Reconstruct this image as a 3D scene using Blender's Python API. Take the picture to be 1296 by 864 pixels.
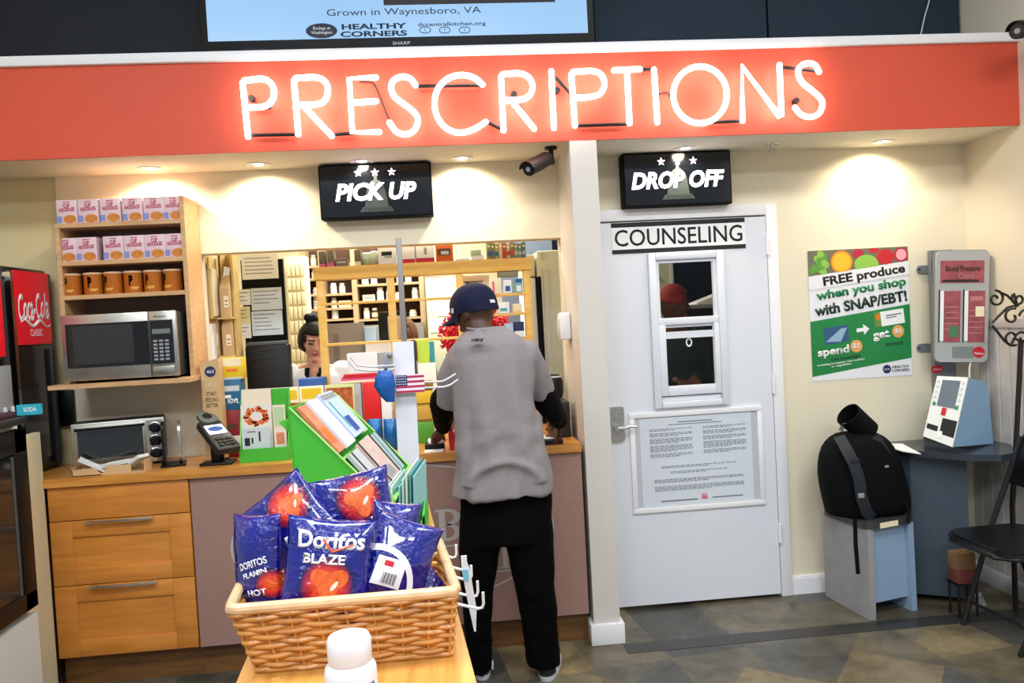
import bpy, bmesh, math, random
from mathutils import Vector, Matrix, noise
random.seed(7)
for o in list(bpy.data.objects): bpy.data.objects.remove(o)
SC = bpy.context.scene; COL = SC.collection
V = Vector; R = math.radians; PI = math.pi

# ---------------------------------------------------------------- camera
CAMP = V((0, 0, 1.595)); FPX = 985.0
_y, _p, _r = R(4.8307), R(-1.8425), R(-3.0762)
_f = V((math.sin(_y)*math.cos(_p), math.cos(_y)*math.cos(_p), math.sin(_p)))
_r0 = V((math.cos(_y), -math.sin(_y), 0)); _u0 = _r0.cross(_f)
_rr = math.cos(_r)*_r0 + math.sin(_r)*_u0; _uu = -math.sin(_r)*_r0 + math.cos(_r)*_u0
cd = bpy.data.cameras.new('camera'); cam = bpy.data.objects.new('camera', cd); COL.objects.link(cam)
cd.sensor_width = 36; cd.lens = 36*FPX/1296; cd.clip_start = 0.02
cam.matrix_world = Matrix((( _rr.x, _uu.x, -_f.x, CAMP.x), (_rr.y, _uu.y, -_f.y, CAMP.y), (_rr.z, _uu.z, -_f.z, CAMP.z), (0, 0, 0, 1)))
SC.camera = cam
def at(px, py, Y=None, Z=None, X=None):
    """point of the surveyed room seen at a photo pixel, on the plane Y=, Z= or X="""
    v = _f + _rr*((px-648)/FPX) - _uu*((py-432)/FPX)
    t = Y/v.y if Y is not None else ((Z-CAMP.z)/v.z if Z is not None else X/v.x)
    return CAMP + v*t

# ---------------------------------------------------------------- light
SC.view_settings.view_transform = 'Standard'; SC.view_settings.look = 'None'
SC.view_settings.gamma = 1; SC.view_settings.use_curve_mapping = False
SC.view_settings.exposure = EXPO = 0.55
w = bpy.data.worlds.new('world'); SC.world = w; w.use_nodes = True
bg = w.node_tree.nodes['Background']; bg.inputs[0].default_value = (0.80, 0.90, 1.0, 1); bg.inputs[1].default_value = 0.35
def area(name, loc, sx, sy, watt, col=(1, 1, 1), rot=(0, 0, 0)):
    d = bpy.data.lights.new(name, 'AREA'); d.shape = 'RECTANGLE'; d.size = sx; d.size_y = sy; d.energy = watt; d.color = col
    o = bpy.data.objects.new(name, d); COL.objects.link(o); o.location = loc; o.rotation_euler = rot; return o
# fluorescent troffers of the shop, hung from its ceiling above and behind the camera
for x in (-1.6, 0.2, 2.0):
    area('shop_ceiling_light', (x, 1.3, 3.7), 1.2, 0.6, 34, (0.93, 0.97, 1.0))
    area('shop_ceiling_light', (x, -1.2, 3.7), 1.2, 0.6, 40, (0.93, 0.97, 1.0))
# troffers of the pharmacy behind the wall
for x, y in ((-0.7, 5.2), (0.3, 5.2), (-0.4, 5.9)):
    area('pharmacy_ceiling_light', (x, y, 2.72), 0.9, 0.5, 20, (1.0, 0.95, 0.84))
def spot(loc, watt, aim, col=(1.0, 0.86, 0.66), size=150, blend=0.6):
    d = bpy.data.lights.new('downlight_lamp', 'SPOT'); d.energy = watt; d.color = col; d.spot_size = R(size); d.spot_blend = blend; d.shadow_soft_size = 0.035
    o = bpy.data.objects.new('downlight_lamp', d); COL.objects.link(o); o.location = loc
    o.rotation_euler = (V(aim)-V(loc)).to_track_quat('-Z', 'Y').to_euler(); return o

# ---------------------------------------------------------------- materials
def lin(h):
    h = h.lstrip('#'); c = [int(h[i:i+2], 16)/255 for i in (0, 2, 4)]
    return tuple((x/12.92 if x <= 0.04045 else ((x+0.055)/1.055)**2.4) for x in c) + (1,)
MATS = {}
def mat(key, col='#808080', rough=0.6, metal=0.0, emit=0.0, var=0.0, vscale=8.0, bump=0.0, bscale=60.0, alpha=1.0, trans=0.0, coat=0.0, spec=0.5, ebase=None):
    if key in MATS: return MATS[key]
    m = bpy.data.materials.new(key); m.use_nodes = True; n = m.node_tree.nodes; l = m.node_tree.links
    b = n['Principled BSDF']; c = lin(col); b.inputs['Base Color'].default_value = c
    b.inputs['Roughness'].default_value = rough; b.inputs['Metallic'].default_value = metal
    b.inputs['Specular IOR Level'].default_value = spec
    if emit: b.inputs['Emission Color'].default_value = c; b.inputs['Emission Strength'].default_value = emit
    if ebase: b.inputs['Base Color'].default_value = lin(ebase)
    if alpha < 1: b.inputs['Alpha'].default_value = alpha
    if trans: b.inputs['Transmission Weight'].default_value = trans; b.inputs['IOR'].default_value = 1.1
    if coat: b.inputs['Coat Weight'].default_value = coat; b.inputs['Coat Roughness'].default_value = 0.1
    if var or bump:
        tc = n.new('ShaderNodeTexCoord')
    if var:
        t = n.new('ShaderNodeTexNoise'); t.inputs['Scale'].default_value = vscale; t.inputs['Detail'].default_value = 5
        l.new(tc.outputs['Object'], t.inputs['Vector'])
        r = n.new('ShaderNodeMapRange'); r.inputs[1].default_value = 0.25; r.inputs[2].default_value = 0.75
        r.inputs[3].default_value = 1-var; r.inputs[4].default_value = 1+var; l.new(t.outputs['Fac'], r.inputs[0])
        x = n.new('ShaderNodeMix'); x.data_type = 'RGBA'; x.blend_type = 'MULTIPLY'; x.inputs[0].default_value = 1
        x.inputs[6].default_value = c; l.new(r.outputs[0], x.inputs[7]); l.new(x.outputs[2], b.inputs['Base Color'])
    if bump:
        t2 = n.new('ShaderNodeTexNoise'); t2.inputs['Scale'].default_value = bscale; t2.inputs['Detail'].default_value = 4
        l.new(tc.outputs['Object'], t2.inputs['Vector'])
        bn = n.new('ShaderNodeBump'); bn.inputs['Strength'].default_value = bump; bn.inputs['Distance'].default_value = 0.01
        l.new(t2.outputs['Fac'], bn.inputs['Height']); l.new(bn.outputs['Normal'], b.inputs['Normal'])
    MATS[key] = m; return m
def wood(key, c1, c2, scale=(1.5, 12, 12), rough=0.4, coat=0.2, staves=0):
    """fine grain stretched along the axis with the smallest scale; staves adds butcher-block strips"""
    if key in MATS: return MATS[key]
    m = bpy.data.materials.new(key); m.use_nodes = True; n = m.node_tree.nodes; l = m.node_tree.links; b = n['Principled BSDF']
    tc = n.new('ShaderNodeTexCoord'); mp = n.new('ShaderNodeMapping'); mp.inputs['Scale'].default_value = scale
    l.new(tc.outputs['Object'], mp.inputs[0]); t = n.new('ShaderNodeTexNoise'); t.inputs['Scale'].default_value = 3.0; t.inputs['Detail'].default_value = 7
    t.inputs['Distortion'].default_value = 0.6; l.new(mp.outputs[0], t.inputs['Vector'])
    r = n.new('ShaderNodeValToRGB'); r.color_ramp.elements[0].position = 0.3; r.color_ramp.elements[1].position = 0.7
    r.color_ramp.elements[0].color = lin(c1); r.color_ramp.elements[1].color = lin(c2); l.new(t.outputs['Fac'], r.inputs[0])
    out = r.outputs[0]
    if staves:
        br = n.new('ShaderNodeTexBrick'); br.inputs['Scale'].default_value = 1.0; br.inputs['Brick Width'].default_value = 0.34; br.inputs['Row Height'].default_value = staves
        br.inputs['Mortar Size'].default_value = 0.0; br.inputs['Color1'].default_value = (1.12, 1.1, 1.05, 1); br.inputs['Color2'].default_value = (0.86, 0.82, 0.76, 1)
        l.new(tc.outputs['Object'], br.inputs['Vector']); x = n.new('ShaderNodeMix'); x.data_type = 'RGBA'; x.blend_type = 'MULTIPLY'; x.inputs[0].default_value = 1
        l.new(out, x.inputs[6]); l.new(br.outputs['Color'], x.inputs[7]); out = x.outputs[2]
    l.new(out, b.inputs['Base Color']); b.inputs['Roughness'].default_value = rough; b.inputs['Coat Weight'].default_value = coat
    MATS[key] = m; return m

# ---------------------------------------------------------------- mesh builder
class F:
    """a flat frame: origin, right, up, normal (towards the viewer)"""
    def __init__(s, O, Rv=(1, 0, 0), U=(0, 0, 1)):
        s.O = V(O); s.R = V(Rv).normalized(); s.U = V(U).normalized(); s.N = s.R.cross(s.U).normalized()
        s.U = s.N.cross(s.R)
    def p(s, x, y, z=0): return s.O + s.R*x + s.U*y + s.N*z
    def sub(s, x, y, z=0, rot=0):
        c, sn = math.cos(rot), math.sin(rot); return F(s.p(x, y, z), s.R*c+s.U*sn, s.U*c-s.R*sn)
WALLF = lambda x, y, z: F((x, y, z))
class MB:
    def __init__(s): s.bm = bmesh.new()
    def face(s, pts, m=0):
        f = s.bm.faces.new([s.bm.verts.new(V(p)) for p in pts]); f.material_index = m; return f
    def hull8(s, a, b, m=0):
        """solid between two equal loops a and b"""
        va = [s.bm.verts.new(V(p)) for p in a]; vb = [s.bm.verts.new(V(p)) for p in b]; n = len(a); fs = []
        fs.append(s.bm.faces.new(va[::-1])); fs.append(s.bm.faces.new(vb))
        for i in range(n): fs.append(s.bm.faces.new((va[i], va[(i+1) % n], vb[(i+1) % n], vb[i])))
        for f in fs: f.material_index = m
        return fs
    def box(s, x0, x1, y0, y1, z0, z1, bev=0, m=0, fr=None, seg=2):
        """axis box; with fr the three ranges run along the frame's R, U, N"""
        P = (lambda x, y, z: fr.p(x, y, z)) if fr else (lambda x, y, z: V((x, y, z)))
        fs = s.hull8([P(x0, y0, z0), P(x1, y0, z0), P(x1, y1, z0), P(x0, y1, z0)], [P(x0, y0, z1), P(x1, y0, z1), P(x1, y1, z1), P(x0, y1, z1)], m)
        if bev:
            es = list({e for f in fs for e in f.edges}); bmesh.ops.bevel(s.bm, geom=es, offset=bev, segments=seg, affect='EDGES', profile=0.5, material=m)
        return s
    def prism(s, fr, pts, d0, d1, m=0):
        s.hull8([fr.p(x, y, d0) for x, y in pts], [fr.p(x, y, d1) for x, y in pts], m); return s
    def rprism(s, fr, x0, x1, y0, y1, d0, d1, r, m=0, k=5):
        pts = []
        for cx, cy, a in ((x1-r, y1-r, 0), (x0+r, y1-r, 90), (x0+r, y0+r, 180), (x1-r, y0+r, 270)):
            for i in range(k+1):
                t = R(a+90*i/k); pts.append((cx+r*math.cos(t), cy+r*math.sin(t)))
        return s.prism(fr, pts, d0, d1, m)
    def disc(s, fr, cx, cy, r, d0, d1, m=0, n=24, ry=None):
        ry = ry or r
        return s.prism(fr, [(cx+r*math.cos(2*PI*i/n), cy+ry*math.sin(2*PI*i/n)) for i in range(n)], d0, d1, m)
    def loft(s, rings, m=0, cap=True, closed=False):
        vs = [[s.bm.verts.new(V(p)) for p in r] for r in rings]; n = len(rings[0]); k = len(vs)
        for j in range(k if closed else k-1):
            a, b = vs[j], vs[(j+1) % k]
            for i in range(n):
                f = s.bm.faces.new((a[i], a[(i+1) % n], b[(i+1) % n], b[i])); f.material_index = m
        if cap and not closed:
            f = s.bm.faces.new(vs[0][::-1]); f.material_index = m; f = s.bm.faces.new(vs[-1]); f.material_index = m
        return s
    def tube(s, pts, r, m=0, n=8, closed=False, cap=True):
        pts = [V(p) for p in pts]; k = len(pts); rs = r if isinstance(r, (list, tuple)) else [r]*k; rings = []; prev = None
        for i, p in enumerate(pts):
            a = pts[i-1] if (i > 0 or closed) else p; b = pts[(i+1) % k] if (i < k-1 or closed) else p
            t = (b-a); t = t.normalized() if t.length > 1e-9 else V((0, 0, 1))
            if prev is None:
                q = V((0, 0, 1)) if abs(t.z) < 0.9 else V((1, 0, 0)); e = t.cross(q).normalized()
            else:
                e = prev - t*prev.dot(t); e = e.normalized() if e.length > 1e-6 else t.orthogonal().normalized()
            prev = e; h = t.cross(e)
            rings.append([p + (e*math.cos(2*PI*j/n) + h*math.sin(2*PI*j/n))*rs[i] for j in range(n)])
        return s.loft(rings, m, cap, closed)
    def cyl(s, p0, p1, r, m=0, n=16, r2=None): return s.tube([p0, p1], [r, r if r2 is None else r2], m, n)
    def lathe(s, prof, c=(0, 0, 0), m=0, n=24, M=None):
        M = M or Matrix.Translation(V(c)); rings = [[M @ V((r*math.cos(2*PI*j/n), r*math.sin(2*PI*j/n), z)) for j in range(n)] for r, z in prof]
        return s.loft(rings, m, True)
    def ball(s, c, r, m=0, n=16, M=None, fn=None):
        r = r if isinstance(r, (tuple, list)) else (r, r, r); c = V(c); rings = []
        for i in range(1, n):
            t = PI*i/n; rings.append([(math.sin(t)*math.cos(2*PI*j/(n+4)), math.sin(t)*math.sin(2*PI*j/(n+4)), -math.cos(t)) for j in range(n+4)])
        def X(p):
            q = V((p[0]*r[0], p[1]*r[1], p[2]*r[2]))
            if fn: q = fn(q)
            return (M @ q + c) if M else q + c
        return s.loft([[X(p) for p in g] for g in rings], m, True)
    def build(s, name, mats, parent=None, smooth=True, ang=35):
        bm = s.bm; bmesh.ops.recalc_face_normals(bm, faces=bm.faces)
        return link(name, bm, mats, parent, smooth, ang)
WM = {}
def link(name, bm, mats, parent=None, smooth=True, ang=35):
    me = bpy.data.meshes.new(name); 
    o = bpy.data.objects.new(name, me); COL.objects.link(o)
    if parent is not None:
        o.parent = parent; M = WM.get(parent.name, Matrix()); WM[o.name] = M.copy(); bm.transform(M.inverted())
    elif len(bm.verts):
        xs = [v.co for v in bm.verts]; c = V(((min(v.x for v in xs)+max(v.x for v in xs))/2, (min(v.y for v in xs)+max(v.y for v in xs))/2, min(v.z for v in xs)))
        o.location = c; WM[o.name] = Matrix.Translation(c); bm.transform(Matrix.Translation(-c))
    bm.to_mesh(me); bm.free()
    for m in (mats if isinstance(mats, (list, tuple)) else [mats]): me.materials.append(m)
    if smooth:
        me.polygons.foreach_set('use_smooth', [True]*len(me.polygons)); me.set_sharp_from_angle(angle=R(ang))
    return o
def tag(o, label=None, cat=None, group=None, kind=None):
    if label: o['label'] = label
    if cat: o['category'] = cat
    if group: o['group'] = group
    if kind: o['kind'] = kind
    return o
def thing(name, label, cat, loc, group=None, rz=0):
    o = bpy.data.objects.new(name, None); COL.objects.link(o); o.empty_display_size = 0.05
    o.location = loc; o.rotation_euler = (0, 0, rz); WM[o.name] = Matrix.Translation(V(loc)) @ Matrix.Rotation(rz, 4, 'Z')
    return tag(o, label, cat, group)
def struct(o): o['kind'] = 'structure'; return o
def dup(o, loc=None, label=None, group=None, rz=None, parent=None):
    """copy a thing with copies of its parts and their sub-parts"""
    c = o.copy(); COL.objects.link(c)
    if parent is not None: c.parent = parent
    if loc is not None: c.location = loc
    if rz is not None: c.rotation_euler = (0, 0, rz)
    if label: c['label'] = label
    if group: c['group'] = group
    for ch in [x for x in bpy.data.objects if x.parent == o]: dup(ch, parent=c)
    return c
def text(s, fr, w, h, m, parent, name='lettering', bold=0.0, shear=0.0, d=0.001, ext=0.0006, align='C', post=None, keep=True, spacing=1.0, lines=1.0):
    """a line of lettering centred on the frame's origin, fitted to w x h metres"""
    cu = bpy.data.curves.new(name, 'FONT'); cu.body = s; cu.size = 1; cu.offset = bold; cu.shear = shear; cu.resolution_u = 3; cu.space_character = spacing; cu.space_line = lines
    cu.extrude = 0.0; cu.align_x = 'CENTER'
    ob = bpy.data.objects.new(name, cu); me = bpy.data.meshes.new_from_object(ob)
    bpy.data.objects.remove(ob); bpy.data.curves.remove(cu)
    bm = bmesh.new(); bm.from_mesh(me); bpy.data.meshes.remove(me)
    xs = [v.co.x for v in bm.verts]; ys = [v.co.y for v in bm.verts]; x0, x1, y0, y1 = min(xs), max(xs), min(ys), max(ys)
    sx = w/(x1-x0); sy = h/(y1-y0) if h else sx
    if ext:
        g = bmesh.ops.extrude_face_region(bm, geom=list(bm.faces)); 
        for e in g['geom']:
            if isinstance(e, bmesh.types.BMVert): e.co.z = 1
    for v in bm.verts:
        x = (v.co.x-(x0+x1)/2)*sx; y = (v.co.y-(y0+y1)/2)*sy; z = d + v.co.z*ext
        v.co = post(x, y, z) if post else fr.p(x, y, z)
    bmesh.ops.recalc_face_normals(bm, faces=bm.faces)
    return link(name, bm, m, parent, smooth=False)
def patches(fr, rects, d=0.0008, mb=None):
    """printed patches on a frame: (x0, x1, y0, y1, material index)"""
    mb = mb or MB()
    for i, (x0, x1, y0, y1, m) in enumerate(rects): mb.box(x0, x1, y0, y1, 0.0, d+0.0001*(i % 5), m=m, fr=fr)
    return mb
def star(fr, cx, cy, r, mb, d0, d1, m=0, k=0.42):
    mb.prism(fr, [(cx+(r if i % 2 == 0 else r*k)*math.sin(i*PI/5), cy+(r if i % 2 == 0 else r*k)*math.cos(i*PI/5)) for i in range(10)], d0, d1, m)
def arc(cx, cy, rx, ry, a0, a1, n=16): return [(cx+rx*math.cos(R(a0+(a1-a0)*i/n)), cy+ry*math.sin(R(a0+(a1-a0)*i/n))) for i in range(n+1)]

M_white = mat('white_paint', '#e6e6e8', 0.45)
M_paper = mat('white_paper', '#eeeeee', 0.8)
M_black = mat('black_plastic', '#07080a', 0.4, spec=.3)
M_blackm = mat('black_matte', '#060608', 0.8, spec=.2)
M_dgrey = mat('dark_grey_plastic', '#1c1e21', 0.5)
M_grey = mat('grey_plastic', '#8d9094', 0.5)
M_lgrey = mat('light_grey', '#c4c6c8', 0.5)
M_steel = mat('brushed_steel', '#b9b6ae', 0.32, 0.9, var=0.06, vscale=30)
M_chrome = mat('chrome', '#d8d8d8', 0.15, 1.0)
M_red = mat('red_print', '#c8142a', 0.5)
M_blue = mat('blue_print', '#1a4f9c', 0.5)
M_green = mat('green_print', '#1f8a4c', 0.5)
M_yellow = mat('yellow_print', '#f0c21e', 0.5)
M_orange = mat('orange_print', '#e8701c', 0.5)
M_ink = mat('black_ink', '#141414', 0.7)
M_inkg = mat('grey_ink', '#6c7078', 0.8)
M_kraft = mat('kraft_card', '#c9a677', 0.8, var=0.08)
M_cream = mat('cream_print', '#efe0bd', 0.7)
M_pink = mat('pink_print', '#e05a86', 0.6)
M_teal = mat('teal_print', '#3fa3a0', 0.6)
M_navy = mat('navy_print', '#16234f', 0.6)
M_brown = mat('brown_print', '#5a3a22', 0.7)
M_counter = wood('oak_worktop', '#b5712a', '#d79646', (1.2, 14, 14), 0.35, 0.3)
M_shelf = wood('beech_shelf', '#bb8f62', '#d1a878', (2, 14, 14), 0.5, 0.1)
M_hutch = wood('yellow_pine', '#e6b04c', '#f4c76c', (2, 10, 10), 0.5, 0.1)
M_drawer = wood('birch_drawer', '#bd742a', '#d58b38', (1.0, 9, 9), 0.45, 0.15)

# ================================================================ the room
YW, YF = 4.07, 3.65          # back wall, front of soffit and counter
XR = 2.885                   # right wall
ZS = 2.405                   # underside of the soffit
M_wall = mat('cream_wall_paint', '#e4dac0', 0.75, bump=0.05, bscale=120)
M_walld = mat('dull_cream_wall', '#d6c698', 0.8, bump=0.05, bscale=120)  # duller, darker cream for the left stretch of wall
M_soffit = mat('soffit_paint', '#ded6c4', 0.75)
M_fascia = mat('coral_red_paint', '#cd4b30', 0.6, var=0.05, vscale=1.5, bump=0.04, bscale=150)
M_upper = mat('navy_panel', '#0a101a', 0.7, var=0.1, vscale=3)
M_upper2 = mat('teal_navy_panel', '#0d2536', 0.7, var=0.08, vscale=3)
M_mauve = mat('right_wall_paint', '#e0d3bc', 0.75, bump=0.05, bscale=120)
M_pillar = mat('pillar_paint', '#cfc8c0', 0.6)
M_trim = mat('white_trim', '#e9e8ea', 0.4)
def floor_mat():
    m = bpy.data.materials.new('slate_vinyl_tile'); m.use_nodes = True; n = m.node_tree.nodes; l = m.node_tree.links; b = n['Principled BSDF']
    tc = n.new('ShaderNodeTexCoord'); outs = []
    def tiles(scale, rotz, c):
        mp = n.new('ShaderNodeMapping'); mp.inputs['Rotation'].default_value = (0, 0, R(rotz)); mp.inputs['Location'].default_value = (0.13, 0.31, 0.5)
        l.new(tc.outputs['Object'], mp.inputs[0]); v = n.new('ShaderNodeTexVoronoi'); v.distance = 'CHEBYCHEV'; v.inputs['Randomness'].default_value = 0; v.inputs['Scale'].default_value = scale
        l.new(mp.outputs[0], v.inputs['Vector']); r = n.new('ShaderNodeValToRGB'); r.color_ramp.interpolation = 'CONSTANT'
        e = r.color_ramp.elements; e[0].position = 0; e[0].color = lin(c[0]); e[1].position = 0.25; e[1].color = lin(c[1])
        for p, q in ((0.45, c[2]), (0.65, c[3]), (0.85, c[4])): x = e.new(p); x.color = lin(q)
        sp = n.new('ShaderNodeSeparateColor'); l.new(v.outputs['Color'], sp.inputs[0]); l.new(sp.outputs[0], r.inputs[0]); return r.outputs[0]
    A = tiles(2.7, 38, ('#5d5644', '#454540', '#7a6b4c', '#3d3a32', '#6a5e45')); B = tiles(2.7, 83, ('#655c48', '#4b4b46', '#807152', '#595140', '#3f3e39'))
    mx = n.new('ShaderNodeMix'); mx.data_type = 'RGBA'; mx.inputs[0].default_value = 0.5; l.new(A, mx.inputs[6]); l.new(B, mx.inputs[7])
    t = n.new('ShaderNodeTexNoise'); t.inputs['Scale'].default_value = 4.5; t.inputs['Detail'].default_value = 10; t.inputs['Roughness'].default_value = 0.72; t.inputs['Distortion'].default_value = 0.5; l.new(tc.outputs['Object'], t.inputs['Vector'])
    r = n.new('ShaderNodeMapRange'); r.inputs[1].default_value = 0.3; r.inputs[2].default_value = 0.7; r.inputs[3].default_value = 0.45; r.inputs[4].default_value = 1.75; l.new(t.outputs['Fac'], r.inputs[0])
    x = n.new('ShaderNodeMix'); x.data_type = 'RGBA'; x.blend_type = 'MULTIPLY'; x.inputs[0].default_value = 1; l.new(mx.outputs[2], x.inputs[6]); l.new(r.outputs[0], x.inputs[7])
    l.new(x.outputs[2], b.inputs['Base Color']); b.inputs['Roughness'].default_value = 0.35
    bn = n.new('ShaderNodeBump'); bn.inputs['Strength'].default_value = 0.15; bn.inputs['Distance'].default_value = 0.01; l.new(t.outputs['Fac'], bn.inputs['Height']); l.new(bn.outputs[0], b.inputs['Normal'])
    return m
M_band = mat('dark_border_tile', '#2f2e2b', 0.35, var=0.25, vscale=6)
f = MB().box(-3, 3, -1, 7, -0.05, 0).build('floor', floor_mat()); struct(f)
struct(MB().box(0.76, XR, 3.52, 3.625, 0, 0.0015).build('trim_1', M_band))
XO0, XO1, ZO0, ZO1 = -1.226, 0.63, 0.934, 1.995      # service opening
XD0, XD1, ZD = 0.80, 1.735, 2.065                    # door opening
b = MB(); y0, y1 = YW, YW+0.12
b.box(-1.89, XO0, y0, y1, 0, ZS+0.4); b.box(XO0, XO1, y0, y1, ZO1, ZS+0.4); b.box(XO0, XO1, y0, y1, 0, ZO0-0.001); b.box(XO1, XD0, y0, y1, 0, ZS+0.4)
b.box(XD0, XD1, y0, y1, ZD, ZS+0.4); b.box(XD1, XR+0.1, y0, y1, 0, ZS+0.4)
struct(b.build('wall_back', M_wall, smooth=False))
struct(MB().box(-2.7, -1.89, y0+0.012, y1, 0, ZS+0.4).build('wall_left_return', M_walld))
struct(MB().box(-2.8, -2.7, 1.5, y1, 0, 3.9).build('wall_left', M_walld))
struct(MB().box(XR, XR+0.1, 0.5, y1, 0, 3.9).build('wall_right', M_mauve))
struct(MB().box(-2.7, XR, YF+0.012, YW, ZS, 2.81).build('ceiling_soffit', M_soffit))
struct(MB().box(-2.7, XR+0.01, YF-0.001, YF+0.012, ZS, 2.81).build('wall_fascia', M_fascia))
struct(MB().box(-2.7, XR+0.01, YF-0.02, YF+0.20, 2.81, 2.856, bev=0.006).build('trim_2', M_trim))
b = MB(); b.box(-2.7, at(750, 30, Y=YW).x, YW-0.02, YW+0.05, 2.8, 3.9); x1 = at(968, 30, Y=YW).x
b.box(at(750, 30, Y=YW).x+0.008, x1, YW-0.02, YW+0.05, 2.8, 3.9, m=1); b.box(x1+0.012, at(1211, 25, Y=YW).x, YW-0.02, YW+0.05, 2.8, 3.9, m=1); b.box(-2.7, XR, YW+0.05, YW+0.1, 2.8, 3.9, m=0)
struct(b.build('wall_upper', [M_upper, M_upper2], smooth=False))
struct(MB().box(0.63, 0.758, YF, YW, 0, ZS).build('wall_pillar', M_pillar))
struct(MB().box(0.612, 0.776, YF-0.018, YF+0.1, 0, 0.10, bev=0.004).build('baseboard_pillar', M_trim))
b = MB(); b.box(1.80, XR, YW-0.018, YW, 0, 0.085); b.box(1.80, XR, YW-0.012, YW, 0.085, 0.10, bev=0.003)
struct(b.build('baseboard_back', M_trim))
# beadboard wainscot on the right wall
b = MB(); 
for i in range(26): b.box(XR-0.012, XR, 2.02+i*0.079, 2.02+i*0.079+0.074, 0.0, 1.42, bev=0.003, seg=1)
b.box(XR-0.022, XR, 2.0, YW, 1.40, 1.45, bev=0.004)
struct(b.build('wall_right_wainscot', mat('grey_white_beadboard', '#cdc5be', 0.6, var=0.1, vscale=12)))
b = MB(); b.box(XR-.026, XR-.0125, 2.0, YW-.02, 0, .09, bev=.003); struct(b.build('baseboard_right', M_trim))
# pharmacy room behind
M_pwall = mat('pharmacy_wall_paint', '#d9cfae', 0.8); M_pblue = mat('pharmacy_blue_wall', '#6d7c90', 0.8); M_pnavy = mat('pharmacy_navy_wall', '#14293f', 0.7)
struct(MB().box(-1.75, 0.95, 6.62, 6.7, 0, 2.8).build('wall_pharmacy_back', M_pwall))
struct(MB().box(0.87, 3.0, 6.30, 6.38, 0, 2.8).build('wall_pharmacy_navy', M_pnavy))
struct(MB().box(-1.83, -1.75, y1, 6.7, 0, 2.8).build('wall_pharmacy_left', M_pwall))
struct(MB().box(2.9, 3.0, y1, 6.4, 0, 2.8).build('wall_pharmacy_right', M_pblue))
struct(MB().box(-1.83, 3.0, y1, 6.7, 2.76, 2.82).build('ceiling_pharmacy', mat('ceiling_tile', '#e2dfd4', 0.9)))
struct(MB().box(0.42, 0.80, 5.6, 5.68, 0, 2.76).build('wall_pharmacy_partition', M_pblue))

# ---------------------------------------------------------------- door
M_door = mat('white_door_paint', '#dcdfe6', 0.4); M_glass = mat('clear_glass', '#0a0e12', 0.03, alpha=0.12)
dr = thing('door_1', 'white counselling room door with a sash window', 'door', (1.27, 4.05, 0)); del dr['category']; struct(dr)
wx0, wx1, wz0, wz1 = 1.10, 1.462, 1.09, 1.862
b = MB(); d0, d1 = 4.035, 4.075
b.box(XD0+0.004, wx0, d0, d1, 0.02, 2.055); b.box(wx1, XD1-0.006, d0, d1, 0.02, 2.055); b.box(wx0, wx1, d0, d1, 0.02, wz0); b.box(wx0, wx1, d0, d1, wz1, 2.055)
b.build('door_leaf', M_door, dr, smooth=False)
b = MB(); fy = 4.012
b.box(1.078, 1.118, fy, d0, 1.066, 1.888, bev=0.006); b.box(1.446, 1.486, fy, d0, 1.066, 1.888, bev=0.006); b.box(1.118, 1.446, fy, d0, 1.848, 1.888, bev=0.006); b.box(1.118, 1.446, fy, d0, 1.066, 1.10, bev=0.006)
wf = b.build('window_frame', M_door, dr)
b = MB(); b.box(1.118, 1.136, 4.03, 4.06, 1.53, 1.848); b.box(1.43, 1.446, 4.03, 4.06, 1.53, 1.848); b.box(1.136, 1.43, 4.03, 4.06, 1.832, 1.848); b.box(1.118, 1.446, 4.022, 4.06, 1.505, 1.542, bev=0.004)
us = b.build('upper_sash', M_door, dr); MB().box(1.136, 1.43, 4.046, 4.05, 1.542, 1.832).build('pane', M_glass, us)
b = MB(); b.box(1.118, 1.156, 4.018, 4.055, 1.13, 1.505, bev=0.004); b.box(1.418, 1.446, 4.018, 4.055, 1.13, 1.505, bev=0.004); b.box(1.156, 1.418, 4.018, 4.055, 1.13, 1.18, bev=0.004)
b.box(1.156, 1.418, 4.03, 4.055, 1.432, 1.468); b.box(1.156, 1.418, 4.04, 4.055, 1.49, 1.505); b.box(1.118, 1.446, 4.034, 4.05, 1.10, 1.124)
ls = b.build('lower_sash', M_door, dr); MB().box(1.156, 1.418, 4.046, 4.05, 1.18, 1.49).build('pane', M_glass, ls)
b = MB(); hx, hz = at(780, 536, Y=4.03).x, at(780, 536, Y=4.03).z
b.rprism(F((hx, d0, hz)), -0.038, 0.04, -0.09, 0.09, 0, 0.022, 0.012); b.disc(F((hx, d0, hz)), 0.0, 0.035, 0.012, 0.022, 0.03); b.disc(F((hx, d0, hz)), 0.0, -0.02, 0.02, 0.022, 0.05)
for i in range(4):
    for k in range(2): b.disc(F((hx, d0, hz)), -0.018+i*0.012, 0.075-k*0.016, 0.0042, 0.022, 0.027, n=8)
hd = b.build('lock_plate', M_steel, dr); MB().tube([(hx, d0-0.045, hz-0.02), (hx+0.03, d0-0.05, hz-0.022), (hx+0.06, d0-0.05, hz-0.012), (hx+0.10, d0-0.045, hz-0.016)], [0.011, 0.009, 0.008, 0.007]).build('lever', M_chrome, hd)
for z in (0.35, 1.16, 1.90): MB().cyl((XD1-0.002, 4.026, z-0.05), (XD1-0.002, 4.026, z+0.05), 0.009).build('hinge', M_trim, dr)
b = MB(); b.box(XD1, XD1+0.062, YW-0.03, YW+0.05, 0, 2.125, bev=0.004); b.box(0.76, XD1, YW-0.03, YW+0.05, ZD, 2.125, bev=0.004)
struct(b.build('door_1_casing', M_trim))

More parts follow.
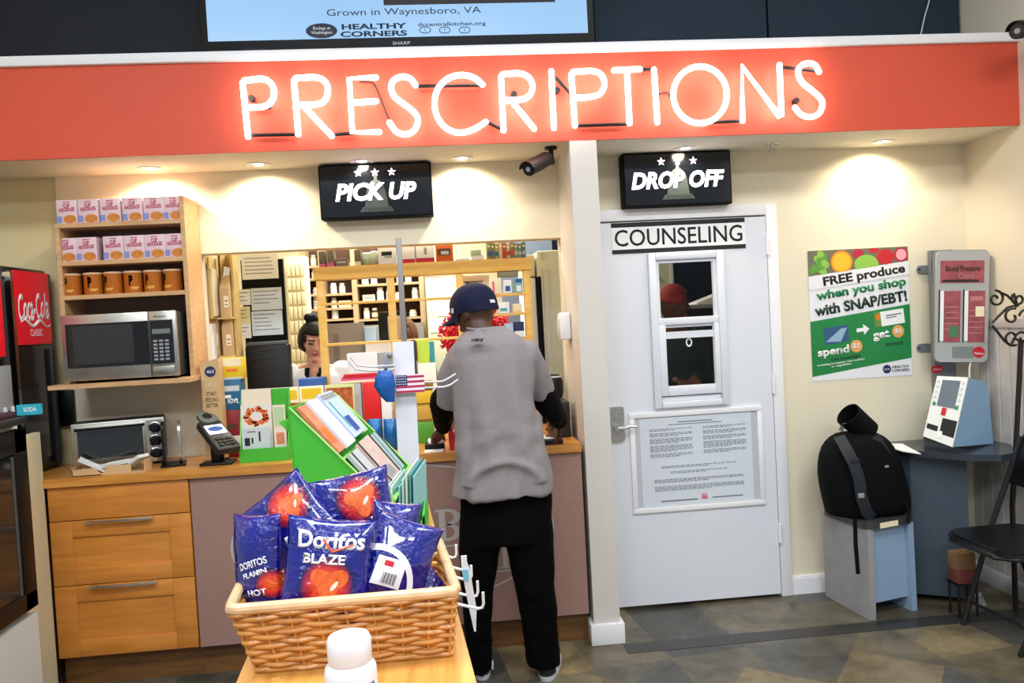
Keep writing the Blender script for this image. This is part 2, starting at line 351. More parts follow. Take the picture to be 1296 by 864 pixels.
# ================================================================ neon sign
M_neon = mat('neon_white', '#fff1ea', 0.4, emit=8.0); M_bo = mat('blockout_paint', '#0c0808', 0.6); M_cab = mat('wire_black', '#141010', 0.6)
YN = YF-0.055
ns = thing('neon_sign', 'glowing white neon PRESCRIPTIONS sign on the coral fascia', 'neon sign', (0.1, YF, 2.62))
def nl(*paths):
    b = MB()
    for p in paths:
        q = [at(x, y, Y=YN) for x, y in p]; b.tube(q, 0.0128, n=10)
        for e in (q[0], q[-1]): b.ball(e, 0.0128, n=6)
    b.build('letter_tube', M_neon, ns)
def cv(pts, n=6):
    """smooth curve through pixel points (Catmull-Rom)"""
    out = []; P = [V((*p, 0)) for p in pts]; P = [P[0]*2-P[1]] + P + [P[-1]*2-P[-2]]
    for i in range(1, len(P)-2):
        for k in range(n):
            t = k/n; a, b_, c, d = P[i-1:i+3]
            q = 0.5*((2*b_) + (c-a)*t + (2*a-5*b_+4*c-d)*t*t + (3*b_-a-3*c+d)*t**3); out.append((q.x, q.y))
    return out + [(P[-2].x, P[-2].y)]
nl([(314, 173), (307, 104)] + cv([(309, 102), (333, 100), (344, 107), (347, 118), (343, 129), (333, 135), (316, 136)]))
nl([(377.5, 170), (372, 101)] + cv([(374, 99), (400, 98), (412, 104), (415, 115), (411, 127), (400, 132), (378, 133)]), [(386, 136), (420, 172)])
nl([(476, 98), (442, 99.5), (446, 167.5), (480, 167)], [(444, 130), (476, 128)])
nl(cv([(526, 108), (520, 100), (510, 97), (499, 101), (495, 111), (500, 123), (513, 133), (525, 143), (529, 153), (524, 165), (513, 170), (501, 166), (493, 155)]))
nl(cv([(610.7, 107), (599, 98), (583, 95), (566, 100), (554, 113), (550, 131), (554, 149), (566, 163), (583, 168), (601, 163), (615, 154)]))
nl([(637.3, 165), (634, 96)] + cv([(636, 94), (658, 93), (670, 99), (674, 110), (670, 121), (659, 126), (639, 127)]), [(648, 128), (676, 163)])
nl([(697.7, 90), (701, 162)])
nl([(727.7, 159), (723, 93)] + cv([(725, 91), (750, 90), (761, 95), (765, 106), (761, 117), (750, 122), (728, 124)]))
nl([(777, 89), (810, 87.5)], [(793.5, 89), (796.7, 156)])
nl([(827.7, 88), (832, 155)])
nl([(886+34*math.cos(R(a+6)), 120-36*math.sin(R(a+6))) for a in range(0, 361, 12)])
nl([(940, 153), (939, 84), (987, 148), (987, 82)][:3] + [(989, 147), (986.5, 82)])
nl(cv([(1036.7, 91), (1032, 83), (1024, 80), (1014, 83), (1010, 92), (1015, 104), (1027, 114), (1037, 123), (1041, 131), (1037, 143), (1026, 148), (1014, 145), (1006, 136)]))
for p in (((317, 171), (373, 170)), ((318, 137.5), (343, 136)), ((421, 170.5), (452, 168)), ((528, 109), (610, 108)), ((617, 155), (634, 163)), ((703, 98), (722, 118)), ((730, 159), (795, 157)), ((812, 88), (826, 88)), ((897, 155), (938, 153)), ((989, 85), (1034, 90)), ((1006, 138), (1026, 150))):
    b = MB(); b.tube([at(*p[0], Y=YN+0.02), at(*p[1], Y=YN+0.02)], 0.008); b.build('blackout_tube', M_bo, ns)
for x, y in ((320, 126), (650, 121), (704, 116), (1005, 129)):
    b = MB(); c = at(x, y, Y=YF); b.cyl(c, c+V((0, -0.03, 0)), 0.014, n=12); b.build('electrode_housing', M_bo, ns)
for p in ([(455, 103), (470, 104), (478, 115), (492, 150), (502, 164)], [(650, 121), (655, 128), (662, 140)], [(831, 120), (846, 118), (856, 138), (878, 156)], [(320, 126), (328, 134), (340, 136)]):
    MB().tube([at(x, y, Y=YF-0.012) for x, y in cv(p)], 0.0035).build('wire', M_cab, ns)

# ================================================================ lights in the soffit
M_lens = mat('downlight_lens', '#fff6e0', 0.5, emit=12.0)
wls = ['first downlight from the left in the soffit, over the shelf of noodle boxes', 'round recessed downlight left of the illuminated PICK UP sign', 'round recessed downlight just above the illuminated PICK UP sign', 'round recessed downlight between the PICK UP sign and the bullet camera', 'round recessed downlight just above the illuminated DROP OFF sign', 'round recessed downlight at the right end, above the produce poster']
for (x, y, wt), lb in zip(((190, 213, 20), (327, 208, 17), (458, 204, 11), (585, 200, 17), (867, 187.5, 10), (1117, 179, 16)), wls):
    c = at(x, y, Z=ZS); c.z = ZS; t = thing('recessed_downlight', lb, 'downlight', c, 'downlights in the soffit')
    MB().lathe([(0.036, -0.002), (0.058, -0.004), (0.058, 0.001), (0.036, 0.001)], c).build('trim_ring', M_trim, t)
    MB().lathe([(0.036, -0.0015), (0.0, -0.003)][::-1], c).build('lens', M_lens, t)
    spot(c+V((0, 0, -0.012)), wt, c+V((0.0, 0.07, -0.4)))
c = at(977, 183, Z=ZS); c.z = ZS; t = thing('fire_sprinkler', 'small chrome fire sprinkler head under the soffit', 'sprinkler', c)
MB().lathe([(0.032, -0.004), (0.034, 0.0), (0.01, 0.0)], c).build('escutcheon', M_chrome, t)
b = MB(); b.cyl(c, c+V((0, 0, -0.022)), 0.008)
for s in (-1, 1): b.tube([c+V((s*0.006, 0, -0.018)), c+V((s*0.014, 0, -0.03)), c+V((s*0.003, 0, -0.042))], 0.0025)
b.build('sprinkler_body', M_chrome, t); MB().lathe([(0.016, -0.043), (0.016, -0.041)], c).build('deflector', M_chrome, t)

# ================================================================ illuminated signs
M_lit = mat('lit_white_letter', '#f4f6ff', 0.4, emit=3.2); M_panel = mat('gloss_black_panel', '#070a0f', 0.14); M_litr = mat('lit_red_star', '#ff5c74', 0.4, emit=2.2); M_dome = mat('grey_green_dome', '#3a4440', 0.6)
def lightbox(word, label, x0, x1, z0, z1):
    cx, cz = (x0+x1)/2, (z0+z1)/2; w, h = x1-x0, z1-z0; t = thing('lightbox_sign', label, 'sign', (cx, YW, z0), 'pharmacy light boxes'); fr = WALLF(cx, 3.975, cz)
    MB().box(-w/2, w/2, -h/2, h/2, -0.09, 0, bev=0.004, fr=fr).build('housing', M_blackm, t)
    MB().box(-w/2+0.008, w/2-0.008, -h/2+0.008, h/2-0.008, 0, 0.003, fr=fr).build('face_panel', M_panel, t)
    b = MB(); d = 0.0035; k = w/0.56
    b.prism(fr, [(-0.085*k, -0.105), (0.085*k, -0.105), (0.068*k, -0.08), (-0.068*k, -0.08)], d, d+0.001)
    b.prism(fr, [(-0.058*k, -0.08), (0.058*k, -0.08), (0.052*k, -0.03), (-0.052*k, -0.03)], d, d+0.0012)
    b.prism(fr, [(0.05*k*math.cos(R(a)), -0.03+0.085*math.sin(R(a))) for a in range(0, 181, 12)], d, d+0.0011); b.box(-0.008, 0.008, 0.05, 0.085, d, d+0.001, fr=fr)
    b.build('dome_print', M_dome, t)
    b = MB(); [b.box(-0.06+i*0.0133, -0.053+i*0.0133, -0.1, -0.084, d+0.0012, d+0.0018, fr=fr) for i in range(10)]; b.build('column_print', M_ink, t)
    for i in (-1, 0, 1):
        b = MB(); star(fr, i*0.083*k, 0.09, 0.021, b, d+0.001, d+0.003); st = b.build('star', M_lit, t)
        if i >= 0 or k > 1: b = MB(); star(fr.sub(0.004, -0.002), i*0.083*k, 0.09, 0.013, b, d+0.0031, d+0.0036); b.build('star_centre', M_litr, st)
    lt = text(word, fr.sub(0, -0.005, 0, 0), w*0.72 if k < 1.01 else w*0.86, 0.088, M_lit, t, bold=0.035, shear=0.22, d=0.006, ext=0.002); lt['label'] = 'glowing white italic lettering'
    return t
lightbox('PICK UP', 'black light box reading PICK UP above the service window', -0.589, -0.027, 2.128, 2.397)
lightbox('DROP OFF', 'black light box reading DROP OFF above the white door', 0.957, 1.531, 2.124, 2.40)
# ---------------------------------------------------------------- paper sign on door
t = thing('door_sign', 'white paper COUNSELING sign with black bars taped to the door top', 'sign', (1.253, 4.03, 1.89)); fr = WALLF(1.2535, 4.0335, 1.973)
MB().box(-0.361, 0.361, -0.082, 0.082, 0, 0.0015, fr=fr).build('sheet', M_paper, t)
b = MB(); b.box(-0.361, 0.361, 0.056, 0.080, 0.0015, 0.0022, fr=fr); b.box(-0.361, 0.361, -0.082, -0.06, 0.0015, 0.0022, fr=fr); b.build('border_bar', M_ink, t)
text('COUNSELING', fr.sub(0, 0), 0.69, 0.088, M_ink, t, bold=0.008, d=0.0016)
# ---------------------------------------------------------------- framed notice
P0 = at(798, 524, Y=4.03); P1 = at(970, 637, Y=4.03); cx, cz = (at(797, 587, Y=4.03).x+at(968, 575, Y=4.03).x)/2, (at(880, 517, Y=4.03).z+at(888, 645, Y=4.03).z)/2
t = thing('legal_notice', 'white framed legal notice screwed to the lower half of the door', 'notice', (cx, 4.03, cz-0.27)); fr = WALLF(cx, d0, cz); W2, H2 = 0.362, 0.268
b = MB(); b.box(-W2, W2, H2-0.028, H2, 0, 0.012, bev=0.003, fr=fr); b.box(-W2, W2, -H2, -H2+0.028, 0, 0.012, bev=0.003, fr=fr); b.box(-W2, -W2+0.028, -H2+0.0281, H2-0.0281, 0, 0.012, bev=0.003, fr=fr); b.box(W2-0.028, W2, -H2+0.0281, H2-0.0281, 0, 0.012, bev=0.003, fr=fr)
b.build('frame', M_trim, t); MB().box(-W2+0.02, W2-0.02, -H2+0.02, H2-0.02, 0, 0.002, fr=fr).build('backing', mat('notice_backing', '#b9bec4', 0.6), t)
pp = MB().box(-W2+0.055, W2-0.06, -H2+0.03, H2-0.032, 0.002, 0.004, fr=fr).build('notice_sheet', mat('notice_paper', '#cfd6de', 0.7), t)
b = MB(); rn = random.Random(3)
def para(x0, x1, y, n, h=0.0035, st=0.0072):
    for i in range(n):
        x = x0
        while x < (x1 if i < n-1 else x0+(x1-x0)*0.6):
            wd = rn.uniform(0.008, 0.028); b.box(x, min(x+wd, x1), y-i*st, y-i*st+h, 0.004, 0.0047, fr=fr); x += wd+0.005
    return y-n*st-0.008
b.box(-0.10, 0.09, 0.205, 0.210, 0.004, 0.0047, fr=fr); b.box(-0.15, 0.14, 0.193, 0.197, 0.004, 0.0047, fr=fr)
y = 0.172
for n in (2, 3, 4, 5, 3): y = para(-0.255, -0.025, y, n)
y = 0.172
for n in (2, 3, 3, 5, 3): y = para(0.035, 0.27, y, n)
para(-0.2, 0.21, -0.028, 2); para(-0.15, 0.16, -0.058, 2); y = para(-0.24, 0.25, -0.098, 3); para(-0.24, 0.25, -0.135, 4); b.box(-0.21, -0.01, -0.215, -0.208, 0.004, 0.0047, fr=fr); b.box(0.07, 0.24, -0.211, -0.205, 0.004, 0.0047, fr=fr)
b.build('print', M_inkg, pp)
b = MB(); [b.box(0.012, 0.045, -0.212+i*0.01, -0.206+i*0.01, 0.004, 0.005, fr=fr) for i in range(2)]; [b.disc(fr, 0.018+i*0.01, -0.188, 0.004, 0.004, 0.005, n=8) for i in range(3)]; b.build('flag_mark', M_red, pp)

# ---------------------------------------------------------------- poster
cx, cz = (1.970+2.539)/2, (1.862+1.155)/2; W2, H2 = 0.2845, 0.353; fr = WALLF(cx, YW, cz)
t = thing('poster', 'green and white FREE produce poster with fruit photo on the cream wall', 'poster', (cx, YW, 1.155))
MB().box(-W2, W2, -H2, H2, 0.001, 0.003, fr=fr).build('sheet', mat('poster_paper', '#e6e6ea', 0.45), t)
b = MB(); b.prism(fr, [(-W2, 0.215), (W2, 0.275), (W2, H2), (-W2, H2)], 0.003, 0.0035, m=0)
for i in range(16):
    x, y = rn.uniform(-0.27, -0.18), rn.uniform(0.235, 0.335); b.disc(fr, x, y, 0.019, 0.0035, 0.004+0.0001*i, m=1+i % 2, n=14)
b.disc(fr, -0.095, 0.285, 0.062, 0.0036, 0.0045, m=3); b.disc(fr, -0.095, 0.285, 0.052, 0.0045, 0.0048, m=4)
b.disc(fr, 0.045, 0.268, 0.068, 0.0037, 0.0046, m=2, ry=0.05); b.disc(fr, 0.155, 0.302, 0.05, 0.0036, 0.0047, m=5, ry=0.042); b.disc(fr, 0.0, 0.325, 0.033, 0.0036, 0.0041, m=6, ry=0.026); b.disc(fr, 0.245, 0.31, 0.04, 0.0036, 0.005, m=6); b.disc(fr, 0.245, 0.31, 0.03, 0.005, 0.0054, m=7); b.disc(fr, 0.09, 0.34, 0.03, 0.0036, 0.0041, m=5, ry=0.013)
b.prism(fr, [(-W2-0.001, 0.14), (W2+0.001, 0.2), (W2+0.001, 0.272), (-W2-0.001, 0.212)], 0.0055, 0.0057, m=8)
b.build('fruit_photo', [mat('fruit_bg', '#6d6a55', .6), mat('grape_a', '#5f9a3c', .5), mat('grape_b', '#8cbf4a', .5), mat('orange_peel', '#f08a10', .5), mat('orange_pulp', '#f7b92c', .5), mat('tomato', '#c01f2a', .5), mat('berry', '#b32043', .5), mat('melon', '#e8a0a8', .5), mat('poster_paper')], t)
b = MB(); b.prism(fr, [(-W2, -0.33), (W2, -0.257), (W2, 0.038), (-W2, -0.03)], 0.003, 0.0036); b.build('green_panel', mat('poster_green', '#12803f', 0.5, var=0.2, vscale=3), t)
for s_, y_, m_, w_, x_ in (('FREE produce', 0.203, M_ink, 0.47, 0.03), ('when you shop', 0.13, mat('poster_text_green', '#0d7a4a', .5), 0.515, 0.01), ('with SNAP/EBT!', 0.056, mat('poster_text_dark', '#0a2f24', .5), 0.53, 0.005)):
    text(s_, fr.sub(x_, y_, 0, R(6.5)), w_, 0.064 if 'S' not in s_ else 0.06, m_, t, bold=0.035, d=0.0058)
text('spend', fr.sub(-0.16, -0.2, 0, R(5)), 0.18, 0.058, M_paper, t, bold=0.03, d=0.004); text('get', fr.sub(0.115, -0.128, 0, R(5)), 0.095, 0.055, M_paper, t, bold=0.03, d=0.004)
for x, y in ((-0.03, -0.176), (0.212, -0.108)):
    MB().disc(fr, x, y, 0.034, 0.0036, 0.0045).build('price_disc', mat('price_orange', '#e0a25a', .5), t); text('$5', fr.sub(x, y), 0.04, 0.03, M_paper, t, bold=0.02, d=0.0048)
b = MB(); b.prism(fr.sub(-0.14, -0.108, 0, R(6)), [(-0.07, -0.045), (0.07, -0.045), (0.07, 0.045), (-0.07, 0.045)], 0.0036, 0.0042); pc = b.build('card_picture', mat('card_blue', '#2d5580', .4), t)
b = MB(); b.prism(fr.sub(-0.14, -0.108, 0, R(6)), [(-0.065, -0.03), (0.03, 0.03), (0.065, 0.03), (0.02, -0.04)], 0.0042, 0.0046); b.build('card_glare', mat('card_pale', '#8fb0c8', .4), pc)
b = MB(); fq = fr.sub(0.165, -0.032, 0, R(6)); b.box(-0.085, 0.085, -0.04, 0.04, 0.0037, 0.0042, fr=fq); vc = b.build('voucher_picture', M_paper, t)
patches(fq.sub(0, 0, 0.0042), [(-0.085, -0.05, -0.04, 0.04, 0), (-0.075, -0.055, 0, 0.03, 1), (-0.02, 0.07, 0.012, 0.018, 2), (-0.02, 0.04, 0.0, 0.005, 2)]).build('voucher_print', [mat('veg', '#6d8a3a', .5), M_orange, M_inkg], vc)
b = MB(); b.prism(fr.sub(0.01, -0.088, 0, R(5)), [(-0.035, -0.01), (0.005, -0.01), (0.005, -0.03), (0.038, 0), (0.005, 0.03), (0.005, 0.01), (-0.035, 0.01)], 0.0037, 0.0044); b.build('arrow', M_paper, t)
for s_, x_, y_, w_ in (('ON SNAP/EBT', -0.09, -0.236, 0.17), ('PRODUCE', 0.187, -0.175, 0.1)): text(s_, fr.sub(x_, y_, 0, R(4)), w_, 0.018, mat('poster_text_dark'), t, bold=0.02, d=0.004)
text('including in-season, low sodium\nor vegetables', fr.sub(-0.12, -0.268, 0, R(5)), 0.27, 0.03, M_paper, t, bold=0.01, d=0.004)
MB().disc(fr, 0.14, -0.312, 0.024, 0.003, 0.0036).build('logo_disc', M_navy, t); text('HEALTHY\nCORNERS', fr.sub(0.218, -0.312), 0.1, 0.034, M_ink, t, bold=0.02, d=0.0035); text('DCCK', fr.sub(0.14, -0.312), 0.032, 0.009, M_paper, t, d=0.0038)

# ---------------------------------------------------------------- TV
M_scr = mat('screen_blue', '#8fb9e0', 0.3, emit=0.8, ebase='#101820')
x0, x1, z0 = -1.083, 0.822, 2.905; cx = (x0+x1)/2; fr = F((cx, 3.86, z0+0.55)); t = thing('television', 'large black flat screen television above the fascia showing a pale blue slide', 'television', (cx, 3.9, z0)); W2, H2 = (x1-x0)/2, 0.55
MB().box(-W2, W2, -H2, H2, -0.05, 0, bev=0.006, fr=fr).build('bezel', M_black, t)
sc = MB().box(-W2+0.035, W2-0.035, -H2+0.075, H2-0.035, 0, 0.002, fr=fr).build('screen', M_scr, t); M_st = mat('slide_text', '#16263e', 0.5, emit=0.0)
def tvp(px, py): p = at(px, py, Y=3.858); return p.x-cx, p.z-(z0+0.55)
def tvt(s_, px, py, w_, h_, bold=0.0, m=M_st): x, y = tvp(px, py); text(s_, fr.sub(x, y), w_, h_, m, sc, bold=bold, d=0.0024)
tvt('Grown in Waynesboro, VA', 512, 15.5, 0.745, 0.042); tvt('HEALTHY\nCORNERS', 473, 38, 0.32, 0.062, 0.03); tvt('dccentralkitchen.org', 572, 31, 0.33, 0.024, 0.01)
x, y = tvp(407, 39); b = MB(); b.disc(fr, x, y, 0.075, 0.002, 0.0026, ry=0.036); b.build('logo_oval', mat('slide_navy', '#0c1c33', .5), sc); text('Bodega at\nWashington', fr.sub(x, y), 0.1, 0.04, M_paper, sc, d=0.003)
for px_, s_ in ((538, 't'), (563, 'f'), (588, 'o')):
    x, y = tvp(px_, 38); b = MB(); b.tube([fr.p(x+0.027*math.cos(2*PI*i/20), y+0.015*math.sin(2*PI*i/20), 0.003) for i in range(20)], 0.002, n=5, closed=True); b.build('icon_ring', M_st, sc); text(s_, fr.sub(x, y), 0.008, 0.014, M_st, sc, d=0.0024)
x, y = tvp(595, 2); MB().box(x-0.42, x+0.42, y-0.01, y+0.6, 0.002, 0.0026, fr=fr).build('slide_photo', mat('slide_dark', '#2a1c1e', .5, var=0.5, vscale=10), sc)
text('SHARP', fr.sub(*tvp(508, 54.5)), 0.085, 0.016, M_lgrey, t, bold=0.02, d=0.001)
c = at(321, 63, Y=3.72); b = MB(); b.box(c.x-0.062, c.x+0.062, 3.69, 3.75, 2.856, 2.892, bev=0.005); t2 = b.build('media_box', M_black); tag(t2, 'small black sensor bar sitting on the white ledge under the television', 'sensor bar')
b = MB(); b.tube([at(x, y, Y=4.03) for x, y in cv([(1179, -30), (1176, 0), (1170, 22), (1165, 46)])], 0.003, n=6); tag(b.build('cable', M_trim), 'thin white cord hanging down the navy upper wall', 'cord')
def bullet(name, label, p_mount, p_base, tail, nose, r):
    t = thing(name, label, 'camera', p_mount); d = (V(nose)-V(tail)).normalized()
    up = V((0, 0, 1)); b = MB(); ax = (V(p_base)-V(p_mount)).normalized(); b.cyl(V(p_mount), V(p_mount)+ax*0.012, r*0.95); b.build('mount_plate', M_black, t)
    b = MB(); m_ = V(tail).lerp(V(nose), 0.25); b.tube([V(p_mount)+ax*0.01, V(p_base), m_], [r*0.4, r*0.4, r*0.35]); b.ball(p_base, r*0.55, n=8); b.build('bracket_arm', M_black, t)
    b = MB(); b.tube([V(tail), V(tail).lerp(V(nose), 0.06), V(tail).lerp(V(nose), 0.5), V(nose)], [r*0.5, r*0.85, r, r*1.02], n=18); b.build('camera_barrel', M_dgrey if 0 else M_black, t)
    b = MB(); e = d.cross(up).normalized(); h = e.cross(d); L0, L1 = V(tail).lerp(V(nose), 0.2), V(nose)+d*r*0.55
    a = [e*math.cos(R(q))*r*1.18 + h*math.sin(R(q))*r*1.18 for q in range(10, 171, 16)]; a2 = [k*1.06 for k in a]
    b.loft([[L0+k for k in a]+[L0+k for k in a2[::-1]], [L1+k for k in a]+[L1+k for k in a2[::-1]]]); b.build('sun_shield', M_black, t)
    b = MB(); b.cyl(V(nose), V(nose)+d*0.003, r*0.85, n=18); ln = b.build('lens_window', mat('dark_lens', '#23262b', 0.1), t); b = MB(); b.cyl(V(nose)+d*0.003, V(nose)+d*0.006, r*0.35); b.build('lens', M_grey, ln)
pm = at(697, 186, Z=ZS); pm.z = ZS
bullet('security_camera', 'black bullet security camera hanging under the soffit beside the pillar', pm, pm+V((0, 0, -0.07)), at(697, 200, Y=3.70), at(669, 214, Y=3.56), 0.032)
bullet('security_camera', 'black bullet security camera on the right wall at the end of the fascia', (XR, 3.42, 2.83), (XR-0.05, 3.42, 2.83), (2.80, 3.44, 2.80), (2.66, 3.36, 2.765), 0.036)

# ================================================================ service counter
XC0, XC1, XCM = -1.92, 0.612, -1.212
M_taupe = mat('taupe_laminate', '#9a776c', 0.55, var=0.05, vscale=40); M_toe = wood('brown_plinth', '#5b3a1c', '#7d5528', (1, 8, 8), 0.5, 0.1)
tp = MB(); tp.prism(F((0, 0, 0), (1, 0, 0), (0, 1, 0)), [(XC0, YF), (XC1, YF), (XC1, 4.40), (XO0+0.004, 4.40), (XO0+0.004, YW-0.003), (XC0, YW-0.003)], 0.934, 0.974)
tag(tp.build('countertop', M_counter), 'long orange oak service countertop running along the PICK UP window', 'countertop')
t = thing('counter_front', 'taupe laminate counter front with a pale oval emblem behind the customer', 'counter', (-0.3, 3.7, 0))
MB().box(XCM+0.004, XC1, YF+0.02, YF+0.04, 0.147, 0.933).build('front_panel', M_taupe, t); MB().box(XCM, XC1, YF+0.07, YF+0.085, 0.0, 0.147).build('plinth', M_toe, t)
em = at(500, 680, Y=YF+0.02); fe = F((em.x, YF+0.02, em.z)); M_emb = mat('pale_grey_emblem', '#b4aca8', 0.6)
b = MB(); rx, ry = 0.755, 0.345
out = [(rx*math.cos(2*PI*i/72), ry*math.sin(2*PI*i/72)) for i in range(72)]
b.loft([[fe.p(x*k, y*q, d) for k, q, d in ((1, 1, 0.0005), (1, 1, 0.0015), (0.986, 0.97, 0.0015), (0.986, 0.97, 0.0005))] for x, y in out], closed=True)
eo = b.build('oval_emblem', M_emb, t)
def epx(px, py): p = at(px, py, Y=YF+0.02); return p.x-em.x, p.z-em.z
def serif(ch, px, py, h):
    x, y = epx(px, py); b = MB(); s = h; fr = fe.sub(x, y, 0.0006)
    if ch == 'I':
        b.box(-s*0.1, s*0.1, -s/2, s/2, 0, 0.001, fr=fr)
        for k in (-1, 1): b.box(-s*0.24, s*0.24, k*s/2-0.006*(k > 0)-0.0, k*s/2+0.006*(k < 0)+0.0, 0, 0.0012, fr=fr)
    elif ch == 'B':
        b.box(-s*0.3, -s*0.1, -s/2, s/2, 0, 0.001, fr=fr); b.box(-s*0.4, 0, s/2-0.012, s/2, 0, 0.0011, fr=fr); b.box(-s*0.4, 0, -s/2, -s/2+0.012, 0, 0.0011, fr=fr)
        for cy, r_ in ((s*0.24, s*0.26), (-s*0.23, s*0.27)):
            o = arc(-s*0.04, cy, s*0.42, r_, -90, 90, 14); i_ = arc(-s*0.04, cy, s*0.2, r_-0.014, -90, 90, 14)
            for k in range(14): b.prism(fr, [o[k], o[k+1], i_[k+1], i_[k]], 0, 0.0012)
    else:
        o = arc(0, 0, s*0.42, s*0.5, 0, 360, 24); i_ = arc(0, 0, s*0.22, s*0.42, 0, 360, 24)
        for k in range(24): b.prism(fr, [o[k], o[k+1], i_[k+1], i_[k]], 0, 0.0012)
    return b.build('emblem_letter', M_emb, eo, smooth=False)
serif('B', 568, 664, 0.152); serif('O', 557, 706, 0.11); serif('I', 639, 704, 0.108)
b = MB()
for (x0, y0), (x1, y1) in (((553, 692), (640, 684)), ((628, 723), (662, 720)), ((628, 687), (648, 685.5))):
    a0, a1 = epx(x0, y0), epx(x1, y1); b.hull8([fe.p(a0[0], a0[1]-0.004, 0.0006), fe.p(a1[0], a1[1]-0.004, 0.0006), fe.p(a1[0], a1[1]+0.004, 0.0006), fe.p(a0[0], a0[1]+0.004, 0.0006)], [fe.p(a0[0], a0[1]-0.004, 0.0014), fe.p(a1[0], a1[1]-0.004, 0.0014), fe.p(a1[0], a1[1]+0.004, 0.0014), fe.p(a0[0], a0[1]+0.004, 0.0014)])
b.build('emblem_rule', M_emb, eo)
# drawer cabinet
t = thing('drawer_cabinet', 'birch cabinet with three drawer fronts under the left end of the counter', 'cabinet', (-1.52, 3.7, 0)); DX0, DX1 = -1.836, XCM
MB().box(DX0+0.002, DX1-0.002, YF+0.035, 4.06, 0.147, 0.933).build('carcass', M_drawer, t); MB().box(DX0, DX1, YF+0.07, YF+0.085, 0, 0.147).build('plinth', M_toe, t)
for i, (z0, z1) in enumerate(((0.778, 0.93), (0.481, 0.774), (0.150, 0.477))):
    dw = MB(); fr = F(((DX0+DX1)/2, YF+0.035, (z0+z1)/2)); w2, h2 = (DX1-DX0)/2-0.003, (z1-z0)/2
    if i == 0: dw.box(-w2, w2, -h2, h2, 0, 0.02, bev=0.002, fr=fr)
    else:
        s = 0.095; r_ = 0.075
        dw.box(-w2, -w2+s, -h2, h2, 0, 0.02, bev=0.0015, fr=fr); dw.box(w2-s, w2, -h2, h2, 0, 0.02, bev=0.0015, fr=fr); dw.box(-w2+s, w2-s, h2-r_, h2, 0, 0.02, bev=0.0015, fr=fr); dw.box(-w2+s, w2-s, -h2, -h2+r_, 0, 0.02, bev=0.0015, fr=fr); dw.box(-w2+s, w2-s, -h2+r_, h2-r_, 0, 0.012, fr=fr)
    o = dw.build('drawer', M_drawer, t)
    if i:
        b = MB(); b.box(-0.15, 0.15, h2-0.012, h2-0.001, 0.035, 0.045, bev=0.002, fr=fr)
        for k in (-1, 1): b.box(k*0.12-0.005, k*0.12+0.005, h2-0.011, h2-0.002, 0.02, 0.036, fr=fr)
        b.build('bar_handle', M_steel, o)
# left end panel and its little return top
t = thing('end_panel', 'tall wood-edged end panel standing left of the drawer cabinet', 'panel', (-1.857, 3.55, 0))
MB().box(-1.872, -1.842, 3.435, 3.66, 0, 1.19).build('board', mat('cream_laminate', '#d8cba8', 0.5), t); MB().box(-1.873, -1.841, 3.428, 3.435, 0, 1.19).build('edge_strip', M_counter, t)
tag(MB().box(-2.69, -1.925, 3.44, 4.06, 0.0, 0.974, bev=0.003).build('side_counter', M_counter), 'short oak side counter carrying the red-panelled drink cooler', 'counter')

# ---------------------------------------------------------------- drink coolers on the left
M_cred = mat('cola_red', '#cf0f22', 0.35, emit=0.18); M_cbody = mat('cooler_black', '#101012', 0.3); M_cglass = mat('cooler_glass', '#1b1c1e', 0.08, coat=0.3)
def cooler(label, y0, y1, z0, z1, first):
    t = thing('drink_cooler', label, 'cooler', (-2.2, (y0+y1)/2, z0)); X = -1.925
    MB().box(-2.5, X-0.03, y0, y1, z0, z1, bev=0.012).build('housing', M_cbody, t); fr = F((X, (y0+y1)/2, 0), (0, 1, 0)); w2 = (y1-y0)/2-0.012
    d = MB(); d.box(-w2, w2, z0+0.03, z1-0.02, -0.03, -0.004, bev=0.004, fr=fr); d = d.build('door', M_cbody, t)
    MB().box(-w2+0.02, w2-0.05, z0+0.07, z1-0.37, -0.004, -0.001, fr=fr).build('door_glass', M_cglass, d)
    b = MB(); b.box(-w2-0.006, -w2+0.012, z0+0.03, z1-0.03, -0.03, 0.004, fr=fr); b.box(-w2+0.016, -w2+0.022, z0+0.03, z1-0.03, -0.01, 0.002, fr=fr); b.build('door_trim', M_chrome, d)
    MB().rprism(fr, -w2+0.024, w2-0.045, z1-0.36, z1-0.02, -0.004, 0.004, 0.008).build('sign_panel', M_cred, t)
    return t, fr, w2
t, fr, w2 = cooler('black drink cooler with a red and white cola panel beside the shelf unit', 3.655, 4.05, 0.974, 1.945, 1)
text('Coca-Cola', F(fr.p(-0.01, 1.76, 0.0), fr.R+fr.U*0.05, fr.U), 0.27, 0.13, M_paper, t, bold=0.02, shear=0.25, d=0.005)
b = MB(); q = [(-0.13+i*0.013, 1.688+0.014*math.sin(i*0.62)-0.0005*i) for i in range(21)]; b.tube([fr.p(x, y, 0.005) for x, y in q], [0.002+0.006*math.sin(PI*i/20) for i in range(21)], n=6); b.build('ribbon_mark', M_paper, t)
text('CLASSIC', fr.sub(0.0, 1.64), 0.11, 0.033, M_paper, t, d=0.005)
b = MB(); b.box(0.10, 0.125, 1.0, 1.56, -0.004, 0.02, bev=0.006, fr=fr); b.build('door_handle', M_dgrey, t)
p = at(41.5, 575, X=-1.925); MB().box(p.y-fr.O.y-0.05, p.y-fr.O.y+0.035, p.z-0.025, p.z+0.03, -0.002, 0.001, fr=fr.sub(0, 0, 0.002)).build('spec_label', M_paper, t)
t, fr, w2 = cooler('second black drink cooler with a red panel, cut off by the left edge', 3.31, 3.640, 0.976, 1.90, 0)
b = MB(); b.box(0.0, 0.13, 1.30, 1.50, -0.001, 0.01, bev=0.004, fr=fr); b.build('door_plate', M_grey, t)
b = MB(); 
